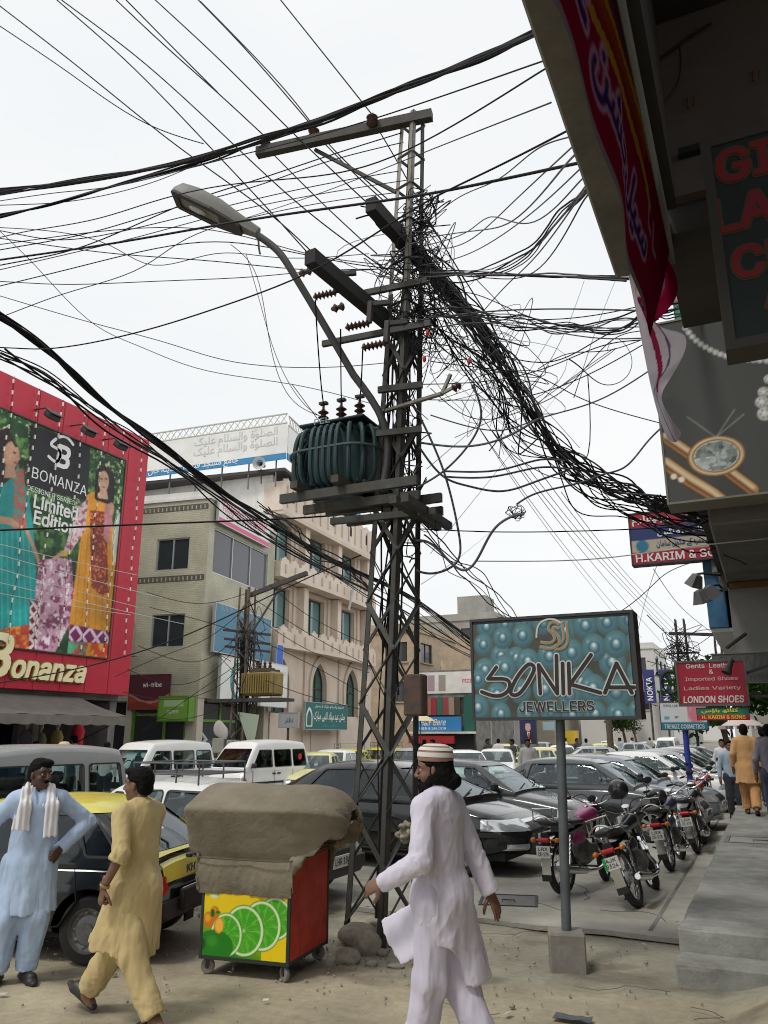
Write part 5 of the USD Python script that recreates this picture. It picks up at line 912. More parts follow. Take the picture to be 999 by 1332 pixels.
def cabin(S, o=0.0):
    (xr0, xr1, xf1, xf0), zb, zr = S['cab'], S['belt'], S['roof']; out = []
    L = xf0 - xr0; xs = np.unique(np.r_[np.linspace(xr0, xr1, 7), np.linspace(xr1, xf1, 9), np.linspace(xf1, xf0, 7)])
    for x in xs:
        k = S.get('cround', .9); f = (x - xr0) / (xr1 - xr0) if x < xr1 else (xf0 - x) / (xf0 - xf1) if x > xf1 else 1.0
        f = f if f >= 1 else (1 - (1 - f) ** 1.25); m = (x - (xr1 + xf1) / 2) / ((xf1 - xr1) / 2); zt = zb + (zr - zb) * f + (S.get('bow', .035) * (1 - min(1, m * m)) if f >= 1 else 0)
        wb = S['wbelt'] * (1 - S.get('plan', .05) * ((x - (xr0 + xf0) / 2) / (L / 2)) ** 4); w = lambda z: wb - (S['wbelt'] - S['wroof']) * np.clip((z - zb) / (zr - zb), 0, 1.1)
        zt = max(zt - o, zb + .012); X = np.clip(x, xr0 + o * 1.6, xf0 - o * 1.6); r = min(.10, (zt - zb) * .5); q = zb - .06
        half = [(0, q), (w(q) - o, q), (w(zb) - o, zb), (w(zb + .4 * (zt - zb)) - o, zb + .4 * (zt - zb)), (w(zt - r) - o, zt - r), (w(zt) - .35 * r - o, zt - .3 * r), (w(zt) - 1.1 * r - o, zt - .04 * r), (w(zt) * .5, zt + .018), (0, zt + .022)]
        out.append([(X, y, z) for y, z in half] + [(X, -y, z) for y, z in reversed(half[1:-1])])
    return loft(out)
def PX(poly, x0, x1): return pmani(poly if hasattr(poly, 'buffer') else Polygon(poly), x1 - x0, A([[0, 0, 1, x0], [1, 0, 0, 0], [0, 1, 0, 0], [0, 0, 0, 1.0]]))      # (y, z) polygon along x
def PY(poly, y0, y1): return pmani(poly if hasattr(poly, 'buffer') else Polygon(poly), y1 - y0, A([[1, 0, 0, 0], [0, 0, -1, y1], [0, 1, 0, 0], [0, 0, 0, 1.0]]))     # (x, z) polygon along y
def wheel_meshes(r, style, w=.17):
    ty = G().lathe([(r * .66, -w / 2), (r * .9, -w / 2), (r * .985, -w * .36), (r, -w * .2), (r, w * .2), (r * .985, w * .36), (r * .9, w / 2), (r * .66, w / 2), (r * .64, 0), (r * .66, -w / 2)], n=36, d=(0, 1, 0)).mesh()
    g = G()
    if style == 'alloy':
        g.lathe([(r * .69, w * .42), (r * .62, w * .46), (r * .6, w * .2), (r * .66, -.03), (r * .69, w * .42)], n=32, d=(0, 1, 0)).lathe([(0, w * .4), (r * .16, w * .38), (r * .18, w * .2), (0, w * .2)], n=16, d=(0, 1, 0))
        for k in range(7): a = k * 2 * math.pi / 7; g.bar((0, w * .3, 0), (r * .64 * math.cos(a), w * .38, r * .64 * math.sin(a)), .055, .03, up=(0, 1, 0))
    else:
        g.lathe([(r * .69, w * .46), (r * .64, w * .48), (r * .6, w * .25), (r * .5, w * .2), (r * .42, w * .34), (r * .22, w * .36), (r * .2, w * .5), (0, w * .52), (0, 0), (r * .69, 0)], n=32, d=(0, 1, 0))
        for k in range(10): a = k * 2 * math.pi / 10; g.ball((r * .52 * math.cos(a), w * .225, r * .52 * math.sin(a)), (.022, .012, .022), 1)
    return ty, g.mesh()
def car(name, label, S, loc, rz, pm, cat='car', group=None, glassm=None, lo=False, roofm=None, extra=None, style='steel', rack=False, plate='LXR 4127', trim=None):
    t = thing(name, label, cat, loc, rz, group); glassm = glassm or car_glass
    Bm = body_sections(S); x0, x1, W, r = S['top'][0][0], S['top'][-1][0], max(w for _, w in S['wid']), S['r']
    sc = lambda M, e: M.scale(((x1 - x0 + 2 * e) / (x1 - x0), (W + e) / W, 1 + e / .9))
    infl = Bm.translate((-(x0 + x1) / 2, 0, -.55)); infl = sc(infl, .007).translate(((x0 + x1) / 2, 0, .55))
    well = lambda R_: [m3.Manifold.cylinder(2 * W + .4, R_, R_, 36).rotate((90, 0, 0)).translate((x, W + .2, S['zw'])) for x in S['wx']]
    arch = [c - m3.Manifold.cube((9, 2 * W - .62, 9), True) for c in well(r + .06)]
    body = Bm
    for c in arch: body = body - c
    put('body', body, pm, t, smooth=28)
    lip = infl
    cab = cabin(S); wins = [PY(R(p, .035), -2, 2) for p in S['win']]; ws, wr = PX(R(S['wshield'], .04), S['cab'][2] - .25, x1 + 1), PX(R(S['wrear'], .04), x0 - 1, S['cab'][1] + .25)
    shell = cab - cabin(S, .05)
    allw = wins + [ws, wr]
    for c in allw: shell = shell - c
    rf = put('roof', shell, roofm or pm, t, smooth=28)
    gl = cabin(S, .012) - cabin(S, .022)
    for k, c in enumerate(allw): 
        for q in (gl ^ c).decompose(): put('windscreen' if k == len(wins) else 'rear_window' if k > len(wins) else 'side_window', q, glassm, t, smooth=28)
    if not lo:                                                        # rubber round the glass, door seams, handles
        for p in S['win']:
            q = R(p, .035); ring = PY(q.buffer(.022).difference(q), -2, 2); [put('window_seal', q, trim_m, t, smooth=28) for q in ((cabin(S, -.003) - cabin(S, .012)) ^ ring).decompose() if q.volume() > 1e-5]
        seams = unary_union([LineString(l).buffer(.0045) for l in S['seams']]); put('door_seam', infl ^ PY(seams, -2, 2) ^ m3.Manifold.cube((9, 9, 9), True).translate((0, 0, 0)), black, t)
        for x, z in S['handles']:
            for s in (-1, 1): w_ = interp(S['wid'], x); put('door_handle', G().box((x - .09, s * (w_ * .975), z - .02), (x + .07, s * (w_ * .975 + .035), z + .02), .012).mesh(), trim or trim_m, t)
        put('side_moulding', infl ^ PY(sbox(x0 + .35, S['mould'] - S.get('mw', .03), x1 - .35, S['mould'] + S.get('mw', .03)), -2, 2) , S.get('mouldm') and mats[S['mouldm']] or trim_m, t, smooth=28)
    for nm, (box_, mk) in S['pieces'].items():                           # lamps, bumpers, grille: pieces of the skin, slightly proud
        a, b = box_
        for s in ((1, -1) if a[1] > 0.001 else (1,)):
            c = m3.Manifold.cube(tuple(A(b) - A(a))).translate(tuple(a)); c = c if s == 1 else c.mirror((0, 1, 0)); q = (sc(Bm.translate((-(x0 + x1) / 2, 0, -.55)), .03).translate(((x0 + x1) / 2, 0, .55)) if 'bumper' in nm else infl) ^ c
            if 'bumper' in nm:
                for w_ in arch: q = q - w_
            if not q.is_empty(): put(nm, q, mk, t, smooth=28)
    put('underbody', G().box((x0 + .3, -W * .8, S['bot'][1][1] - .02), (x1 - .3, W * .8, S['bot'][1][1] + .1)).mesh(), black, t)
    ty, ri = wheel_meshes(r, style)
    for x in S['wx']:
        for s in (1, -1):
            M_ = np.diag([1, s, 1, 1.0]); M_[:3, 3] = (x, s * (W - .11), r)
            wv, wf, _ = meshkit.arrays(ty); wf = wf if s == 1 else wf[:, ::-1]; rv, rf_, _ = meshkit.arrays(ri); rf_ = rf_ if s == 1 else rf_[:, ::-1]
            w_ = put('wheel', (wv @ M_[:3, :3].T + M_[:3, 3], wf), tyre_m, t, smooth=35); put('rim', (rv @ M_[:3, :3].T + M_[:3, 3], rf_), silver_m if style == 'alloy' else steel_rim, T(w_.path, t.Minv), smooth=35)
    # cabin: floor lid, dash, seats, steering wheel (right-hand drive)
    zb = S['belt']; g = G().box((S['cab'][0] + .1, -S['wbelt'] + .06, zb - .06), (S['cab'][3] - .15, S['wbelt'] - .06, zb + .012)).box((S['cab'][3] - .5, -S['wbelt'] + .1, zb), (S['cab'][3] - .22, S['wbelt'] - .1, zb + .07), .02); put('dashboard', g.mesh(), inter_m, t)
    for x in S['seats']:
        for s in (-1, 1): put('seat', G().box((x - .07, s * .37 - .24, zb - .1), (x + .05, s * .37 + .24, zb + .2), .04).box((x - .06, s * .37 - .12, zb + .22), (x + .03, s * .37 + .12, zb + .38), .035).mesh(), seat_m, t)
    a = np.linspace(0, 2 * np.pi, 20); xs = S['cab'][3] - .62; put('steering_wheel', G().tube(np.stack([xs - .06 * np.sin(a), -.37 + .18 * np.cos(a), zb + .1 + .17 * np.sin(a)], 1), .014, 6).mesh(), black, t)
    if not lo or True:
        for s in (-1, 1):
            xm = S['cab'][2] + (S['cab'][3] - S['cab'][2]) * .62; y = s * (S['wbelt'] + .09); put('mirror', G().box((xm - .05, y - .09, zb + .03), (xm + .05, y + .07, zb + .16), .03).bar((xm, y - s * .14, zb + .03), (xm, y, zb + .07), .03).mesh(), trim_m, t)
    for x, d in ((x1, 1), (x0, -1)):
        z = S['plz'][0 if d > 0 else 1]; M_ = face_frame((x + d * .032, -d * .26, z), (0, d, 0), (0, 0, 1)); put('number_plate', letters(sbox(0, 0, .52, .13), M_, .012).mesh(), plate_m, t)
        if not lo: M2 = M_.copy(); M2[0, 3] += d * .013; put('plate_lettering', letters(fit(text(plate, 1, .01), .05, .03, w=.42, h=.075), M2, .002).mesh(), black_letter, t)
    if not lo:
        zw = S['belt'] + .01; put('wiper', G().bar((S['cab'][3] - .02, -.5, zw + .02), (S['cab'][3] - .13, .05, zw + .1), .015).bar((S['cab'][3] - .02, .1, zw + .02), (S['cab'][3] - .13, .6, zw + .1), .015).mesh(), black, t)
    if rack:
        g = G(); z = S['roof'] + .12; xa, xb = S['cab'][1] + .1, S['cab'][2] - .05; yw = S['wroof'] - .1
        for zz in (z, z + .13):
            for s in (-1, 1): g.tube([(xa, s * yw, zz), (xb, s * yw, zz)], .012, 6)
            for x in (xa, xb): g.tube([(x, -yw, zz), (x, yw, zz)], .012, 6)
        for x in np.linspace(xa, xb, 7): g.tube([(x, -yw, z), (x, yw, z)], .009, 5)
        for x in np.linspace(xa, xb, 4):
            for s in (-1, 1): g.tube([(x, s * yw, z - .13), (x, s * yw, z + .13)], .011, 6)
        put('roof_rack', g.mesh(), mat('rack_steel', (.12, .12, .12), .45, .6), t)
    if extra: extra(t, S, infl, Bm)
    return t
# shapes (metres; x forward, top: side outline of the lower body)
def P_(a, b, m): return ((a, b), m)
HATCH = dict(top=[(-1.78, .70), (-1.72, .86), (-1.3, .88), (.62, .9), (1.0, .86), (1.6, .74), (1.78, .62)], wid=[(-1.78, .68), (-1.2, .765), (.9, .77), (1.5, .74), (1.78, .66)], bot=[(-1.78, .34), (-1.3, .22), (1.3, .22), (1.78, .3)],
             cab=(-1.70, -1.05, .12, .82), belt=.88, roof=1.36, wbelt=.735, wroof=.60, r=.275, zw=.275, wx=(-1.17, 1.1), mould=.80, mouldm='chrome_strip', mw=.008, seats=(-.1, -.95), plz=(.42, .46), handles=[(-.42, .74), (.0, .74)],
             win=[[(-.30, .93), (.60, .93), (.18, 1.27), (-.28, 1.28)], [(-1.02, .93), (-.36, .93), (-.36, 1.28), (-.84, 1.27)], [(-1.38, .93), (-1.09, .93), (-.94, 1.24), (-1.1, 1.24)]],
             wshield=[(-.66, .93), (.66, .93), (.53, 1.31), (-.53, 1.31)], wrear=[(-.62, .94), (.62, .94), (.5, 1.28), (-.5, 1.28)], seams=[[(-.33, .3), (-.33, .88)], [(.62, .3), (.62, .88)], [(-1.06, .55), (-.98, .88)], [(-1.06, .55), (-.9, .32), (.62, .3)]],
             pieces={'front_bumper': (((1.3, -.0005 - .9, .3), (2.2, .9, .5)), trim_m), 'rear_bumper': (((-2.2, -.9, .32), (-1.45, .9, .52)), trim_m), 'headlight': (((1.5, .36, .53), (2.2, .9, .68)), lamp_m), 'grille': (((1.6, -.35, .55), (2.2, .35, .66)), trim_m), 'tail_light': (((-2.2, .5, .58), (-1.55, .9, .74)), red_m)})
mat('chrome_strip', (.55, .55, .53), .25, .9)
SEDAN = dict(top=[(-2.15, .76), (-2.08, .93), (-1.5, .97), (.75, .93), (1.1, .89), (1.9, .76), (2.12, .62)], wid=[(-2.15, .76), (-1.5, .83), (1.0, .845), (1.8, .8), (2.12, .7)], bot=[(-2.15, .36), (-1.6, .24), (1.6, .24), (2.12, .32)],
             cab=(-1.72, -1.05, .2, 1.0), belt=.93, roof=1.385, wbelt=.80, wroof=.62, r=.30, zw=.30, wx=(-1.3, 1.28), mould=.55, mouldm=None, seats=(.0, -.85), plz=(.42, .68), handles=[(-.3, .82), (-1.0, .82)],
             win=[[(-.30, .98), (.72, .98), (.22, 1.31), (-.29, 1.32)], [(-1.05, .98), (-.38, .98), (-.38, 1.32), (-.95, 1.31)], [(-1.4, .98), (-1.13, .98), (-1.04, 1.26)]],
             wshield=[(-.72, .975), (.72, .975), (.55, 1.34), (-.55, 1.34)], wrear=[(-.68, .975), (.68, .975), (.54, 1.32), (-.54, 1.32)], seams=[[(-.34, .3), (-.34, .93)], [(.8, .3), (.76, .93)], [(-1.1, .62), (-1.1, .95)], [(-1.1, .62), (-.92, .32), (.8, .3)]],
             pieces={'front_bumper': (((1.62, -.95, .3), (2.5, .95, .52)), None), 'rear_bumper': (((-2.6, -.95, .34), (-1.72, .95, .6)), None), 'headlight': (((1.72, .4, .56), (2.5, .95, .7)), lamp_m), 'grille': (((1.9, -.36, .56), (2.5, .36, .68)), trim_m), 'tail_light': (((-2.5, .46, .66), (-1.9, .95, .84)), red_m), 'fog_lamp_recess': (((1.9, .45, .36), (2.5, .72, .45)), trim_m)})
CIVIC = dict(SEDAN, top=[(-2.2, .82), (-2.12, 1.0), (-1.6, 1.03), (.95, .96), (1.3, .92), (1.95, .78), (2.27, .62)], wid=[(-2.2, .76), (-1.5, .86), (.9, .875), (1.7, .84), (2.1, .72), (2.27, .52)], cab=(-1.9, -1.0, .15, 1.32), belt=.97, roof=1.43, wbelt=.83, wroof=.60, wx=(-1.35, 1.35), r=.32, zw=.32,
             win=[[(-.35, 1.01), (.80, 1.01), (.25, 1.33), (-.3, 1.365)], [(-1.25, 1.03), (-.42, 1.01), (-.38, 1.365), (-.95, 1.345)]], wshield=[(-.76, 1.0), (.76, 1.0), (.54, 1.385), (-.54, 1.385)], wrear=[(-.68, 1.05), (.68, 1.05), (.52, 1.36), (-.52, 1.36)],
             handles=[(-.35, .87), (-1.15, .88)], seams=[[(-.4, .3), (-.36, .98)], [(.95, .3), (.98, .96)], [(-1.25, .62), (-1.3, 1.0)], [(-1.25, .62), (-1.0, .32), (.95, .3)]],
             pieces={'headlight': (((1.68, .36, .60), (2.5, .95, .745)), lamp_m), 'grille': (((2.02, -.42, .60), (2.5, .42, .69)), trim_m), 'grille_bar': (((2.02, -.44, .695), (2.5, .44, .73)), chrome), 'air_intake': (((2.0, -.45, .33), (2.5, .45, .46)), trim_m), 'fog_lamp': (((1.8, .5, .36), (2.5, .74, .44)), lamp_m), 'tail_light': (((-2.5, .46, .72), (-1.95, .95, .9)), red_m)})
VAN = dict(top=[(-1.62, .82), (-1.58, 1.0), (1.1, 1.0), (1.45, .98), (1.62, .84)], wid=[(-1.62, .68), (-1.4, .70), (1.2, .70), (1.62, .66)], bot=[(-1.62, .32), (-1.3, .24), (1.3, .24), (1.62, .30)], tumble=.02, crown=.005,
           cab=(-1.585, -1.38, .86, 1.5), belt=1.0, roof=1.72, wbelt=.69, wroof=.585, bow=.06, plan=.03, r=.27, zw=.27, wx=(-1.0, 1.02), mould=.62, mouldm=None, seats=(.5, -.3, -1.0), plz=(.45, .55), handles=[(.25, .86), (.02, .86)],
           win=[[(.30, 1.05), (1.16, 1.05), (.84, 1.5), (.30, 1.5)], [(-.62, 1.05), (.18, 1.05), (.18, 1.5), (-.62, 1.5)], [(-1.4, 1.05), (-.74, 1.05), (-.74, 1.5), (-1.34, 1.5)]],
           wshield=[(-.62, 1.05), (.62, 1.05), (.52, 1.55), (-.52, 1.55)], wrear=[(-.55, 1.06), (.55, 1.06), (.5, 1.5), (-.5, 1.5)], seams=[[(.23, .3), (.23, 1.0)], [(1.2, .45), (1.2, 1.0)], [(-.68, .3), (-.68, 1.0)], [(-.68, .3), (1.0, .32)]],
           pieces={'front_bumper': (((1.3, -.8, .3), (2.2, .8, .5)), trim_m), 'rear_bumper': (((-2.2, -.8, .32), (-1.45, .8, .48)), trim_m), 'headlight': (((1.45, .38, .58), (2.2, .66, .78)), lamp_m), 'grille': (((1.5, -.36, .6), (2.2, .36, .76)), trim_m), 'tail_light': (((-2.2, .5, .6), (-1.5, .8, .85)), red_m), 'indicator': (((1.45, .67, .6), (2.2, .9, .76)), amber_m)})
def zs(S, k):
    f = lambda L: [(a, b * k) for a, b in L]
    return dict(S, top=f(S['top']), bot=f(S['bot']), belt=S['belt'] * k, roof=S['roof'] * k, mould=S['mould'] * k, plz=tuple(z * k for z in S['plz']), handles=f(S['handles']), win=[f(w) for w in S['win']], wshield=f(S['wshield']), wrear=f(S['wrear']), seams=[f(w) for w in S['seams']],
                pieces={n: ((A(b[0]) * [1, 1, k], A(b[1]) * [1, 1, k]), m) for n, (b, m) in S['pieces'].items()})
def with_(S, pm): return dict(S, pieces={k: (b, m or pm) for k, (b, m) in S['pieces'].items()})
white_p, black_p, yellow_p, grey_p, silver_p = paint('white', (.8, .8, .78), .3), mat('paint_black', (.007, .009, .009), .12, 0, coat=.4, var=(3, .2)), paint('taxi_yellow', (.66, .58, .03), .3), paint('dull_grey', (.34, .35, .34), .4, .3), paint('silver', (.42, .43, .43), .3, .6)
char_p, blueg_p, redp, greyw_p = paint('charcoal', (.05, .054, .056), .22, .4), paint('blue_grey', (.25, .28, .31), .28, .5), paint('maroon', (.16, .02, .02), .25), mat('paint_greenish_black', (.007, .009, .009), .1, 0, coat=.5)

def taxi_extra(t, S, infl, Bm):
    sk = cabin(S, -.004) - cabin(S, .03)
    for p in S['win'] + []: sk = sk - PY(R(p, .035).buffer(.02), -2, 2)
    sk = sk - PX(R(S['wrear'], .04), -3, -.8) - PX(R(S['wshield'], .04), .1, 3)
    put('yellow_roof', sk ^ (m3.Manifold.cube((4, 4, 1), True).translate((0, 0, S['win'][0][2][1] + .022 + .5)) + m3.Manifold.cube((2, 4, 4), True).translate((-2.36, 0, 0))), yellow_p, t, smooth=28)
    put('yellow_tailgate', infl ^ m3.Manifold.cube((.5, 1.05, .22)).translate((-2.05, -.525, .64)), yellow_p, t, smooth=28)
    M_ = face_frame((-1.815, -.15, .68), (0, -1, 0), (0, 0, 1)); put('tailgate_lettering', letters(fit(text('KHYBER', 1, .02), -.35, 0, w=.55, h=.07), M_, .006).mesh(), black_letter, t)
    put('rear_handle', G().box((-1.83, -.15, .8), (-1.77, .15, .84), .01).mesh(), trim_m, t)
    put('sticker', G().prism(unary_union([LineString([(0, 0), (.04, .1), (.1, .1), (.12, 0), (0, 0)]).buffer(.008), LineString([(.02, .1), (.05, .16)]).buffer(.01)]), .004, frame((-1.52, .25, 1.05), unit(A([-.6, 0, .8])), (0, -1, 0))).mesh(), white_letter, t)
    put('plate_board', G().box((-1.86, -.3, .38), (-1.80, .3, .56), .01).mesh(), black, t)
    for s in (1, -1): put('mud_flap', G().box((-1.52, s * .6 - .1, .12), (-1.5, s * .6 + .1, .36)).mesh(), black, t)
car('taxi', 'black taxi with yellow roof, parked behind the man in pale blue', zs(with_(HATCH, black_p), .94), (-6.84, 6.2, 0), math.radians(-166), black_p, 'taxi', None, car_glass_dk, roofm=black_p, extra=taxi_extra, plate='LXT 8125')
car('small_car', 'white hatchback with a steel roof rack behind the covered cart', zs(with_(HATCH, white_p), .94), (-6.5, 8.85, .03), math.radians(1), white_p, rack=True, plate='LHR 1846')
def civic_extra(t, S, infl, Bm):
    put('badge', G().add(G().prism(R(sbox(-.05, -.045, .05, .045), .01), .012).mesh(), face_frame((2.275, 0, .665), (0, 1, 0), (0, 0, 1))).mesh(), chrome, t)
car('sedan', 'glossy black sleek sedan whose front faces right beyond the white robed man', with_(CIVIC, greyw_p), (-5.35, 12.0, .04), math.radians(-4), greyw_p, 'car', None, car_glass_dk, style='alloy', extra=civic_extra, plate='LZK 5312')
car('sedan', 'charcoal sedan with clear side windows, next after the sleek black one', with_(SEDAN, char_p), (-4.9, 14.45, .04), math.radians(-5), char_p, style='alloy', plate='LRJ 2207')
car('sedan', 'grey sedan behind the motorcycles, its wheel showing past a hanging helmet', with_(SEDAN, grey_p), (-3.35, 16.7, .04), math.radians(-3), mat('paint_mid_grey', (.085, .092, .096), .22, .45, coat=.6), style='alloy', plate='LOC 9031')
car('sedan', 'blue grey sedan between the grey sedan and the maroon car', with_(SEDAN, blueg_p), (-3.2, 19.0, .04), math.radians(-4), blueg_p, lo=True)
car('sedan', 'maroon car glimpsed between parked silver cars', with_(HATCH, redp), (-3.7, 21.2, .04), math.radians(-3), redp, lo=True)
car('sedan', 'white sedan with bright windscreen pillar in the parked row', with_(SEDAN, white_p), (-3.0, 23.3, .04), math.radians(-4), white_p, lo=True, style='alloy')
s_silver = car('sedan', 'silver sedan nosing out to the walkway at the end of the near row', with_(SEDAN, silver_p), (-2.75, 25.9, .04), math.radians(-6), silver_p, lo=True)
def vtext(t, S, infl, Bm): put('windscreen_lettering', G().prism(fit(text('MASHALLAH', 1, .02), -.4, 0, w=.8, h=.08), .004, frame((1.02, 0, 1.43), unit(A([.8, 0, .6])), (0, 1, 0))).mesh(), mat('red_letter', (.6, .02, .03), .5), t)
def dot(t, S, infl, Bm): vtext(t, S, infl, Bm); put('window_sticker', G().prism(Point(0, 0).buffer(.09), .004, face_frame((-1.06, .665, 1.3), (-1, 0, 0), (0, 0, 1))).mesh(), mats['red_letter'], t)
car('minivan', 'dull grey minivan with dark window frames at the left edge behind the taxi', with_(VAN, grey_p), (-9.95, 8.75, -.03), math.radians(-93), grey_p, 'van', plate='LES 733')
car('minivan', 'white minivan with clear windscreen, behind the grey minivan', with_(VAN, white_p), (-15.4, 18.3, -.03), math.radians(-93), white_p, 'van', plate='LWC 1482')
car('minivan', 'white minivan with red lettering across its windscreen and a red dot behind', with_(VAN, white_p), (-13.9, 21.0, -.03), math.radians(-95), white_p, 'van', extra=dot, plate='LWN 6605', glassm=car_glass_dk)
# traffic further off
cream_p = paint('cream_yellow', (.68, .64, .30), .35)
def spot(px, D, dz=-.03): d = ray(px, 960); d = d / np.hypot(d[0], d[1]); return (d[0] * D, d[1] * D, dz)
t1 = car('taxi', 'cream yellow taxi far beyond the cart, in front of the mosque', with_(HATCH, cream_p), spot(408, 26.5), math.radians(-70), cream_p, 'taxi', lo=True)
t2 = car('taxi', 'yellow taxi with roof rack seen left of the pylon', with_(HATCH, yellow_p), spot(452, 33), math.radians(-75), yellow_p, 'taxi', lo=True, rack=True)
w1_ = car('small_car', 'white old hatchback far off right of the striped cap', with_(HATCH, white_p), spot(605, 30), math.radians(-60), white_p, lo=True)
dup(t2, spot(495, 36), math.radians(-100), 'yellow taxi seen through the pylon lattice'); dup(w1_, spot(432, 31), math.radians(-80), 'white car beyond the two yellow taxis by the mosque')
v_far = car('minivan', 'white minivan far down the street beyond the wooden pole', with_(VAN, white_p), spot(868, 62), math.radians(-92), white_p, 'van', lo=True)
q = np.random.default_rng(4); srcs = [w1_, t1, s_silver]
where = [(645, 33, 'pale car beyond the charcoal sedan'), (690, 38, 'light car behind the waiting bearded man'), (760, 40, 'pale car just left of the wooden pole'), (730, 45, 'small pale car right of the sign post'), (775, 56, 'tiny pale car beyond the pole'), (815, 60, 'tiny car right of the wooden pole'), (835, 72, 'tiny car far down the street under the trees'),
         (850, 85, 'tiny car near the end of the street'), (545, 34, 'car behind the pylon, before the salon building'), (570, 40, 'car in front of the salon building'), (660, 52, 'far car below the portrait poster'), (705, 64, 'far car below the pearl sign'), (790, 78, 'farthest pale car left of the trees')]
for k, (px, D, lab) in enumerate(where): dup(srcs[k % 3], spot(px, D), math.radians(q.choice([-88, 92, -75, 200])), lab, cat='car')
row = [(-2.8, 28.4), (-2.7, 30.9), (-2.9, 33.4), (-2.8, 36), (-3.0, 39)]
for k, (x, y) in enumerate(row): dup(srcs[(k + 2) % 3] if k != 2 else w1_, (x, y, .04), math.radians(-5 + k), ['silver car parked just past the row of near sedans', 'white parked car two past the silver sedans', 'pale parked car three past the silver sedans', 'parked car four past the silver sedans', 'last parked car one can tell in the kerbside row'][k], cat='car')
dup(w1_, (-17.6, 20.2, -.03), math.radians(85), 'white car half hidden between the minivans and the shop step', cat='car')
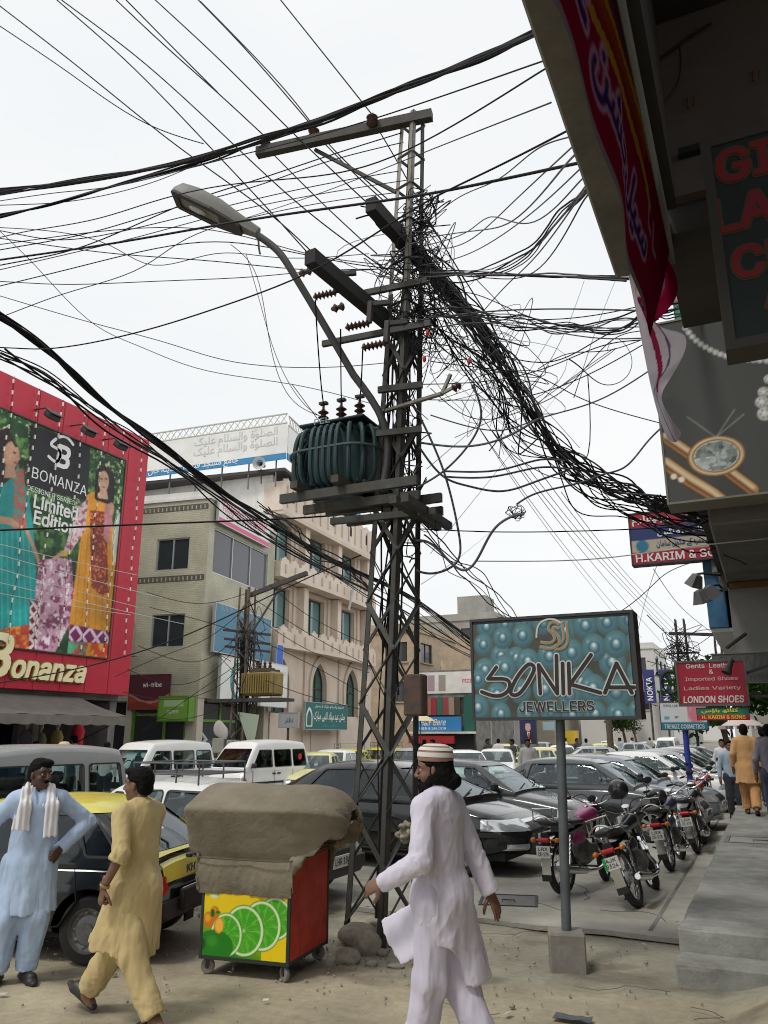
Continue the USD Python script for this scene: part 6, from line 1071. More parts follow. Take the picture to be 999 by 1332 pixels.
# ================================================================ PEOPLE
class SDF:
    """A distance field on a grid; parts are blended in, then it is meshed as one surface."""
    def __init__(s, lo, hi, h):
        s.lo, s.h = A(lo, float), h; s.n = np.ceil((A(hi, float) - s.lo) / h).astype(int) + 1; s.D = np.full(s.n, .25, np.float32)
    def region(s, a, b):
        i = np.clip(np.floor((np.minimum(a, b) - s.lo) / s.h).astype(int), 0, s.n); j = np.clip(np.ceil((np.maximum(a, b) - s.lo) / s.h).astype(int) + 1, 0, s.n)
        if np.any(j <= i): return None, None
        ax = [s.lo[k] + s.h * np.arange(i[k], j[k]) for k in range(3)]; return tuple(slice(i[k], j[k]) for k in range(3)), np.stack(np.meshgrid(*ax, indexing='ij'), -1)
    def blend(s, sl, d, k):
        o = s.D[sl]
        if k > 0: q = np.clip(.5 + .5 * (o - d) / k, 0, 1); s.D[sl] = o * (1 - q) + d * q - k * q * (1 - q)
        else: s.D[sl] = np.minimum(o, d)
    def cone(s, a, b, ra, rb, k=.02, flat=None, capa=False, capb=False, sub=False):
        a, b = A(a, float), A(b, float); m = max(ra, rb) + .06; sl, P = s.region(np.minimum(a, b) - m, np.maximum(a, b) + m)
        if sl is None: return s
        ab = b - a; L2 = max(ab @ ab, 1e-9); t = np.clip(((P - a) @ ab) / L2, 0, 1); v = P - (a + t[..., None] * ab)
        q = 1.0
        if flat is not None: n, q = unit(flat[0]), flat[1]; c = v @ n; v = v + (c * (1 / q - 1))[..., None] * n
        d = (np.sqrt((v * v).sum(-1)) - (ra + (rb - ra) * t)) * (q if q < 1 else 1) ** .5; u = ab / math.sqrt(L2)
        if capa: d = np.maximum(d, (a - P) @ u)
        if capb: d = np.maximum(d, (P - b) @ u)
        if sub: s.D[sl] = np.maximum(s.D[sl], -d); return s
        s.blend(sl, d.astype(np.float32), k); return s
    def ell(s, c, r, k=.02, Rm=None, sub=False):
        c, r = A(c, float), A(r, float); m = r.max() + .06; sl, P = s.region(c - m, c + m)
        if sl is None: return s
        v = P - c; v = v @ Rm if Rm is not None else v
        l = np.sqrt(((v / r) ** 2).sum(-1)); l2 = np.sqrt(((v / (r * r)) ** 2).sum(-1)); d = l * (l - 1) / np.maximum(l2, 1e-6)
        if sub: o = s.D[sl]; q = np.clip(.5 - .5 * (o + d) / max(k, 1e-6), 0, 1); s.D[sl] = o * (1 - q) - d * q + k * q * (1 - q); return s
        s.blend(sl, d.astype(np.float32), k); return s
    def below(s, z, keep=False):
        ax = s.lo[2] + s.h * np.arange(s.n[2]); s.D = np.maximum(s.D, (z - ax)[None, None, :].astype(np.float32)); return s
    def rough(s, f, band=.05):
        """Adds f(points) to the distance near the surface: folds, curls."""
        i = np.argwhere(np.abs(s.D) < band); P = s.lo + s.h * i; s.D[tuple(i.T)] += f(P).astype(np.float32); return s
    def mesh(s):
        D = s.D.copy()
        for k in range(3):
            for e in (0, -1): D[tuple(e if j == k else slice(None) for j in range(3))] = np.maximum(D[tuple(e if j == k else slice(None) for j in range(3))], 1e-3)
        S = D < 0; c = np.zeros(tuple(A(D.shape) - 1), np.uint8)
        for o in np.ndindex(2, 2, 2): c += S[tuple(slice(o[k], D.shape[k] - 1 + o[k]) for k in range(3))]
        act = np.argwhere((c > 0) & (c < 8)); idx = -np.ones(c.shape, np.int64); idx[tuple(act.T)] = np.arange(len(act))
        acc, cnt = np.zeros((len(act), 3)), np.zeros(len(act))
        for a in range(3):
            for o in np.ndindex(2, 2):
                p = act.copy(); oth = [k for k in range(3) if k != a]; p[:, oth[0]] += o[0]; p[:, oth[1]] += o[1]; q = p.copy(); q[:, a] += 1
                d0, d1 = D[tuple(p.T)], D[tuple(q.T)]; m = (d0 < 0) != (d1 < 0); t = np.where(m, d0 / np.where(m, d0 - d1, 1), 0); x = p.astype(float); x[:, a] += t; acc[m] += x[m]; cnt[m] += 1
        V = acc / np.maximum(cnt, 1)[:, None] * s.h + s.lo; F = []
        for a in range(3):
            b, e = (a + 1) % 3, (a + 2) % 3; s0 = S[tuple(slice(0, -1) if k == a else slice(1, -1) for k in range(3))]; s1 = S[tuple(slice(1, None) if k == a else slice(1, -1) for k in range(3))]
            for flip in (0, 1):
                i = np.argwhere((s0 & ~s1) if flip == 0 else (~s0 & s1))
                if not len(i): continue
                i[:, b] += 1; i[:, e] += 1; Q = []
                for db, de in ((0, 0), (-1, 0), (-1, -1), (0, -1)): j = i.copy(); j[:, b] += db; j[:, e] += de; Q.append(idx[tuple(j.T)])
                Q = np.stack(Q, 1); Q = Q if flip == 0 else Q[:, ::-1]; F.append(Q)
        Q = np.vstack(F); F = np.vstack([Q[:, [0, 1, 2]], Q[:, [0, 2, 3]]]); return trimesh.Trimesh(V, F, process=False)
def rotz(a): c, s = math.cos(a), math.sin(a); return A([[c, -s, 0], [s, c, 0], [0, 0, 1]])
def roty(a): c, s = math.cos(a), math.sin(a); return A([[c, 0, s], [0, 1, 0], [-s, 0, c]])
def hand_sdf(w, d, n, side, curl, h=.0045):
    """A hand at the wrist w, fingers along d, back of the hand along n; side +1 when the thumb lies towards d x n ... curl in radians per joint."""
    d, n = unit(d), A(n, float); n = unit(n - d * (n @ d)); t = np.cross(n, d) * side; s = SDF(w - .24, w + .24, h)
    s.cone(w - d * .06, w, .027, .026, .01, (n, .75)); s.cone(w, w + d * .075, .032, .040, .015, (n, .42))
    for k, (o, L, r) in enumerate(((.030, .074, .0092), (.010, .082, .0095), (-.011, .076, .009), (-.030, .060, .008))):
        p = w + d * (.078 - .004 * abs(k - 1)) + t * o; a = -.15; q = unit(d + t * o * 2.0)
        for j, f in enumerate((.45, .31, .24)):
            a += curl[0 if j == 0 else 1] * (1 + .12 * k); e = p + (q * math.cos(a) - n * math.sin(a)) * L * f; s.cone(p, e, r * (1 - .1 * j), r * (.92 - .1 * j), .004); p = e
    p = w + d * .02 + t * .026 - n * .004
    for j, (L, r) in enumerate(((.042, .0125), (.032, .0105), (.026, .009))):
        e = p + unit(d * (.62 + .15 * j) + t * (.7 - .35 * j) - n * (.35 + .1 * j)) * L; s.cone(p, e, r, r * .92, .006); p = e
    return s.mesh()
def foot_cones(s, ank, toe, r=1.0):
    toe = unit(toe); heel = A(ank) - toe * .05 - A([0, 0, .045]); ball = A(ank) + toe * .12 - A([0, 0, .05]); s.cone(ank, heel, .04, .035, .03); s.cone(heel, ball, .035, .038, .02, ((0, 0, 1), .75)); s.cone(ball, ball + toe * .06, .036, .024, .02, ((0, 0, 1), .6))
skin_b = mat('brown_skin', (.17, .085, .05), .5, var=(9, .12)); skin_d = mat('dark_brown_skin', (.075, .035, .022), .45, var=(9, .12)); skin_m = mat('wheat_skin', (.26, .135, .085), .5, var=(9, .1))
hair_m = mat('black_hair', (.006, .0055, .0055), .75, bump=(120, .7, .006), spec=.12); eye_m = mat('eye_white', (.34, .31, .28), .3); pupil = mat('pupil', (.01, .008, .006), .1); lip_m = mat('lip', (.2, .07, .06), .5)
def cloth(name, col, r=.85): return mat('cloth_' + name, col, r, var=(5, .07), bump=(70, .12, .006), sheen=.1)
def head_mesh(C, H, h, s):
    """Head round the centre C in the frame H (columns forward, left, up)."""
    S = SDF(C - .19 * s, C + .19 * s, h); W = lambda p: C + H @ (A(p) * s); e = lambda c, r, k=.02, sub=False: S.ell(W(c), A(r) * s, k, H, sub)
    e((-.012, 0, .035), (.098, .077, .088)); e((.022, 0, -.045), (.066, .058, .07), .035); e((.052, 0, -.092), (.03, .028, .024), .03); e((.062, 0, .03), (.034, .055, .028), .025)
    S.cone(W((.088, 0, .022)), W((.112, 0, -.024)), .009 * s, .014 * s, .012); e((.1, .014, -.03), (.012, .009, .008), .008); e((.1, -.014, -.03), (.012, .009, .008), .008)
    for y in (1, -1): e((.088, y * .032, .008), (.02, .017, .013), .012, True); e((-.004, y * .078, -.008), (.017, .010, .032), .008); e((.06, y * .045, -.03), (.022, .016, .02), .025)
    e((.079, 0, -.064), (.014, .024, .007), .008); e((.078, 0, -.076), (.013, .021, .008), .008)
    S.cone(W((-.02, 0, -.06)), W((-.035, 0, -.17)), .055 * s, .058 * s, .03); return S.mesh()
def person(label, loc, rz, pose, shirt, trousers, skin=skin_b, s=1.0, h=.009, hem=.52, hair='short', beard=False, rolled=False, shoe=None, group=None, extra=None, skirt=.24, west=False, fine=True, lean=(0, 0)):
    t = thing('person', label, 'person', loc, rz, group); Lx, Ly = lean
    up = lambda z: A([Lx * (z - .9), Ly * (z - .9), z]) if z > .9 else A([0, 0, z])
    J = dict(pel=up(.93), wai=up(1.08), che=up(1.3), nek=up(1.47), sl=up(1.405) + [0, .172, 0], sr=up(1.405) + [0, -.172, 0], hl=A([0, .09, .9]), hr=A([0, -.09, .9]))
    arms = {k: [A(p, float) for p in pose[k][:2]] + list(pose[k][2:]) for k in ('la', 'ra')}; legs = {k: [A(p, float) for p in pose[k]] for k in ('ll', 'rl')}
    hy, hp = pose.get('head', (0, 0)); H = rotz(hy) @ roty(hp); HC = up(1.60) + A([.02, 0, 0])
    lo, hi = A([-.75, -.75, -.06]), A([.75, .75, 1.8]); b = SDF(lo, hi, max(h, .009) * 1.15)
    b.cone(J['pel'], J['wai'], .125, .12, .05, ((1, 0, 0), .72)).cone(J['wai'], J['che'], .12, .145, .05, ((1, 0, 0), .65)).cone(J['che'] + [0, .08, .06], J['che'] + [0, -.08, .06], .08, .08, .05).cone(J['che'], J['nek'] + [-.01, 0, .04], .08, .052, .04)
    meshes = []
    for a, sh in (('la', 'sl'), ('ra', 'sr')):
        el, wr = arms[a][:2]; b.cone(J[sh], el, .048, .038, .02).cone(el, wr, .038, .026, .02)
        if fine: meshes.append(hand_sdf(wr, arms[a][2], arms[a][3], 1 if a == 'la' else -1, arms[a][4]))
        else: d = unit(arms[a][2]); b.cone(wr, wr + d * .09, .03, .035, .01).cone(wr + d * .09, wr + d * .16, .03, .018, .01)
    for l, hp_ in (('ll', 'hl'), ('rl', 'hr')):
        kn, an, toe = legs[l]; b.cone(J[hp_], kn, .08, .055, .03).cone(kn, an, .055, .04, .02); foot_cones(b, an, toe)
    meshes = [b.mesh(), head_mesh(HC, H, .0055 if fine else .011, 1.0)] + meshes
    sc = lambda m: (meshkit.arrays(m)[0] * s, meshkit.arrays(m)[1])
    put('body', sc(trimesh.util.concatenate(meshes)), skin, t, smooth=True)
    # clothes
    g = SDF(lo, hi, h); q = ((1, 0, 0), .66)
    g.cone(J['sl'] + [0, -.035, -.01], J['sr'] + [0, .035, -.01], .058, .058, .05).cone(J['nek'] + [-.02, 0, -.015], J['sl'] + [0, -.01, .0], .055, .06, .05).cone(J['nek'] + [-.02, 0, -.015], J['sr'] + [0, .01, .0], .055, .06, .05).cone(J['che'] + [0, 0, .02], J['wai'], .185, .172 if not west else .155, .05, q).cone(J['nek'] - [.01, 0, .06], J['nek'] + [-.012, 0, .0], .085, .066, .04, capb=True)
    hemc = pose.get('hemc', (0, 0))
    if west: g.cone(J['wai'], J['pel'] - [0, 0, .02], .16, .165, .04, q, capb=True)
    else: g.cone(J['wai'], J['pel'] - [0, 0, .08], .172, .2, .05, q); g.cone(J['pel'] - [0, 0, .06], A([hemc[0], hemc[1], hem]), .2, skirt, .05, ((1, 0, 0), pose.get('qx', .78)), capb=True)
    for a_, b_, r1, r2 in pose.get('tail', ()): g.cone(a_, b_, r1, r2, .05, ((1, 0, .2), .4), capb=True)
    if 'vneck' in pose: g.cone(J['nek'] + [.085, 0, .02], J['nek'] + [.125, .005, -.12], .04, .004, sub=True)
    for a, sh in (('la', 'sl'), ('ra', 'sr')):
        el, wr = arms[a][:2]; r0 = .066 if not west else .058
        g.cone(J[sh] + (el - J[sh]) * .05, el, r0 + .004, r0 - .006, .045)
        if not rolled: g.cone(el, wr + unit(wr - el) * .0, r0 - .006, .055 if not west else .04, .02, capb=True)
        else: g.cone(el, el + (wr - el) * .18, r0 - .006, r0 - .008, .02, capb=True); g.cone(el + (wr - el) * .1, el + (wr - el) * .2, r0 + .004, r0 + .002, .004, capa=True, capb=True)
    sd = abs(hash(label)) % 1 if False else sum(map(ord, label)) % 50
    if h < .02:
        def folds(P):
            z = P[:, 2]; low = np.clip((1.15 - z) / .6, 0, 1); th = np.arctan2(P[:, 1], P[:, 0] * 1.3); n = meshkit.fbm(P * [9, 9, 5] + sd, 3, 3); m = meshkit.fbm(P * [26, 26, 9] + sd, 3, 8)
            v = meshkit.fbm(P * [13, 13, 1.7] + sd, 3, 5); el = sum(np.exp(-((P - J_) ** 2).sum(1) / .010) for J_ in (arms['la'][0], arms['ra'][0])); return .010 * (n - .5) + (.012 + .040 * low) * (v - .5) - .016 * el * ((1 - np.abs(m - .5) * 3.4).clip(0, 1) ** 2 - .3) - .005 * ((1 - np.abs(meshkit.fbm(P * [16, 16, 7] + P[:, [2, 0, 1]] * 5 + sd, 2, 12) - .5) * 4).clip(0, 1) ** 2 - .3) + (0 if west else .006) * low * np.sin(th * 6 + 5 * n + sd)
        g.rough(folds)
    put('shirt' if west else 'tunic', sc(g.mesh()), shirt, t, smooth=True)
    g = SDF(A([-.75, -.6, -.02]), A([.75, .6, 1.05]), h)
    for l, hp_ in (('ll', 'hl'), ('rl', 'hr')):
        kn, an, toe = legs[l]; w = (.108, .105, .085) if not west else (.1, .08, .065); g.cone(J[hp_], kn, w[0], w[1], .04).cone(kn, an + (kn - an) * .06, w[1], w[2], .03, capb=True)
    g.cone(J['hl'], J['hr'], .13, .13, .05, q)
    if h < .02: g.rough(lambda P: .05 * (meshkit.fbm(P * [14, 14, 2.4] + sd, 3, 4) - .5) - .008 * np.clip((.34 - P[:, 2]) * 6, 0, 1) * ((1 - np.abs(meshkit.fbm(P * [12, 12, 26] + sd, 2, 6) - .5) * 3.2).clip(0, 1) ** 2 - .3))
    put('trousers', sc(g.mesh()), trousers, t, smooth=True)
    if shoe is not None:
        for l in ('ll', 'rl'):
            kn, an, toe = legs[l]; toe = unit(toe); g = SDF(an - .26, an + .26, .008 if fine else .014); o = an - A([0, 0, .052]); upv = unit(np.cross(np.cross(toe, (0, 0, 1)), toe)); g.cone(o - toe * .075, o + toe * .14, .036, .046, .02, (upv, .7)); g.cone(o + toe * .14, o + toe * .2, .045, .032, .02, (upv, .6)); g.cone(o + toe * .05 + upv * .02, o + toe * .13 + upv * .02, .044, .046, .01)
            put('shoe', sc(g.mesh()), shoe, t, smooth=True)
    if hair:
        hs = SDF(HC - .2, HC + .2, .006 if fine else .011); W = lambda p: HC + H @ A(p)
        hs.ell(W((-.02, 0, .052)), (.103, .085, .088), .01, H); hs.ell(W((-.06, 0, -.005)), (.06, .078, .075), .02, H)
        if hair == 'short': hs.ell(W((.055, .01, .10)), (.05, .06, .03), .02, H)
        if hair == 'long': [hs.ell(W(p), r, .02, H) for p, r in (((-.075, 0, -.04), (.055, .085, .07)), ((-.1, .0, -.075), (.05, .075, .045)), ((-.02, .068, -.03), (.045, .022, .055)), ((-.02, -.068, -.03), (.045, .022, .055)), ((-.125, .02, -.06), (.035, .05, .035)))]
        hs.ell(W((.112, 0, -.02)), (.062, .1, .082), .012, H, True)
        if hair == 'short': [hs.ell(W((.0, y, -.012)), (.02, .03, .034), .006, H, True) for y in (.085, -.085)]
        if h < .02: hs.rough(lambda P: .014 * (meshkit.fbm(P * 55 + sd, 2, 2) - .5) + .010 * (meshkit.fbm(P * 22, 2, 5) - .5), .03)
        put('hair', sc(hs.mesh()), hair_m, t, smooth=True)
    if fine:
        W = lambda p: (HC + H @ A(p)) * s
        for y in (1, -1):
            e = put('eye', G().ball(W((.0745, y * .032, .008)), .0125 * s).mesh(), eye_m, t, smooth=True); put('pupil', G().ball(W((.0815, y * .032, .008)), .0068 * s).mesh(), pupil, T(e.path, t.Minv), smooth=True)
            put('eyebrow', G().tube([W((.088, y * .014, .028)), W((.092, y * .03, .033)), W((.08, y * .052, .028))], [.003, .005, .002], 6).mesh(), hair_m, t)
        put('lips', G().ball((0, 0, 0), (1, 1, 1)).mesh().apply_transform(np.vstack([np.hstack([H @ np.diag([.008, .021, .007]) * s, W((.087, 0, -.07))[:, None]]), [0, 0, 0, 1]])), lip_m, t, smooth=True)
    if beard == 'full' or beard == 'moustache':
        bs = SDF(HC - .26, HC + .18, .006 if fine else .011); W = lambda p: HC + H @ A(p)
        if beard == 'full':
            for y in (1, -1): bs.cone(W((.0, y * .068, -.025)), W((.045, y * .045, -.09)), .017, .032, .02)
            bs.cone(W((.06, 0, -.09)), W((.068, 0, -.165)), .046, .03, .02); bs.cone(W((.06, 0, -.15)), W((.06, 0, -.215)), .036, .012, .02)
        bs.cone(W((.095, .022, -.054)), W((.095, -.022, -.054)), .008, .008, .006)
        if h < .02: bs.rough(lambda P: .012 * (meshkit.fbm(P * 60, 2, 3) - .5), .03)
        put('beard' if beard == 'full' else 'moustache', sc(bs.mesh()), hair_m, t, smooth=True)
    if extra: extra(t, s, HC, H, J, arms)
    return t
LEFT = -RT; AWAY = A([-math.sin(YAW), math.cos(YAW), 0])
def ang(d): return math.atan2(d[1], d[0])
fist, relaxed, openh = (.9, 1.2), (.35, .45), (.12, .15)
slate_sandal = mat('dark_sandal', (.02, .018, .018), .5)
# man in pale blue, leaning on the taxi
def towel(t, s, HC, H, J, arms):
    g = SDF(A([-.4, -.4, .9]), A([.5, .4, 1.7]), .008); n = J['nek']
    g.cone(n + [-.075, .07, .035], n + [-.075, -.07, .035], .03, .03, .02); F_ = ((1, .2, 0), .42)
    for y, L in ((.105, .36), (-.105, .30)):
        g.cone(n + [-.06, y * .8, .03], n + [.06, y * .9, .01], .032, .036, .02); g.cone(n + [.06, y * .9, .01], n + [.145, y, -.12], .04, .055, .02, F_); g.cone(n + [.145, y, -.12], n + [.155, y * 1.12, -L], .055, .062, .02, F_, capb=True)
    g.rough(lambda P: .016 * (meshkit.fbm(P * [26, 30, 8], 2, 3) - .5) + .006 * np.sin(P[:, 1] * 150)); put('towel', (meshkit.arrays(g.mesh())[0] * s, meshkit.arrays(g.mesh())[1]), cloth('white_towel', (.74, .72, .74), .95), t, smooth=True)
pb = at_z(24, 1284, 0); fb = unit(-AWAY * .9 - LEFT * .42)
person('man in pale blue tunic with a white towel round his neck, leaning on the taxi', (pb[0] - .1, pb[1] + .08, 0), ang(fb), dict(
    la=[(-.06, .43, 1.20), (.10, .21, 1.0), (.6, -.6, -.5), (.5, .8, .2), fist], ra=[(-.02, -.36, 1.18), (.05, -.52, .98), (.2, -.7, -.5), (-.2, .2, .9), relaxed],
    ll=[(.07, .07, .49), (.0, .05, .085), (.95, .3, -.02)], rl=[(.05, -.13, .49), (-.02, -.16, .085), (.95, -.3, -.02)], head=(.55, .03), vneck=1), cloth('pale_blue', (.40, .51, .68)), cloth('pale_blue_trousers', (.37, .48, .66)), skin_d, s=.985, h=.0095, hem=.53, hair='short', beard='moustache', shoe=slate_sandal, extra=towel, skirt=.235)
# boy in beige, striding left
def watch(t, s, HC, H, J, arms):
    el, wr = arms['la'][:2]; d = unit(wr - el); put('wristwatch', G().lathe([(.034 * s, -.008), (.037 * s, -.008), (.037 * s, .008), (.034 * s, .008), (.034 * s, -.008)], (wr - d * .02) * s, d, 18).mesh(), mat('watch_gold', (.4, .3, .12), .3, .8), t)
    put('collar', G().add(tube([J['nek'] * s + A([.055 * math.cos(a) - .012, .062 * math.sin(a), .012]) * s for a in np.linspace(-2.6, 2.6, 16)], .014, 6)).mesh(), mats['cloth_beige'], t, smooth=True)
pl, prr = at_z(96, 1328, 0), at_z(226, 1342, 0); fwd = unit(LEFT * .86 + AWAY * .5); cb = (pl + prr) / 2
person('teenage boy in mustard beige tunic and trousers striding to the left', (cb[0], cb[1] + .02, 0), ang(fwd), dict(
    la=[(-.10, .26, 1.15), (.00, .30, .93), (.15, .02, -1), (.3, .9, 0), fist], ra=[(.12, -.24, 1.17), (.28, -.18, 1.0), (.6, .2, -.5), (0, -1, 0), fist],
    ll=[(-.12, .09, .47), (-.36, .08, .10), (.9, 0, -.25)], rl=[(.22, -.09, .50), (.50, -.08, .12), (.9, 0, .42)], head=(.30, .0), hemc=(.07, 0), qx=1.0), cloth('beige', (.50, .385, .18)), cloth('beige_trousers', (.48, .37, .175)), skin_b, s=.965, h=.0095, hem=.50, hair='short', rolled=True, shoe=slate_sandal, extra=watch, skirt=.245, lean=(.05, 0))
# bearded man in white
def cap_(t, s, HC, H, J, arms):
    prof = [(.098, .0), (.104, .012), (.105, .04), (.103, .062), (.098, .08), (.086, .1), (.062, .117), (.03, .126), (0, .128)]; M_ = np.eye(4); M_[:3, :3] = H @ roty(-.1) @ np.diag([1.06, .90, .84]); M_[:3, 3] = HC + H @ A([-.012, 0, .052]); M_[:3] *= s
    br, wh = cloth('cap_brown', (.30, .175, .125)), cloth('cap_white', (.64, .61, .57)); z = [p[1] for p in prof]
    ext = lambda a, b, e: [(np.interp(q, z, [p[0] for p in prof]) + e, q) for q in np.linspace(a, b, 6)]
    put('cap', G().add(G().lathe(prof + [(0, .05), (.07, 0), (.098, 0)], n=36).mesh(), M_).mesh(), br, t, smooth=40)
    for a, b in ((.03, .062), (.076, .098), (.108, .122)): put('cap_stripe', G().add(G().lathe(ext(a, b, .003) + [(np.interp(b, z, [p[0] for p in prof]) - .004, b), (np.interp(a, z, [p[0] for p in prof]) - .004, a)], n=36).mesh(), M_).mesh(), wh, t, smooth=40)
def flap(t, s, HC, H, J, arms):
    cap_(t, s, HC, H, J, arms); g = SDF(A([-.2, -.3, .4]), A([.65, .45, 1.1]), .008)
    ex = unit(A([.28, -.02, -.15])); nn = A([-.4, .8, .45]); nn = unit(nn - ex * (nn @ ex)); wd = np.cross(nn, ex); c0 = A([.06, .13, .76])
    for y in (-.085, -.03, .03, .085): g.cone(c0 + wd * y, c0 + wd * y * 1.1 + ex * (.25 - y * .4), .05, .045, .03, (nn, .2), capb=True)
    g.rough(lambda P: .018 * (meshkit.fbm(P * [14, 10, 10], 2, 3) - .5)); m = g.mesh(); put('tunic_flap', (m.vertices * s, m.faces), mats['cloth_white_lilac'], t, smooth=True)
    put('collar', G().add(tube([J['nek'] * s + A([.06 * math.cos(a) - .01, .066 * math.sin(a), .02]) * s for a in np.linspace(-2.8, 2.8, 18)], [.016] * 18, 6)).mesh(), mats['cloth_white_lilac'], t, smooth=True)
pc = at_z(578, 1396, 0.02); fwd = unit(LEFT * .84 + AWAY * .54)
person('bearded man in white tunic and striped knitted cap striding to the left', (pc[0], pc[1], .02), ang(fwd), dict(
    la=[(-.02, .27, 1.12), (.22, .30, .99), (.95, .1, -.35), (.3, .9, .3), relaxed], ra=[(-.10, -.23, 1.13), (-.19, -.27, .90), (-.3, -.1, -.9), (-.6, .2, .55), openh],
    ll=[(.03, .09, .48), (.12, .09, .09), (.95, 0, .1)], rl=[(-.05, -.08, .48), (-.24, -.08, .12), (.9, 0, -.35)], head=(.42, .06), hemc=(-.02, 0), qx=.9, tail=[((-.08, -.06, .85), (-.17, -.10, .45), .15, .13)]), cloth('white_lilac', (.61, .58, .68)), cloth('white_lilac_trousers', (.57, .54, .65)), skin_b, s=1.04, h=.0088, hem=.66, hair='long', beard='full', shoe=slate_sandal, extra=flap, skirt=.165, lean=(.02, 0))
# people further off
walk_ = lambda k=1.0: dict(la=[(-.05, .25, 1.14), (.05, .27, .92), (.2, 0, -1), (0, 1, 0), relaxed], ra=[(-.08, -.25, 1.14), (-.05, -.28, .92), (.1, 0, -1), (0, -1, 0), relaxed], ll=[(.12, .09, .49), (.2 * k, .09, .09), (1, .1, 0)], rl=[(-.04, -.09, .48), (-.26 * k, -.09, .12), (.95, 0, -.3)], head=(0, 0))
stand_ = lambda: dict(la=[(-.03, .26, 1.14), (.03, .27, .9), (.1, 0, -1), (0, 1, 0), relaxed], ra=[(-.03, -.26, 1.14), (.03, -.27, .9), (.1, 0, -1), (0, -1, 0), relaxed], ll=[(.02, .1, .49), (0, .1, .09), (1, .2, 0)], rl=[(.02, -.1, .49), (0, -.1, .09), (1, -.2, 0)], head=(.2, 0))
akimbo = lambda: dict(stand_(), la=[(-.08, .42, 1.18), (.08, .2, 1.02), (.5, -.5, -.3), (.5, .8, .2), fist], ra=[(-.08, -.42, 1.18), (.08, -.2, 1.02), (.5, .5, -.3), (.5, -.8, .2), fist])
N90 = math.radians(90)
fp = lambda px, y, z=.35: tuple(np.r_[at_y(px, 960, y)[:2], z])
person('man in orange tunic and trousers walking away along the raised walkway', fp(968, 18.6), N90, walk_(), cloth('orange', (.52, .29, .12)), cloth('orange_trousers', (.52, .27, .10)), skin_b, h=.013, hem=.6, fine=False, shoe=slate_sandal, s=1.02)
person('man in light blue shirt and dark trousers coming along beside the walkway', fp(947, 21.0, .05), -N90 + .2, stand_(), cloth('light_blue_shirt', (.30, .38, .46)), cloth('dark_trousers', (.02, .025, .035)), skin_b, h=.016, west=True, fine=False, shoe=slate_sandal)
person('man in grey mauve shirt at the right edge of the walkway', fp(1000, 15.8), N90, walk_(.6), cloth('mauve_grey', (.20, .18, .21)), cloth('dark_blue_trousers', (.03, .04, .07)), skin_b, h=.016, west=True, fine=False, shoe=slate_sandal)
person('dark haired man in a dark shirt behind the orange tunic on the walkway', fp(992, 20.8), N90, walk_(.5), cloth('dark_shirt', (.05, .045, .05)), mats['cloth_dark_trousers'], skin_b, h=.018, west=True, fine=False, shoe=slate_sandal)
person('man in a white shirt among the motorcycles far along the walkway', fp(938, 27, .05), -N90, stand_(), cloth('white_shirt', (.6, .6, .6)), mats['cloth_dark_trousers'], skin_b, h=.02, west=True, fine=False)
sp = lambda px, D, z=0.0: tuple(np.r_[spot(px, D)[:2], z])
person('man standing hands on hips on the shop step below the green light box', sp(256, 33.0, .55), -.5, akimbo(), cloth('pale_green_shirt', (.48, .56, .54)), mats['cloth_dark_trousers'], skin_d, h=.02, hem=.6, fine=False)
person('man with bushy hair facing the camera behind the charcoal sedan roof', sp(686, 26), -N90 + .3, stand_(), cloth('grey_tunic', (.33, .32, .32)), mats['cloth_dark_trousers'], skin_d, h=.02, fine=False, beard='moustache', s=1.03)
person('person in white seen from behind between the grey and white minivans', sp(140, 22), 1.9, stand_(), cloth('striped_white', (.6, .58, .56)), mats['cloth_dark_trousers'], skin_d, h=.02, west=True, fine=False)
person('man in white shirt under the awning near the dark display dummy', sp(48, 24.5), 2.6, stand_(), mats['cloth_white_shirt'], mats['cloth_dark_trousers'], skin_d, h=.02, west=True, fine=False, s=1.0)
person('man in white tunic under the awning near the mustard display dummy', sp(97, 25.5, .1), 2.9, stand_(), mats['cloth_white_shirt'], mats['cloth_dark_trousers'], skin_d, h=.02, fine=False, s=1.03)
def suncap(t, s, HC, H, J, arms): put('sun_cap', G().lathe([(.17, -.0), (.15, .03), (.115, .05), (.11, .1), (.07, .14), (0, .15), (0, .0), (.17, -.0)], (HC + [0, 0, .03]) * s, (0, 0, 1), 18).mesh(), cloth('cream_cap', (.6, .5, .32)), t, smooth=40)
person('person in a cream sun cap behind the grey minivan', sp(84, 17, -.03), 2.0, stand_(), mats['cloth_white_shirt'], mats['cloth_dark_trousers'], skin_b, h=.02, fine=False, extra=suncap, s=1.02)
for k, (px, D, col, lab) in enumerate([(552, 33, 'dark_shirt', 'dark haired man near the salon building, left one of two'), (563, 34, 'light_blue_shirt', 'man in light blue near the salon building, right one of two'), (634, 38, 'dark_shirt', 'man among the cars below the pearl sign, left of the pale hooded one'), (648, 40, 'striped_white', 'man in white among the cars below the portrait poster'), (666, 36, 'dark_shirt', 'dark clad man left of the bushy haired man'), (750, 46, 'dark_shirt', 'tiny dark figure right of the sign post'), (762, 44, 'grey_tunic', 'tiny grey figure left of the wooden pole'), (806, 55, 'light_blue_shirt', 'tiny figure in blue right of the wooden pole'), (822, 60, 'striped_white', 'tiny pale figure far down the street'), (845, 64, 'grey_tunic', 'tiny grey figure by the cosmetics sign'), (735, 52, 'striped_white', 'tiny pale figure just left of the sign post')]):
    person(lab, sp(px, D), 1.6 + 2.1 * k, walk_(.5), mats['cloth_' + col], mats['cloth_dark_trousers'], skin_d, h=.03, west=k % 2 == 0, fine=False, s=1.0)
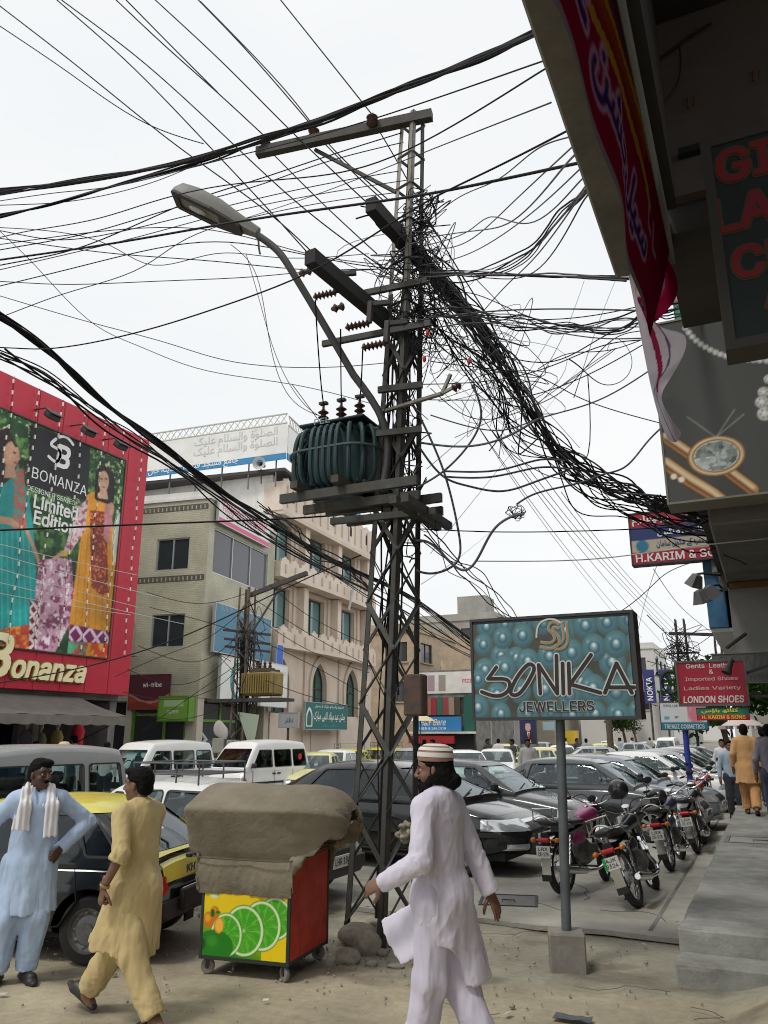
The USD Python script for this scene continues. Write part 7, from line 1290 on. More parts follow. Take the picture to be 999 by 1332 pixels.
# ================================================================ DRINKS CART UNDER ITS COVER
def hull(sp, sub=2):
    P = np.vstack([trimesh.creation.icosphere(sub, 1.0).vertices * A(r) + A(c) for c, r in sp]); return trimesh.convex.convex_hull(P)
tc_ = thing('drinks_cart', 'yellow and red juice cart with painted limes under a brown cloth cover', 'cart', (-4.50, 6.0, 0), math.radians(6))
Wc, Dc = .81, .80
put('frame', G().box((.0, .0, .12), (Wc, Dc, .15)).box((-.004, -.004, .12), (.02, .02, .95)).box((Wc - .02, -.004, .12), (Wc + .006, .02, .95)).box((Wc - .02, Dc - .02, .12), (Wc + .006, Dc + .004, .95)).box((-.004, Dc - .02, .12), (.02, Dc + .004, .95)).mesh(), mat('cart_frame', (.02, .03, .02), .5), tc_)
put('side_panel', G().box((Wc - .012, .021, .15), (Wc, Dc - .021, .95)).mesh(), mat('cart_red', (.52, .035, .012), .45, var=(3, .12), dirt=(5, (.2, .03, .015), .5)), tc_)
put('side_panel', G().box((0, .021, .15), (.012, Dc - .021, .95)).mesh(), mats['cart_red'], tc_); put('back_panel', G().box((.021, Dc - .012, .15), (Wc - .021, Dc, .95)).mesh(), mats['cart_red'], tc_); put('counter', G().box((.013, .021, .93), (Wc - .013, Dc - .013, .96)).mesh(), grey_metal, tc_)
w_, h_ = Wc - .042, .72; pr = Print(w_, h_, .0062, (238, 206, 16))
U = lambda x, y: ((x - 155) / 452 * w_, (980 - y) / 390 * .53)
pr.ink(np.clip(1.25 - (pr.v / .26 + (pr.u - .1) * 1.2), 0, 1) * (pr.u < .55), (30, 128, 20))
def lime(x, y, rx, ry):
    c = U(x, y); rx, ry = rx / 452 * w_, ry / 390 * .53; pr.ell(*c, rx * 1.03, ry * 1.03, (28, 110, 16)); pr.ell(*c, rx, ry, (222, 240, 190)); pr.ell(*c, rx * .87, ry * .89, (66, 168, 30))
    X, Y = (pr.u - c[0]) / rx, (pr.v - c[1]) / ry; rr, an = np.hypot(X, Y), np.arctan2(Y, X); m = (rr < .87) * np.clip(1 - np.abs(((an * 10 / 2 / np.pi) % 1) - .5) * -2 - 1.84, 0, 1) * 6; pr.ink(np.clip(m, 0, 1) * .8, (170, 214, 110)); pr.ink((rr < .85) * np.clip((meshkit.fbm(np.stack([an * 9, rr * 5, 0 * rr], -1), 3, 5) - .5) * 4, 0, 1) * .7, (120, 200, 60)); pr.ink(np.clip(.12 - rr, 0, 1) * 9, (200, 230, 150))
lime(545, 750, 90, 115); lime(475, 795, 100, 135); lime(380, 830, 105, 138); lime(285, 860, 85, 118); pr.ell(*U(225, 925), .17, .12, (30, 126, 20)); pr.ell(*U(210, 900), .05, .04, (70, 160, 40), .6, soft=.03)
for x, y, r in ((185, 785, .052), (215, 745, .045)): pr.ell(*U(x, y), r, r * 1.2, (206, 120, 14)); pr.ell(U(x, y)[0] - .012, U(x, y)[1] + .015, r * .5, r * .6, (240, 170, 40), soft=.02)
pr.ell(*U(242, 812), .046, .06, (230, 150, 20)); pr.ell(*U(244, 812), .036, .05, (246, 190, 70)); pr.ell(*U(205, 745), .02, .03, (20, 100, 30)); pr.ell(*U(235, 740), .022, .012, (30, 120, 30)); pr.ell(*U(210, 625), .045, .05, (150, 196, 60)); pr.ell(*U(210, 650), .035, .016, (226, 226, 200)); pr.ell(*U(160, 920), .024, .04, (20, 80, 30))
pr.put('front_panel', face_frame((.021, .0, .15), (1, 0, 0), (0, 0, 1)), tc_, PRINT_GLOSS, world=False)
put('front_backing', G().box((.0205, .003, .15), (Wc - .0205, .015, .93)).mesh(), grey_metal, tc_)
for x, y, a in ((.05, .06, .3), (Wc - .05, .05, -.6), (Wc - .06, Dc - .06, .2), (.06, Dc - .06, 0)):
    M_ = np.eye(4); M_[:3, :3] = rotz(a); M_[:3, 3] = (x, y, .058); g = G().lathe([(.02, -.017), (.052, -.017), (.058, -.01), (.058, .01), (.052, .017), (.02, .017), (.02, -.017)], d=(0, 1, 0), n=20)
    c_ = put('castor', G().add(g.mesh(), M_).mesh(), mat('castor_wheel', (.2, .19, .17), .7), tc_, smooth=40); put('fork', G().add(G().box((-.015, -.024, -.01), (.015, -.02, .07)).box((-.015, .02, -.01), (.015, .024, .07)).box((-.03, -.026, .062), (.03, .026, .07)).mesh(), M_).mesh(), dark_metal, T(c_.path, tc_.Minv))
pf = spline([(-.012, .62), (-.035, .70), (-.04, .80), (-.03, .90), (-.075, 1.02), (-.14, 1.17), (-.185, 1.27), (-.192, 1.3), (-.17, 1.325), (-.10, 1.355), (.1, 1.44), (.35, 1.48), (.6, 1.42), (.84, 1.24), (.93, 1.05), (.87, .9), (.84, .72)], 70)
xs = np.r_[np.linspace(-.17, .84, 56), .84 + .40 * np.sin(np.linspace(.06, 1, 22) * np.pi / 2)]; V = []
for x in xs:
    e = np.clip((x - .82) / .425, 0, 1); l = np.clip((-.08 - x) / .1, 0, 1); k = math.sqrt(max(0, 1 - e * e)) * .93 + .07; k2 = 1 - .18 * l * l; P = pf.copy()
    P[:, 0] = .36 + (P[:, 0] - .36) * (k if e > 0 else k2); P[:, 1] = np.where(P[:, 1] > 1.1, 1.1 + (P[:, 1] - 1.1) * (.35 + .65 * k if e > 0 else k2), P[:, 1])
    fl = np.clip((P[:, 1] - .62) / .32, 0, 1); xx = np.full(len(P), x); low = P[:, 1] < .93                  # below the cord the cloth hugs the box
    xx = np.where(low, np.clip(x, -.03 - .05 * fl, Wc + .02 + .12 * fl), xx); P[:, 1] = np.where(x > .86, np.maximum(P[:, 1], .90 + .04 * np.sin(P[:, 0] * 30) + .25 * e * e), P[:, 1]); V.append(np.stack([xx, P[:, 0], P[:, 1]], 1))
V = A(V); n_, m_ = V.shape[:2]; i, j = np.meshgrid(np.arange(n_ - 1), np.arange(m_ - 1), indexing='ij'); a = (i * m_ + j).ravel(); F = np.vstack([np.stack([a, a + m_, a + m_ + 1], 1), np.stack([a, a + m_ + 1, a + 1], 1)])
V = V.reshape(-1, 3); Nn = trimesh.Trimesh(V, F, process=False).vertex_normals; endf = np.clip((V[:, 0] - .7) / .3, 0, 1); lowf = np.clip((1.0 - V[:, 2]) / .1, 0, 1)
d = .018 * (meshkit.fbm(V * [5, 5, 5], 4, 3) - .5) + endf * .055 * (np.abs(meshkit.fbm(np.stack([np.arctan2(V[:, 1] - .4, 1.1 - V[:, 2]) * 4, V[:, 0] * 2, V[:, 2]], 1), 3, 7) - .5) * 2.4 - .4) + lowf * .02 * (np.abs(meshkit.fbm(V * [22, 8, 7], 3, 9) - .5) * 2 - .3) + .006 * np.sin(V[:, 0] * 7 + V[:, 2] * 5)
d -= .02 * np.exp(-((V[:, 2] - .90) / .025) ** 2) * (V[:, 1] < .1); V = V + Nn * d[:, None]
mo = trimesh.Trimesh(V, F, process=False); inn = V - mo.vertex_normals * .012
tarp = mat('brown_canvas', (.195, .166, .118), .92, var=(2.5, .2), bump=(11, .55, .03), dirt=(2.2, (.27, .24, .18), .6))
tcv = thing('cover_cloth', 'brown canvas cover bulging over the juice cart, tied with cord', 'cover', (-4.1, 6.4, .65), 0); L2W = np.linalg.inv(tc_.Minv); tw = lambda P: P @ L2W[:3, :3].T + L2W[:3, 3]
put('cloth', (np.vstack([tw(V), tw(inn)]), np.vstack([F, F[:, ::-1] + len(V)])), tarp, tcv, smooth=True, world=True)
cm = mat('cord', (.1, .085, .06), .9)
put('cord', G().tube(tw(spline([(-.1, .3, .9), (-.1, -.02, .905), (.1, -.062, .90), (.45, -.068, .90), (.85, -.055, .91), (.97, .12, .94), (1.0, .5, .985)], 40)), .006, 6).tube(tw(spline([(.86, .15, .92), (.95, .3, .965), (1.02, .46, 1.0)], 12)), .012, 6).mesh(), cm, tcv, world=True)
g = SDF((.85, .35, .85), (1.2, .7, 1.15), .007); [g.ell((1.03 + .03 * math.cos(k * 2.1), .5 + .035 * math.sin(k * 2.1), .98 + .02 * math.cos(k * 3.7)), (.032, .02, .035), .01) for k in range(6)]; m = g.mesh(); put('knot', (tw(m.vertices), m.faces), mat('pale_cord', (.25, .2, .13), .9), tcv, smooth=True, world=True)

# ================================================================ MOTORCYCLES
def bike(name, label, loc, rz, tank, lean=-.16, steer=.35, helmet=None, plate='LRX', group='motorcycles parked on their stands by the walkway', rack=True, seatm=None, plate_g=False):
    t = thing(name, label, 'motorcycle', loc, rz, group); c, s = math.cos(lean), math.sin(lean); Rl = A([[1, 0, 0], [0, c, -s], [0, s, c]])
    def P(nm, m, mt, par=None, smooth=40):
        v, f, _ = meshkit.arrays(m.mesh() if isinstance(m, G) else m); return put(nm, (v @ Rl.T * 1.07, f), mt, par or t, smooth=smooth)
    Rs = rotz(steer); hd = A([1.02, 0, 0]); st = lambda p: hd + Rs @ (A(p, float) - hd)            # turned with the handlebar
    seatm = seatm or mat('black_vinyl', (.02, .02, .02), .45)
    def wheel(c, tf, ca):
        M_ = np.eye(4); M_[:3, :3] = tf; M_[:3, 3] = c; a = np.linspace(0, 2 * np.pi, 37)[:-1]; r0 = .262
        ty = G().lathe([(r0 - .035, -.028), (r0, -.045), (r0 + .026, -.03), (r0 + .034, 0), (r0 + .026, .03), (r0, .045), (r0 - .035, .028), (r0 - .035, -.028)], d=(0, 1, 0), n=40); w = P('wheel', G().add(ty.mesh(), M_), rubber); wp = T(w.path, t.Minv)
        P('rim', G().add(G().lathe([(r0 - .042, -.026), (r0 - .03, -.028), (r0 - .026, 0), (r0 - .03, .028), (r0 - .042, .026), (r0 - .05, 0), (r0 - .042, -.026)], d=(0, 1, 0), n=40).mesh(), M_), chrome, wp)
        g = G()
        for k in range(18): b = k * np.pi / 9; y = .03 * (-1) ** k; g.tube([(.04 * math.cos(b + .5), y, .04 * math.sin(b + .5)), ((r0 - .045) * math.cos(b), 0, (r0 - .045) * math.sin(b))], .0028, 4)
        P('spokes', G().add(g.mesh(), M_), silver_m, wp); P('hub', G().add(G().lathe([(0, -.06), (.03, -.06), (.06, -.03), (.06, .03), (.03, .06), (0, .06)], d=(0, 1, 0), n=20).mesh(), M_), silver_m, wp)
    wheel((0, 0, .296), np.eye(3), 0); wheel(st((1.2, 0, .296)), Rs, 0)
    P('frame_tubes', G().tube([(1.0, 0, .80), (.85, 0, .45), (.7, 0, .27), (.35, 0, .27)], .018, 8).tube(spline([(1.0, 0, .82), (.6, 0, .70), (.1, 0, .64), (-.25, 0, .66)], 12), .02, 8).tube([(.1, .0, .64), (.35, 0, .3), (0, .07, .296)], .014, 6).tube([(.35, 0, .3), (0, -.07, .296)], .014, 6), black)
    P('engine', hull([((.64, 0, .37), (.17, .11, .1)), ((.48, 0, .35), (.15, .13, .11)), ((.55, 0, .5), (.12, .07, .06))]), mat('engine_alloy', (.24, .24, .23), .4, .8, dirt=(8, (.06, .05, .04), .7)))
    g = G(); [g.box((.7 + .022 * k, -.075, .34), (.712 + .022 * k, .075, .47)) for k in range(6)]; P('cylinder', g, mats['engine_alloy'], smooth=False)
    P('fuel_tank', hull([((.90, .0, .80), (.07, .07, .06)), ((.78, .05, .80), (.11, .085, .085)), ((.78, -.05, .80), (.11, .085, .085)), ((.55, 0, .76), (.06, .07, .06))], 3), tank); P('tank_cap', G().lathe([(0, 0), (.03, 0), (.028, .015), (0, .018)], (.78, 0, .882), n=16), chrome)
    P('seat', hull([((.48, 0, .745), (.06, .1, .04)), ((.1, 0, .755), (.1, .125, .045)), ((-.22, 0, .78), (.07, .115, .045))], 3), seatm); P('seat_strap', G().tube([(.12, -.13, .73), (.12, -.1, .803), (.12, .1, .803), (.12, .13, .73)], .008, 5), mats['chrome'])
    P('side_cover', hull([((.36, y, .58), (.1, .02, .07)) for y in (.11, .09)] + [((.2, .1, .56), (.05, .02, .05))]), tank); P('side_cover', hull([((.36, y, .58), (.1, .02, .07)) for y in (-.11, -.09)] + [((.2, -.1, .56), (.05, .02, .05))]), tank)
    a = np.linspace(.35, 3.35, 22); w = .055
    def arc(c, a, r, w, tf=None):
        V = [(c[0] + r * math.cos(q), y, c[2] + (r - abs(y) * .25) * math.sin(q)) for q in a for y in (-w, -w * .5, 0, w * .5, w)]; i, j = np.meshgrid(np.arange(len(a) - 1), np.arange(4), indexing='ij'); b = (i * 5 + j).ravel(); V = A(V); F = np.vstack([np.stack([b, b + 1, b + 6], 1), np.stack([b, b + 6, b + 5], 1)]); V2 = V * 1.0; V2[:, 2] -= .004; V = V if tf is None else A([tf(p) for p in V]); V2 = V2 if tf is None else A([tf(p) for p in V2]); return np.vstack([V, V2]), np.vstack([F, F[:, ::-1] + len(V)])
    P('rear_mudguard', arc((0, 0, .296), np.linspace(.9, 3.0, 22), .335, .065), chrome); P('front_mudguard', arc((1.2, 0, .296), np.linspace(.1, 2.6, 22), .325, .05, st), chrome)
    P('mud_flap', G().box((-.345, -.055, .24), (-.335, .055, .42), .004), chrome); P('mud_flap_tip', G().box((-.35, -.06, .18), (-.335, .06, .245)), rubber)
    P('tail_light', hull([((-.33, y, .60), (.03, .025, .028)) for y in (-.05, .05)]), red_m); P('tail_bracket', G().box((-.32, -.05, .5), (-.28, .05, .68), .01), black)
    for y in (-.15, .15): P('indicator', G().tube([(-.28, y * .3, .60), (-.29, y * .8, .60)], .009, 6).ball((-.31, y, .60), (.035, .032, .027)), amber_m)
    pm = A([[0, 0, -1, -.372], [-1, 0, 0, .085], [0, 1, 0, .42], [0, 0, 0, 1.0]]); pl = P('number_plate', letters(sbox(0, 0, .17, .125), pm, .006).mesh(), plate_m, smooth=False); pm2 = pm.copy(); pm2[0, 3] -= .0065
    sh = unary_union([fit(text(plate, 1, .02), .025, .075, w=.12, h=.035), fit(text('CR-578' if not plate_g else '9324', 1, .02), .02, .02, w=.13, h=.04)]); P('plate_lettering', letters(sh, pm2, .002).mesh(), black_letter, T(pl.path, t.Minv), smooth=False)
    if plate_g: P('plate_strip', letters(sbox(0, 0, .03, .125), pm2, .0015).mesh(), mats['bright_green_tag'] if 'bright_green_tag' in mats else mat('bright_green_tag', (.02, .35, .08), .5), T(pl.path, t.Minv), smooth=False)
    for y in (-.11, .11): P('shock_absorber', G().tube([(0, y, .32), (-.0 + .08, y, .62)], .014, 8).tube([(.015 + .065 * q, y, .38 + .24 * q) for q in np.linspace(0, 1, 12)], [.024 if k % 2 else .018 for k in range(12)], 8), chrome)
    P('exhaust', G().tube(spline([(.8, -.08, .42), (.86, -.12, .3), (.7, -.15, .22), (.35, -.16, .22)], 18), .018, 8).tube([(.35, -.16, .22), (.25, -.165, .235), (-.2, -.17, .29), (-.24, -.17, .295)], [.02, .042, .046, .03], 12), chrome)
    P('chain_case', hull([((0, .07, .3), (.06, .012, .05)), ((.42, .08, .33), (.06, .012, .05))]), chrome); P('footrests', G().tube([(.42, -.24, .26), (.42, .24, .26)], .012, 6).tube([(.1, -.2, .3), (.1, .2, .3)], .011, 6), rubber); P('stand', G().tube([(.42, .06, .27), (.3, .24, .04)], .011, 6).tube([(.3, .22, .04), (.22, .26, .035)], .012, 6), black)
    g = G()
    for y in (-.075, .075): g.tube([st((1.2, y, .296)), st((1.0, y, .86))], [.018, .014], 8)
    P('fork', g, chrome); P('headlight', G().add(G().lathe([(0, -.12), (.05, -.1), (.085, 0), (.08, .015), (0, .02)], n=22).mesh(), frame(st((1.14, 0, .83)), Rs @ A([1, 0, -.05]))), black); P('speedometer', G().add(G().lathe([(0, -.04), (.045, -.04), (.045, .02), (0, .02)], n=16).mesh(), frame(st((1.02, 0, .95)), Rs @ A([-.5, 0, .85]))), chrome)
    P('handlebar', G().tube([st(p) for p in spline([(.86, .37, .985), (.95, .25, .99), (1.0, .1, .91), (1.0, -.1, .91), (.95, -.25, .99), (.86, -.37, .985)], 26)], .011, 8), chrome)
    for y in (.31, -.31): P('grip', G().tube([st((.92, y * .88, .99)), st((.855, y * 1.2, .985))], .018, 8), rubber); P('lever', G().tube([st((.96, y * .85, .985)), st((.93, y * 1.2, .965))], .006, 5), silver_m); P('mirror', G().tube([st((.93, y * .85, .99)), st((.95, y * 1.1, 1.13))], .005, 5).ball(st((.94, y * 1.15, 1.16)), (.014, .055, .038)), black)
    P('cables', G().tube([st(p) for p in spline([(.94, .25, .99), (1.1, .12, 1.0), (1.12, .03, .8), (1.05, .03, .6)], 14)], .005, 5).tube([st(p) for p in spline([(.94, -.25, .99), (1.12, -.1, .98), (1.1, -.03, .75), (.9, -.03, .5)], 14)], .005, 5), black)
    if rack: P('carrier', G().tube(spline([(.1, .15, .70), (-.15, .16, .78), (-.34, .13, .80), (-.36, 0, .86), (-.34, -.13, .80), (-.15, -.16, .78), (.1, -.15, .70)], 26), .009, 6).tube([(-.3, .13, .8), (-.32, .12, .93), (-.32, -.12, .93), (-.3, -.13, .8)], .009, 6), chrome)
    if helmet:
        hc = st((.93, .02, 1.16)) if helmet == 1 else A([.25, 0, .92]); Hh = thing('helmet', ['', 'black full helmet hung on the handlebar of the motorcycle with green striped plate', 'dark helmet resting on the seat of the motorcycle by the walkway'][helmet], 'helmet', (0, 0, 0)); wm = np.linalg.inv(t.Minv); S = SDF((-.2, -.2, -.2), (.2, .2, .2), .008); S.ell((0, 0, 0), (.145, .12, .125), .01).cone((.09, 0, -.08), (.02, 0, -.09), .06, .08, .03).below(-.115); m = S.mesh()
        pw = (hc @ Rl.T * 1.07) @ wm[:3, :3].T + wm[:3, 3]; v = m.vertices @ rotz(rz + .9).T + pw; put('shell', (v, m.faces), mat('helmet_black', (.022, .023, .024), .25, coat=.4), Hh, smooth=True); S = SDF((-.2, -.2, -.2), (.2, .2, .2), .008); S.ell((.012, 0, .005), (.142, .112, .06), .01); mv = S.mesh(); put('visor', (mv.vertices @ rotz(rz + .9).T + pw, mv.faces), win_dark, Hh, smooth=True)
    return t
pk, bk, bl2, rd = paint('magenta_tank', (.30, .02, .12), .25), paint('black_tank', (.012, .012, .014), .2), paint('indigo_tank', (.03, .03, .08), .25), paint('red_tank', (.30, .015, .015), .25)
def place(px, py, qx, qy): a, b = at_z(px, py, .045), at_z(qx, qy, .045); return (a[0], a[1], .045), ang(b - a)
for (pp, mt, kw, lab) in [((734, 1164, 782, 1149), pk, dict(steer=.3, lean=-.06), 'motorcycle with magenta tank behind the sign post'), ((832, 1180, 866, 1153), bk, dict(steer=.45, helmet=1, plate='AJK', plate_g=True, lean=-.34), 'black motorcycle with a green striped number plate and a helmet on its bars'),
                          ((874, 1133, 893, 1118), bl2, dict(steer=.4, helmet=2), 'motorcycle with indigo tank and helmet on its seat, beyond the green plated one'), ((908, 1110, 925, 1092), bk, dict(steer=.2), 'black motorcycle half hidden behind the indigo one'), ((926, 1066, 936, 1056), rd, dict(steer=.3), 'red motorcycle by the walkway near the silver sedan'), ((915, 1085, 929, 1072), rd, dict(steer=.5), 'motorcycle with red tank between the black one and the silver sedan')]:
    l_, r_ = place(*pp); bike('motorcycle', lab, l_, r_, mt, **kw)
# ================================================================ LATTICE PYLON, TRANSFORMER, LAMP
pyl = mat('pylon_steel', (.062, .066, .064), .55, .3, var=(9, .3), dirt=(3.5, (.10, .075, .05), .55)); pyl_l = mat('pylon_steel_pale', (.30, .285, .25), .6, .2, var=(9, .25), dirt=(5, (.12, .1, .08), .5)); porc = mat('brown_porcelain', (.06, .03, .022), .25); cable_m = mat('cable_black', (.011, .011, .012), .55, spec=.25); cable_g = mat('cable_grey', (.10, .10, .11), .6); cable_w = mat('cable_white', (.5, .5, .48), .6)
t = thing('lattice_pylon', 'dark steel lattice pylon carrying the transformer and a mass of cables', 'pylon', (-3.5, 7.7, 0))
cb_, ct_, ZT = A([-3.64, 7.68]), A([-3.215, 7.72]), 9.42
def corner(k, z):
    f = z / ZT; c = cb_ * (1 - f) + ct_ * f; a = .25 * (1 - f) + .105 * f; p = rotz(-.30)[:2, :2] @ (A([(-1, -1), (1, -1), (1, 1), (-1, 1)])[k] * a); return A([*(c + p), z])
for k in range(4): put('leg', G().angle(corner(k, -.05), corner(k, 6.9), .068, .010, u=corner((k + 1) % 4, 3) - corner(k, 3), n=corner((k - 1) % 4, 3) - corner(k, 3)).mesh(), pyl, t, world=True); put('upper_leg', G().angle(corner(k, 6.6), corner(k, ZT), .055, .008, u=corner((k + 1) % 4, 9) - corner(k, 9), n=corner((k - 1) % 4, 9) - corner(k, 9)).mesh(), pyl_l if k in (0, 1) else pyl, t, world=True)
for k in range(4):
    n = (k + 1) % 4; z = .15; i = k % 2
    while z < 6.6: p, q = (corner(k, z), corner(n, z + .52)) if i % 2 == 0 else (corner(n, z), corner(k, z + .52)); put('brace', G().bar(p, q, .05, .01, up=(p - A([-3.4, 7.7, p[2]]))).mesh(), pyl, t, world=True); put('brace', G().bar(*((corner(n, z), corner(k, z + .52)) if i % 2 == 0 else (corner(k, z), corner(n, z + .52))), .03, .006, up=(p - A([-3.4, 7.7, p[2]]))).mesh(), pyl, t, world=True) if z > 1.9 or k % 2 else None; z += .52; i += 1
    for zz in (6.75, 7.3, 7.85, 8.35, 8.8, 9.3): put('tie', G().bar(corner(k, zz), corner(n, zz), .04, .008).mesh(), pyl_l if zz > 8 else pyl, t, world=True)
wood = mat('weathered_beam', (.075, .068, .06), .85, var=(6, .25))
put('crossarm', G().bar((-5.27, 7.30, 9.30), (-2.93, 7.66, 9.30), .10, .125).mesh(), wood, t, world=True); put('crossarm', G().bar((-3.37, 6.84, 7.6), (-3.16, 9.8, 7.6), .13, .17).mesh(), mat('sooty_beam', (.022, .021, .02), .85), t, world=True); put('crossarm', G().bar((-3.72, 6.15, 6.62), (-3.5, 8.4, 6.62), .13, .16).mesh(), mats['sooty_beam'], t, world=True)
put('stay', G().bar(at_y(410, 195, 7.5), at_y(515, 250, 7.7), .04, .04).mesh(), dark_metal, t, world=True)
for z, a, b in ((6.35, 425, 560), (5.62, 496, 548), (5.1, 494, 546), (4.16, 440, 562), (6.9, 455, 556)): p, q = at_y(a, 400, 7.5), at_y(b, 400, 7.5); put('channel', G().bar((p[0] * 1.0, 7.42, z), (q[0], 7.5, z), .05, .07).mesh(), pyl, t, world=True)
def insul(p, d, L=.16, r=.055, n=4, par=t):
    pf = [(0, 0)]; 
    for k in range(n): pf += [(r * .45, L * k / n), (r, L * (k + .35) / n), (r * .5, L * (k + .75) / n)]
    return put('insulator', G().add(G().lathe(pf + [(r * .35, L), (0, L * 1.05)], n=14).mesh(), frame(p, d)).mesh(), porc, par, smooth=40, world=True)
for px, py in ((345, 196), (408, 180), (484, 163)): p = at_y(px, py, 7.45); insul(p, (0, 0, 1), .17, .075, 2)
for px, py, e in ((437, 380, 0), (480, 420, 0), (502, 446, 0)): p = at_y(px, py, 6.9); insul(p, unit(A([-1, -.2, -.1])), .26, .05, 6); put('bracket', G().bar(p, p + A([.02, 0, .25]), .05, .05).bar(p + A([0, 0, .22]), p + A([.2, .1, .25]), .05, .05).mesh(), dark_metal, t, world=True)
for px, py in ((405, 352), (448, 398)): p = at_y(px, py, 6.5); insul(p, unit(A([-1, -.3, -.2])), .14, .05, 2)
p, q = at_y(500, 535, 7.6), at_y(575, 512, 7.2); put('side_arm', G().bar(p, q, .05, .03).bar(q, q + A([.1, 0, .2]), .035, .03).bar(q, q + A([.16, 0, .06]), .03, .03).mesh(), pyl_l, t, world=True); insul(q + A([.12, 0, .03]), (1, -.2, .3), .1, .05, 2)
for k in range(4): put('platform_beam', G().box((-4.62 + .1 * k, 7.14 + .34 * k, 4.36 - .05 * (k % 2)), (-2.98 - .12 * (k % 2), 7.2 + .34 * k, 4.46 - .05 * (k % 2))).mesh(), pyl, t, world=True)
for x in (-4.4, -3.9): put('platform_joist', G().box((x, 7.0, 4.462), (x + .09, 8.4, 4.54)).mesh(), pyl, t, world=True)
for x in (-2.95, -2.82): put('platform_joist', G().box((x - .25, 6.95, 4.13), (x - .17, 8.2, 4.21)).mesh(), pyl, t, world=True)
put('meter_box', G().box((-3.24, 7.36, 2.08), (-3.04, 7.52, 2.48), .015).mesh(), mat('rusty_box', (.075, .06, .05), .8, var=(9, .5), dirt=(9, (.12, .05, .03), .7)), t, world=True)
# transformer
tr_m = mat('transformer_paint', (.012, .045, .05), .4, var=(5, .2), dirt=(4, (.03, .035, .03), .6)); s = thing('transformer', 'dark teal oil transformer with ribbed cooling tubes on the pylon platform', 'transformer', (-4.12, 7.72, 4.54)); x0, y0 = .36, .32
put('tank', G().add(trimesh.creation.extrude_polygon(sbox(-x0 + .2, -y0 + .2, x0 - .2, y0 - .2).buffer(.2), .70)).add(trimesh.creation.extrude_polygon(sbox(-.25, -.15, .25, .15).buffer(.06), .1), np.array([[1, 0, 0, 0], [0, 1, 0, 0], [0, 0, 1, -.09], [0, 0, 0, 1.0]])).mesh(), tr_m, s, smooth=30)
ring = sbox(-x0 + .2, -y0 + .2, x0 - .2, y0 - .2).buffer(.2).exterior
for k in range(30):
    p = A(ring.interpolate(k / 30, normalized=True).coords[0]); q = A(ring.interpolate((k + .05) / 30, normalized=True).coords[0]); n_ = A([(q - p)[1], -(q - p)[0]]); n_ = unit(np.r_[n_ * (1 if n_ @ p > 0 else -1), 0]); c0 = A([*p, 0])
    put('cooling_tube', G().tube(spline([c0 + A([0, 0, .68]), c0 + n_ * .10 + A([0, 0, .70]), c0 + n_ * .17 + A([0, 0, .58]), c0 + n_ * .19 + A([0, 0, .36]), c0 + n_ * .17 + A([0, 0, .14]), c0 + n_ * .08 + A([0, 0, .04]), c0 + A([0, 0, .07])], 22), .027, 8).mesh(), tr_m, s, smooth=40)
put('band', G().tube([A([*ring.interpolate(k / 40, normalized=True).coords[0], .42]) * [1.55, 1.62, 1] for k in range(41)], .016, 5).mesh(), mat('band_teal', (.05, .1, .1), .5), s)
put('lid', G().box((-.42, -.36, .78), (.42, .5, .81), .01).box((-.25, -.2, .70), (.25, .2, .78)).mesh(), tr_m, s); put('lettering', letters(fit(text('PEL', 1, .02), -.12, .70, w=.2, h=.07), face_frame((0, -y0 - .19, 0), (1, 0, 0), (0, 0, 1)), .004).mesh(), mat('pale_teal_ink', (.2, .3, .3), .6), s)
for x in (-.24, 0, .24): insul(A([x - 4.12, 7.62, 5.35]), (0, 0, 1), .26, .065, 4, s); put('terminal', G().tube([(x, -.1, 1.08), (x, -.1, 1.16)], .015, 6).box((x - .05, -.13, 1.13), (x + .05, -.07, 1.16)).mesh(), dark_metal, s)
for x in (-.3, -.1, .1, .3): insul(A([x - 4.1, 8.0, 5.35]), (0, 0, 1), .12, .045, 2, s)
# street lamp on a long raked arm
s = thing('street_lamp', 'grey cobra head street lamp on a long raked arm fixed to the pylon', 'street lamp', (-3.55, 7.55, 4.6)); arm = [at_y(497, 640, 7.5), at_y(502, 560, 7.48), at_y(460, 488, 7.3), at_y(407, 398, 7.0), at_y(378, 350, 6.8), at_y(360, 325, 6.72), at_y(335, 306, 6.62)]
put('arm', G().tube(np.vstack([spline(arm[:3], 10)[:-1], spline(arm[2:], 24)]), .042, 12).mesh(), mat('lamp_arm_grey', (.085, .085, .085), .5, .4, var=(6, .2), dirt=(6, (.08, .075, .07), .5)), s, smooth=40, world=True)
a, b = at_y(336, 302, 6.62), at_y(228, 250, 6.2); d = unit(b - a); Lh = np.linalg.norm(b - a); Mh_ = np.eye(4); yv = unit(np.cross((0, 0, 1), d)); Mh_[:3, 0], Mh_[:3, 1], Mh_[:3, 2], Mh_[:3, 3] = d, yv, np.cross(d, yv), a
hb_ = []
for q, w, zt, zb in ((0, .05, .05, -.05), (.12, .07, .07, -.06), (.35, .13, .11, -.07), (.5, .165, .14, -.06), (.75, .17, .15, -.06), (.92, .15, .12, -.055), (1.0, .08, .05, -.05)): hb_.append([(q * Lh, w * cx, zb if cz < 0 else zt * cz) for cx, cz in ((-1, -1), (-1, .15), (-.85, .7), (-.4, 1), (.4, 1), (.85, .7), (1, .15), (1, -1))])
g = G().add(loft(hb_)); put('housing', G().add(g.mesh(), Mh_).mesh(), mat('lamp_housing', (.2, .2, .18), .5, dirt=(4, (.2, .19, .17), .5)), s, smooth=35, world=True)
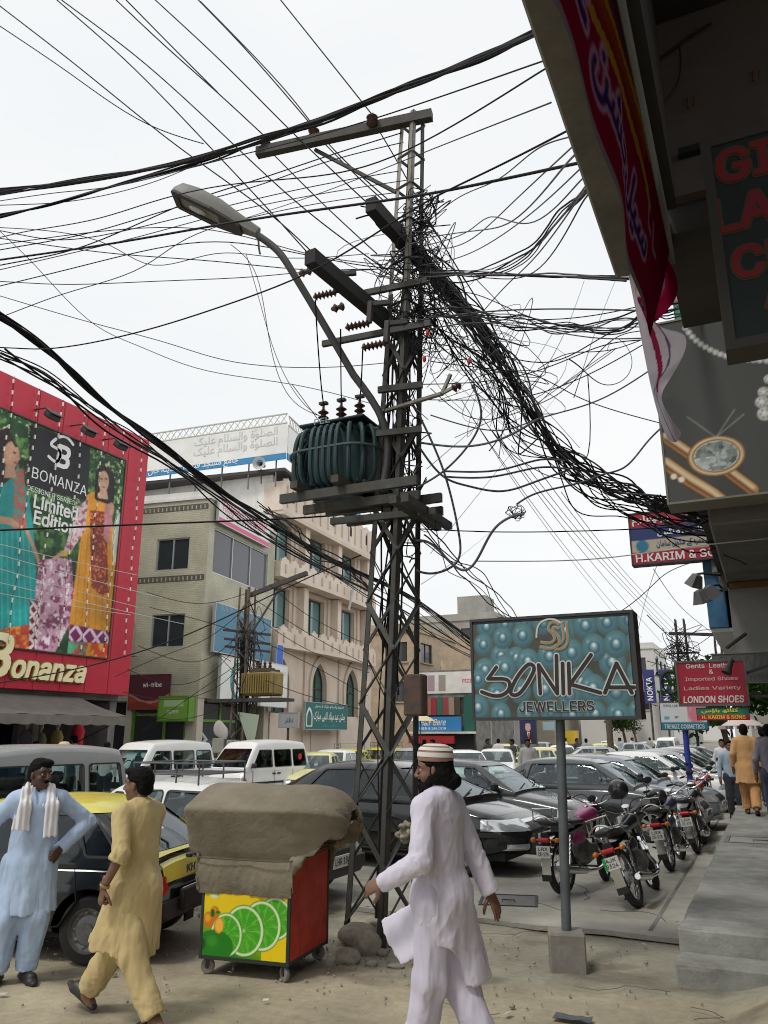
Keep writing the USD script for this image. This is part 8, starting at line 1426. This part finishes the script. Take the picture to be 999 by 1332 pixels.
put('visor', G().add(G().prism(R([(.16 * Lh, -.10), (.5 * Lh, -.175), (.97 * Lh, -.165), (.97 * Lh, .165), (.5 * Lh, .175), (.16 * Lh, .10)], .04).difference(R([(.42 * Lh, -.10), (.9 * Lh, -.10), (.9 * Lh, .10), (.42 * Lh, .10)], .03)), .03, np.array([[1, 0, 0, 0], [0, 1, 0, 0], [0, 0, 1, -.09], [0, 0, 0, 1.0]])).mesh(), Mh_).mesh(), dark_metal, s, world=True)
put('reflector', G().add(G().prism(R([(.42 * Lh, -.10), (.9 * Lh, -.10), (.9 * Lh, .10), (.42 * Lh, .10)], .03), .008, np.array([[1, 0, 0, 0], [0, 1, 0, 0], [0, 0, 1, -.07], [0, 0, 0, 1.0]])).mesh(), Mh_).mesh(), mat('lamp_lens', (.22, .21, .17), .2, spec=.6), s, world=True); put('bulb', G().add(G().ball((.68 * Lh, 0, -.085), (.12, .045, .03)).mesh(), Mh_).mesh(), mat('lamp_bulb', (.5, .5, .46), .15), s, smooth=True, world=True)
put('clamp', G().tube([a + A([0, 0, -.05]), a + A([.02, 0, -.22]), a + A([.04, 0, -.3])], .012, 5).mesh(), dark_metal, s, world=True)
c = at_y(528, 1082, 7.45); g = SDF(c - .16, c + .16, .01); q = np.random.default_rng(3); [g.ell(c + q.normal(0, .035, 3), q.uniform(.015, .04, 3), .006) for k in range(26)]; g.rough(lambda P: .02 * (meshkit.fbm(P * 40, 2, 3) - .5)); put('crumpled_bag', g.mesh(), mat('dry_plastic', (.3, .27, .2), .8, var=(25, .4)), smooth=True, label='crumpled pale plastic knotted to the pylon leg beside the white robed man', cat='bag')

# ================================================================ CABLES
def wdepth(k, px, py):
    if k == 'T': return (at_y(px, py, 7.65) - EYE) @ FW
    if k == 'R': return (at_x(px, py, -.55) - EYE) @ FW
    return k
def wire(pts, d0, d1, w=1.4, label=None, group=None, m=None, n=None, name='overhead_wire', jit=0.0, seed=0):
    """A cable through pixel way-points, its distance running from d0 to d1 (T: at the pylon, R: at the canopy edge); w: its width in pixels half way."""
    if min(pts[0]) <= 0: e = A(pts[0], float); pts = [tuple(e + unit(e - A(pts[1], float)) * 320)] + list(pts); d0 = d0 if d0 != 'T' else 9.5
    if pts[-1][0] >= 1000: e = A(pts[-1], float); pts = list(pts) + [tuple(e + unit(e - A(pts[-2], float)) * 120)]
    if d1 == 'R': e = A(pts[-1], float); pts = list(pts) + [tuple(e + unit(e - A(pts[-2], float)) * 18)]
    D0, D1 = wdepth(d0, *pts[0]), wdepth(d1, *pts[-1]); S = spline(pts, n or max(10, 6 * len(pts))); q = np.r_[0, np.cumsum(np.linalg.norm(np.diff(S, axis=0), axis=1))]; q /= q[-1]
    D = 1 / ((1 - q) / D0 + q / D1) if abs(D0 - D1) > 12 else D0 + (D1 - D0) * q
    if jit: S = S + jit * (np.stack([meshkit.fbm(np.stack([q * 6 + seed * 3.1, q * 0 + k, q * 0], 1), 3, seed) for k in (0, 5)], 1) - .5)
    P = A([at_d(x, y, z) for (x, y), z in zip(S, D)]); r = max(.0022, w * .5 * (D0 + D1) / 2 / FPX if abs(D0 - D1) < 12 else w * .5 * min(D0, D1) * 1.5 / FPX)
    return P, r
def put_wire(pts, d0, d1, w=1.4, label='', group=None, m=None, **k):
    P, r = wire(pts, d0, d1, w, **k); put('overhead_wire', tube(P, r, 5), m or cable_m, smooth=True, label=label, cat='cable', group=group)
gl_ = 'line wires at the top left'; ll_ = 'dark line wire slanting up to the top left from the pylon crossarms'
HS = ([(0, 8), (98, 84), (197, 164), (258, 210), (353, 280), (408, 330)], [(74, 0), (170, 85), (269, 187), (345, 268), (410, 340)], [(80, 0), (190, 84), (309, 193), (400, 275), (500, 350)], [(151, 0), (215, 60), (280, 118), (345, 178)], [(164, 0), (225, 62), (283, 120)], [(202, 0), (290, 82), (370, 162), (425, 215), (482, 268)], [(258, 0), (311, 55), (360, 110), (407, 165)], [(261, 2), (313, 55), (380, 128), (430, 190), (505, 260)], [(365, 0), (425, 75), (483, 148)], [(345, 190), (420, 265), (490, 330)], [(408, 172), (460, 225), (500, 262)], [(484, 155), (525, 225), (560, 290), (640, 420)])
for pts, rk in zip(HS, ranks([p[0][0] - .01 * p[0][1] for p in HS])):
    put_wire(pts, 12 if pts[0][1] < 10 else 'T', 'T', 1.7, f'{rk} from the left of the {gl_}', gl_)
put_wire([(0, 34), (90, 95), (185, 158), (265, 187)], 11, 'T', 1.4, 'single thin wire drooping from the left edge to the thick twisted bundle')
# twisted bundle across the top
def bundle(name, label, pts, d0, d1, n, w, spread, seed, m=None, cat='cable bundle', twist=2.0):
    t = thing(name, label, cat, at_d(*pts[len(pts) // 2], wdepth(d0, *pts[0])), 0); q = np.random.default_rng(seed)
    for k in range(n):
        o = A(pts, float); o = o + q.normal(0, spread, o.shape) * np.linspace(1, 1, len(o))[:, None]
        P, r = wire(o, d0, d1, w * q.uniform(.7, 1.25), jit=spread * 2.2, seed=seed * 50 + k, n=8 * len(pts)); put('strand', tube(P, r, 5), m if m is not None and k % 3 == 0 else cable_m, t, smooth=True, world=True)
    return t
bundle('cable_bundle', 'thick twisted cable bundle stretched across the top to the canopy edge', [(-5, 251), (120, 233), (250, 208), (340, 180), (420, 153), (500, 124), (560, 100), (630, 71), (692, 46)], 8.5, 'R', 9, 2.4, 2.2, 3)
bundle('cable_bundle', 'second twisted bundle below the top one, from the left edge to the crossarm', [(-5, 283), (60, 268), (120, 250), (195, 230), (270, 208), (340, 184), (420, 156)], 8.8, 'T', 5, 2.2, 2.0, 5)
bundle('cable_bundle', 'heavy bundle of black cables sweeping down from the left edge past the hoarding', [(-5, 408), (50, 445), (100, 490), (150, 535), (200, 572), (260, 618), (320, 662), (390, 705), (450, 738), (540, 780), (616, 838), (690, 880)], 6.5, 26, 13, 2.4, 2.4, 7)
bundle('cable_bundle', 'looser group of cables just under the heavy bundle over the red hoarding', [(-5, 455), (60, 490), (120, 532), (170, 565), (230, 610), (290, 655), (350, 695), (430, 745), (520, 790), (600, 840), (690, 885)], 7.5, 26, 6, 1.8, 4, 9)
bundle('cable_bundle', 'cascade of tangled cables falling from the pylon arm to the ring billboard', [(520, 300), (570, 365), (620, 425), (660, 480), (695, 545), (730, 592), (770, 620), (820, 643), (870, 662), (935, 682), (1004, 690)], 'T', 9.2, 20, 2.1, 8, 11, cable_g)
bundle('cable_bundle', 'looser cascade of cables just left of the main one, ending at the same billboard', [(545, 390), (590, 440), (640, 505), (680, 560), (720, 600), (770, 640), (830, 665), (900, 690), (1004, 700)], 'T', 9.4, 11, 1.6, 13, 13)
bundle('cable_bundle', 'sheaf of cables lashed along the upper arm of the pylon', [(482, 268), (510, 298), (545, 338), (580, 378), (615, 425), (650, 470)], 'T', 11.5, 14, 2.2, 7, 17)
bundle('cable_bundle', 'sagging sheaf of service cables from the pylon to the banner end', [(548, 400), (610, 415), (680, 425), (745, 430), (800, 420), (832, 410)], 'T', 'R', 9, 1.7, 7, 19, cable_g)
bundle('cable_bundle', 'braided cables drooping from the canopy edge to the pylon arm', [(545, 355), (610, 358), (670, 345), (705, 310), (730, 280), (757, 255)], 'T', 'R', 6, 2.0, 3, 23, cable_g)
bundle('cable_bundle', 'cables fixed to the lowest corner of the canopy slab', [(560, 352), (640, 357), (720, 360), (800, 362)], 'T', 'R', 5, 1.9, 1.6, 29, cable_g)
bundle('cable_bundle', 'cables passing through the gap behind the red banner', [(838, 412), (870, 405), (905, 398), (960, 392)], 6.5, 9.5, 9, 1.6, 6, 31, cable_g)
bundle('cable_bundle', 'mass of cables lying under the ring billboard', [(850, 652), (890, 662), (940, 670), (1004, 672)], 8.3, 8.3, 14, 2.2, 7, 33)
bundle('cable_bundle', 'far cables gathering toward the top of the distant pylon', [(548, 690), (580, 722), (616, 760), (660, 800), (720, 860), (785, 920)], 'T', 34, 5, 1.2, 8, 35)
sv, sg = 'service wire strung between the left edge and the pylon', 'service wires left of the pylon'
LS = [([(0, 338), (150, 316), (300, 290), (420, 272), (540, 255), (640, 236), (748, 213)], 3.0), ([(0, 325), (120, 302), (222, 272), (330, 243), (420, 212), (525, 185)], 1.4), ([(0, 300), (80, 312), (180, 296), (320, 262), (420, 240), (522, 222)], 1.3), ([(0, 372), (110, 345), (250, 316), (350, 322), (470, 345), (560, 352)], 1.4), ([(0, 310), (150, 330), (280, 340), (420, 352), (520, 348)], 1.3), ([(0, 345), (110, 320), (240, 265), (330, 235), (420, 205), (525, 172)], 1.6), ([(0, 366), (90, 370), (200, 366), (330, 360), (420, 352), (512, 350)], 1.2), ([(-5, 415), (90, 380), (180, 350), (240, 312), (330, 282), (430, 262), (520, 250)], 1.2), ([(0, 452), (70, 453), (180, 432), (290, 398), (420, 345), (545, 268), (640, 220), (738, 170)], 2.0), ([(0, 385), (120, 420), (220, 447), (300, 470), (420, 478), (520, 470)], 1.1), ([(-5, 296), (50, 350), (120, 420), (180, 450), (260, 480), (380, 500), (500, 530)], 1.0), ([(0, 296), (60, 300), (140, 318), (200, 345), (280, 330), (360, 335), (480, 330)], 1.1), ([(300, 318), (330, 350), (350, 440), (380, 520), (428, 545)], 1.0), ([(0, 267), (90, 262), (190, 240), (260, 212)], 1.2), ([(-5, 262), (80, 250), (150, 242), (260, 215), (360, 190), (500, 150), (690, 85)], 1.3), ([(320, 330), (340, 400), (362, 470), (400, 530), (436, 550)], .9), ([(0, 318), (140, 300), (280, 300), (400, 330), (505, 345)], 1.2), ([(-5, 310), (40, 300), (120, 286), (200, 262), (300, 240), (420, 228), (540, 190), (700, 95)], 1.5), ([(300, 290), (420, 250), (560, 195), (700, 140)], 1.3), ([(-5, 352), (180, 308), (300, 276), (430, 250), (545, 232)], 1.2)]
for (pts, w), rk in zip(LS, ranks([p[0][1] + .01 * p[0][0] for p, _ in LS])):
    put_wire(pts, 9.5, 'T' if pts[-1][0] < 690 else 'R', w, f'{rk} from the top of the {sg}', sg)
fv, fg = 'service wire fanning from the pylon to the canopy edge', 'service wires fanning to the canopy'
FS = [([(545, 300), (600, 255), (650, 232), (702, 192), (742, 178)], 1.6), ([(548, 310), (620, 300), (670, 285), (735, 215)], 2.0), ([(548, 325), (600, 318), (660, 270), (740, 195)], 1.8), ([(548, 345), (610, 330), (700, 270), (752, 222)], 1.7), ([(550, 320), (610, 300), (640, 282), (690, 290), (754, 236)], 1.7), ([(560, 355), (640, 362), (700, 350), (755, 268)], 1.6), ([(548, 415), (640, 405), (740, 402), (832, 404)], 2.2), ([(550, 430), (620, 420), (700, 428), (780, 440), (836, 440)], 1.7), ([(548, 445), (640, 460), (720, 470), (790, 435), (836, 418)], 1.6), ([(550, 500), (640, 495), (720, 475), (790, 448), (838, 442)], 1.5), ([(552, 520), (640, 520), (700, 512), (780, 480), (842, 445)], 1.5), ([(560, 540), (650, 560), (700, 545), (780, 520), (848, 480)], 2.0), ([(560, 470), (640, 480), (700, 490), (760, 520), (865, 552)], 1.4), ([(620, 415), (660, 370), (700, 330), (750, 262)], 1.8), ([(560, 505), (620, 545), (690, 530), (742, 500), (800, 440), (838, 430)], 1.3), ([(700, 480), (740, 460), (790, 456), (840, 440)], 1.3), ([(790, 455), (800, 440), (820, 460), (815, 490), (785, 500), (755, 478)], 1.1), ([(760, 365), (740, 420), (715, 470), (690, 510)], .8), ([(800, 366), (775, 430), (752, 500)], .8), ([(560, 378), (640, 410), (760, 412), (834, 398)], 1.4), ([(555, 395), (600, 380), (660, 400), (740, 425), (836, 425)], 1.4)]
for (pts, w), rk in zip(FS, ranks([p[-1][1] + .01 * p[0][1] for p, _ in FS])):
    put_wire(pts, 'T', 'R', w, f'{rk} from the top of the {fg}', fg, cable_m if w < 1.7 else cable_g)
for pts, w, lab in [([(547, 576), (601, 581), (652, 571), (700, 545)], 3.2, 'thick cable dipping right from the pylon at transformer height'), ([(543, 634), (577, 613), (611, 577), (626, 540), (615, 500)], 3.0, 'thick cable looping up steeply right of the pylon'), ([(545, 540), (577, 613), (596, 690), (594, 731), (562, 746), (541, 742)], 3.2, 'thick black cable hanging in a long loop back to the pylon'), ([(545, 581), (577, 620), (608, 632), (652, 639), (693, 628), (741, 611)], 3.0, 'lowest of the thick cables swinging out to the cascade'), ([(577, 620), (642, 620), (703, 608), (741, 611)], 2.8, 'middle thick cable swinging out to the cascade'), ([(579, 613), (652, 611), (703, 598), (734, 600)], 2.8, 'upper thick cable swinging out to the cascade'), ([(541, 703), (560, 707), (591, 736), (608, 741), (625, 720), (645, 686), (669, 671), (682, 669)], 3.6, 'grey cable bent up to a frayed end below the cascade'),
                    ([(672, 656), (697, 642), (758, 627), (785, 617), (812, 608), (840, 577), (864, 553)], 2.6, 'cable rising from the frayed end to the ring billboard'), ([(380, 500), (430, 570), (470, 640), (490, 690)], 1.2, 'thin wire drooping behind the transformer')]:
    put_wire(pts, 'T', 9.0 if pts[-1][0] > 700 else 'T', w, lab, None, cable_g)
q = np.random.default_rng(8); g = G()
for k in range(9):
    a = q.uniform(0, 6.28, 4); P = [(672 + 10 * math.cos(x) * q.uniform(.4, 1.6), 664 + 9 * math.sin(x) * q.uniform(.4, 1.6)) for x in a]; V_, r = wire(P, 8.9, 8.9, 1.0, n=18); g.add(tube(V_, r, 4))
put('frayed_strands', g.mesh(), cable_m, label='frayed strands of the bent grey cable below the cascade', cat='cable', kind='stuff')
put_wire([(-5, 690), (165, 683), (320, 677), (440, 670), (560, 655)], 7.0, 10, 2.6, 'taut black cable crossing level in front of the hoarding and the tiled house'); put_wire([(545, 688), (650, 692), (780, 690), (900, 684), (1004, 674)], 'T', 9.0, 1.6, 'thin level wire from the pylon to the clothing shop sign'); put_wire([(620, 730), (760, 728), (850, 718), (925, 708), (1004, 700)], 9.5, 8.0, 1.7, 'pale wire crossing in front of the clothing shop sign', None, cable_w)
put_wire([(0, 888), (90, 872), (200, 842), (300, 800), (400, 752), (470, 722)], 8, 'T', 1.8, 'dark wire rising from the hoarding lettering to the pylon'); put_wire([(790, 805), (815, 790), (845, 765), (868, 745), (905, 730)], 10, 11.5, 1.2, 'thin wire looping from the pearl sign to the blue fascia')
dg, dl_ = 'far wires slanting to the distant pylon', 'thin far wire slanting down toward the distant pylon'
DS = [((600, 520), (800, 800), .9), ((612, 540), (835, 830), .9), ((625, 540), (860, 835), 1.0), ((640, 560), (880, 835), 1.0), ((665, 580), (890, 840), .9), ((700, 610), (895, 838), .9), ((730, 640), (905, 838), .8), ((850, 740), (925, 822), .8), ((555, 610), (700, 480), .8), ((560, 720), (752, 480), .7), ((548, 760), (640, 690), .7), ((860, 720), (830, 820), .7), ((842, 800), (930, 860), 1.2), ((842, 860), (960, 872), 1.0), ((845, 880), (990, 850), 1.0)]
for (a, b, w), rk in zip(DS, ranks([p[0][0] + .01 * p[0][1] for p in DS])):
    put_wire([a, ((a[0] + b[0]) / 2 - 4, (a[1] + b[1]) / 2 + 6), b], 12 if a[0] < 760 else 24, 36, w * .8, f'{rk} from the left of the {dg}', dg)
lg, llb = 'pale thin wires crossing low over the hoarding', 'pale thin wire stretched low across the red hoarding'
for k, (a, b) in enumerate([((0, 708), (178, 748)), ((0, 722), (212, 778)), ((0, 740), (180, 790)), ((0, 758), (240, 812)), ((0, 772), (170, 800))]): put_wire([a, ((a[0] + b[0]) / 2, (a[1] + b[1]) / 2 + 1), b], 14, 22, .9, f'{ORD[k]} from the top of the {lg}', lg, cable_w)
sl_, sg_ = 'sagging wire in front of the tiled house and the mosque', 'sagging wires before the tiled house'
SS = ([(160, 900), (230, 910), (300, 880), (330, 820)], [(170, 925), (240, 935), (310, 900), (325, 830)], [(165, 870), (240, 890), (300, 850), (322, 800)], [(330, 800), (400, 845), (480, 875)], [(332, 780), (420, 835), (485, 868)], [(350, 760), (400, 800), (470, 835)], [(150, 880), (220, 850), (270, 830), (320, 790)], [(345, 885), (400, 905), (480, 925)], [(180, 840), (260, 860), (320, 815)], [(185, 950), (250, 905), (315, 860)], [(190, 770), (260, 785), (320, 772)], [(195, 790), (330, 830), (478, 905)])
for pts, rk in zip(SS, ranks([p[0][1] for p in SS])): put_wire(pts, 20, 20, .9, f'{rk} from the top of the {sg_}', sg_)
bundle('cable_bundle', 'black cables fanning left from the pylon between the mosque balconies', [(488, 765), (450, 738), (420, 722), (380, 690), (340, 660)], 'T', 9.5, 5, 1.5, 5, 41)
# the tangle round the head of the pylon, and the cables led down inside it
q = np.random.default_rng(21); g = G(); g2 = G()
for k in range(105):
    u_ = q.random(); z = 6.1 + 2.0 * u_ if k % 5 else 3.6 + 2 * q.random(); f = z / ZT; c = A([*(cb_ * (1 - f) + ct_ * f), z]); R_ = (.2 + .34 * math.exp(-((z - 7.0) / .7) ** 2)) * (1 if k % 5 else .7); n_ = q.integers(4, 6); P = c + q.normal(0, 1, (n_, 3)) * A([R_ * .62, R_ * .5, R_ * .62]) + A([.14, 0, 0]); (g if k % 4 else g2).add(tube(spline(P, 26), q.uniform(.0035, .0085), 4))
for k in range(34):
    c = A([-3.0, 8.4, 6.6]) + A([q.uniform(-.3, .8), q.uniform(-.6, 1.4), 0]); c[2] = 6.9 - 1.1 * (c[0] + 3.3) + q.normal(0, .25); (g if k % 3 else g2).add(tube(spline(c + q.normal(0, .36, (4, 3)), 22), q.uniform(.003, .007), 4))
tt = put('cable_tangle', g.mesh(), cable_m, label='tangled mass of looping wires round the head of the pylon', cat='cable tangle', kind='stuff'); put('cable_tangle', g2.mesh(), cable_g, label='paler looping wires among the tangle round the pylon head', cat='cable tangle', kind='stuff')
g = G()
for k in range(9): a, b = q.normal(0, 1, 2) * .09; zs_ = np.linspace(6.6, q.choice([.9, 2.3, 2.6, 3.0]), 16); f = zs_ / ZT; g.tube(np.stack([cb_[0] * (1 - f) + ct_[0] * f + a + .05 * np.sin(zs_ * 1.7 + k), cb_[1] * (1 - f) + ct_[1] * f + b + .05 * np.cos(zs_ * 1.3 + k * 2), zs_], 1), q.uniform(.006, .013), 6)
put('down_cables', g.mesh(), cable_m, label='black cables led down inside the lattice of the pylon', cat='cable', kind='stuff')
for k, (px, py) in enumerate(((556, 433), (552, 467), (610, 470))): p = at_y(px, py, 7.2); put('tape', G().ball(p, (.02, .02, .04)).mesh(), mat('red_tape', (.5, .02, .03), .5), smooth=True, label=['scrap of red tape in the tangle, uppermost', 'scrap of red tape just below the uppermost one', 'scrap of red tape out on the cascade of cables'][k], cat='tape')
for k, (a, b) in enumerate(((at_y(410, 390, 6.6), A([-4.36, 7.62, 5.66])), (at_y(443, 428, 6.8), A([-4.12, 7.62, 5.66])), (at_y(472, 448, 6.9), A([-3.88, 7.62, 5.66])))): put('fuse_wire', tube(sag(a, b, .12, 14), .008, 5), cable_m, smooth=True, label=f'wire dropping from an insulator to the transformer top, {["left", "middle", "right"][k]} of three', cat='cable', group='wires dropping to the transformer')

# ---- second pylon with its tan transformer before the tiled house, and the far one on the right
def small_pylon(name, label, x, y, h, w0, w1, m):
    t = thing(name, label, 'pylon', (x, y, 0)); C4 = lambda k, z: A([*(A([(-1, -1), (1, -1), (1, 1), (-1, 1)])[k] * (w0 + (w1 - w0) * z / h) / 2), z])
    for k in range(4):
        put('leg', G().angle(C4(k, 0), C4(k, h), .07, .012, u=C4((k + 1) % 4, 1) - C4(k, 1), n=C4((k - 1) % 4, 1) - C4(k, 1)).mesh(), m, t); z = .2; i = k
        while z < h - .5: p, r = (C4(k, z), C4((k + 1) % 4, z + .5)) if i % 2 else (C4((k + 1) % 4, z), C4(k, z + .5)); put('brace', G().bar(p, r, .045, .012).mesh(), m, t); z += .5; i += 1
    return t
t = small_pylon('lattice_pylon', 'second lattice pylon with a tan transformer in front of the tiled house', -15.35, 22.0, 6.65, .62, .40, mat('pylon_rust', (.16, .13, .10), .7, .2, dirt=(3, (.1, .06, .04), .6)))
put('crossarm', G().bar((.1, 0, 6.4), (2.2, .15, 7.0), .14).bar((.2, 0, 5.1), (1.3, 0, 6.6), .05).mesh(), wood, t)
for z in (5.3, 5.0, 4.75): put('crossarm', G().bar((-.9 + .2 * (5.3 - z), 0, z), (.9, .1, z - .25), .08).mesh(), dark_metal, t)
put('platform', G().box((-1.1, -.4, 2.92), (1.7, .4, 3.02)).mesh(), dark_metal, t); put('meter_boxes', G().box((-.75, -.5, 1.35), (-.3, -.3, 1.8), .02).box((-.2, -.5, 1.3), (.2, -.3, 1.75), .02).box((-.7, -.5, .7), (-.1, -.3, 1.2), .02).mesh(), mat('meter_grey', (.32, .31, .28), .7, dirt=(3, (.12, .11, .1), .7)), t); put('cloth_rag', hull([((-.55, -.45, 2.1), (.2, .06, .25)), ((-.3, -.45, 1.95), (.12, .05, .2))]), mat('pale_rag', (.45, .43, .4), .9), t, smooth=40); put('hung_sheet', letters(Polygon([(.2, 2.6), (1.0, 2.5), (.9, 1.9), (.75, 1.4)]), face_frame((0, -.5, 0), (1, 0, 0), (0, 0, 1)), .02).mesh(), mat('dull_green_sheet', (.3, .36, .28), .8), t)
g = G()
for k in range(30): c = A([q.normal(0, .18), q.normal(0, .2), q.uniform(2.8, 5.4)]); g.add(tube(spline(c + q.normal(0, .24, (4, 3)) * [1, 1, 1.6], 18), .01, 4))
for k in range(12): g.tube([(q.normal(0, .14), q.normal(0, .14), 5), (q.normal(0, .14), q.normal(0, .14), .4)], .025, 5)
put('cables', g.mesh(), cable_m, t, kind='stuff')
s = thing('transformer', 'tan ribbed transformer on the second pylon', 'transformer', (-14.55, 22.0, 3.02)); tn = mat('tan_transformer', (.30, .22, .06), .6, dirt=(3, (.15, .1, .05), .6)); put('tank', G().box((-.55, -.32, .08), (.55, .32, .82), .06).mesh(), tn, s); put('lid', G().box((-.4, -.28, .822), (.4, .28, .9)).box((-.3, -.15, .902), (.3, .15, .95)).mesh(), mat('dark_lid', (.08, .06, .04), .7), s)
for k in range(13): put('cooling_fin', G().box((-.55 + .088 * k, -.5, .14), (-.51 + .088 * k, -.322, .78), .015).mesh(), tn, s)
for x in (-.2, 0, .2): put('insulator', G().lathe([(0, 0), (.05, 0), (.06, .08), (.03, .1), (.06, .16), (.03, .2), (0, .3)], (x, 0, .95), n=10).mesh(), porc, s)
t = small_pylon('lattice_pylon', 'distant lattice pylon above the shoe sign on the right', -3.15, 38, 6.9, .6, .42, dark_metal); put('crossarm', G().bar((-.5, 0, 6.3), (1.9, 0, 6.1), .13).mesh(), wood, t); put('crossarm', G().bar((-.7, 0, 5.4), (.7, 0, 5.4), .08).mesh(), dark_metal, t)
g = G(); [g.add(tube(spline(A([q.normal(0, .35), q.normal(0, .3), q.uniform(3.2, 6.1)]) + q.normal(0, .35, (5, 3)), 16), .014, 4)) for k in range(60)]; put('cables', g.mesh(), cable_m, t, kind='stuff')
t = small_pylon('lattice_pylon', 'slim distant lattice mast beside the far pylon', -1.75, 40, 6.3, .4, .3, dark_metal)
g = G(); c = at_y(296, 0, 40) * 0 + A([*at_y(893, 972, 14.9)[:2], 0])
t = thing('cable_coil', 'coil of black cable hung at the left edge of the shoe sign', 'cable', at_y(872, 888, 14.9)); [put('turn', tube([A([.13 * (1 + .08 * k) * math.cos(x), .02 * k, .19 * math.sin(x) + .01 * k]) for x in np.linspace(.6, 5.6, 24)], .016, 5), cable_m, t, smooth=True) for k in range(3)]
# ================================================================ STREET UMBRELLAS
def umbrella(label, p, r, m, h, name='street_umbrella', valance=True):
    t = thing(name, label, 'umbrella', (p[0], p[1], 0)); n = 8; z = p[2]
    V, F = [(0, 0, z + .42 * r)], []
    for j, f in enumerate((.35, .7, 1.0)):
        for k in range(n * 2): a = k * math.pi / n; sagf = 1 - .06 * (k % 2) * f; V.append((r * f * math.cos(a) * sagf, r * f * math.sin(a) * sagf, z + .42 * r * (1 - f ** 1.7)))
    for k in range(n * 2): F.append((0, 1 + k, 1 + (k + 1) % (2 * n)))
    for j in range(2):
        for k in range(n * 2): a, b = 1 + j * 2 * n + k, 1 + j * 2 * n + (k + 1) % (2 * n); F += [(a, a + 2 * n, b + 2 * n), (a, b + 2 * n, b)]
    V = A(V); F = A(F); put('canopy', (np.vstack([V, V - [0, 0, .01]]), np.vstack([F, F[:, ::-1] + len(V)])), m, t, smooth=40)
    g = G()
    if valance:
        for k in range(2 * n): a, b = V[1 + 4 * n + k], V[1 + 4 * n + (k + 1) % (2 * n)]; g.bar((a + b) / 2 * [1, 1, 0] + [0, 0, a[2] - .08], (a + b) / 2 * [1, 1, 0] + [0, 0, a[2]], np.linalg.norm(a - b), .01, up=(a - b))
        put('valance', g.mesh(), m, t)
    put('pole', G().tube([(0, 0, 0), (0, 0, z + .4 * r)], .02, 8).mesh(), dark_metal, t)
umbrella('cream street umbrella seen just right of the pylon before the salon', at_y(547, 938, 30), .62, cloth('cream_canvas', (.62, .54, .36)), 2.4)
umbrella('pink umbrella over the heads of the people on the walkway', at_y(985, 975, 24), .6, cloth('pink_canvas', (.62, .34, .38)), 2.2, valance=False)
umbrella('white and red trimmed umbrella hanging beyond the shoe sign', at_y(966, 944, 22), .5, cloth('pale_red_canvas', (.60, .50, .48)), 2.4)
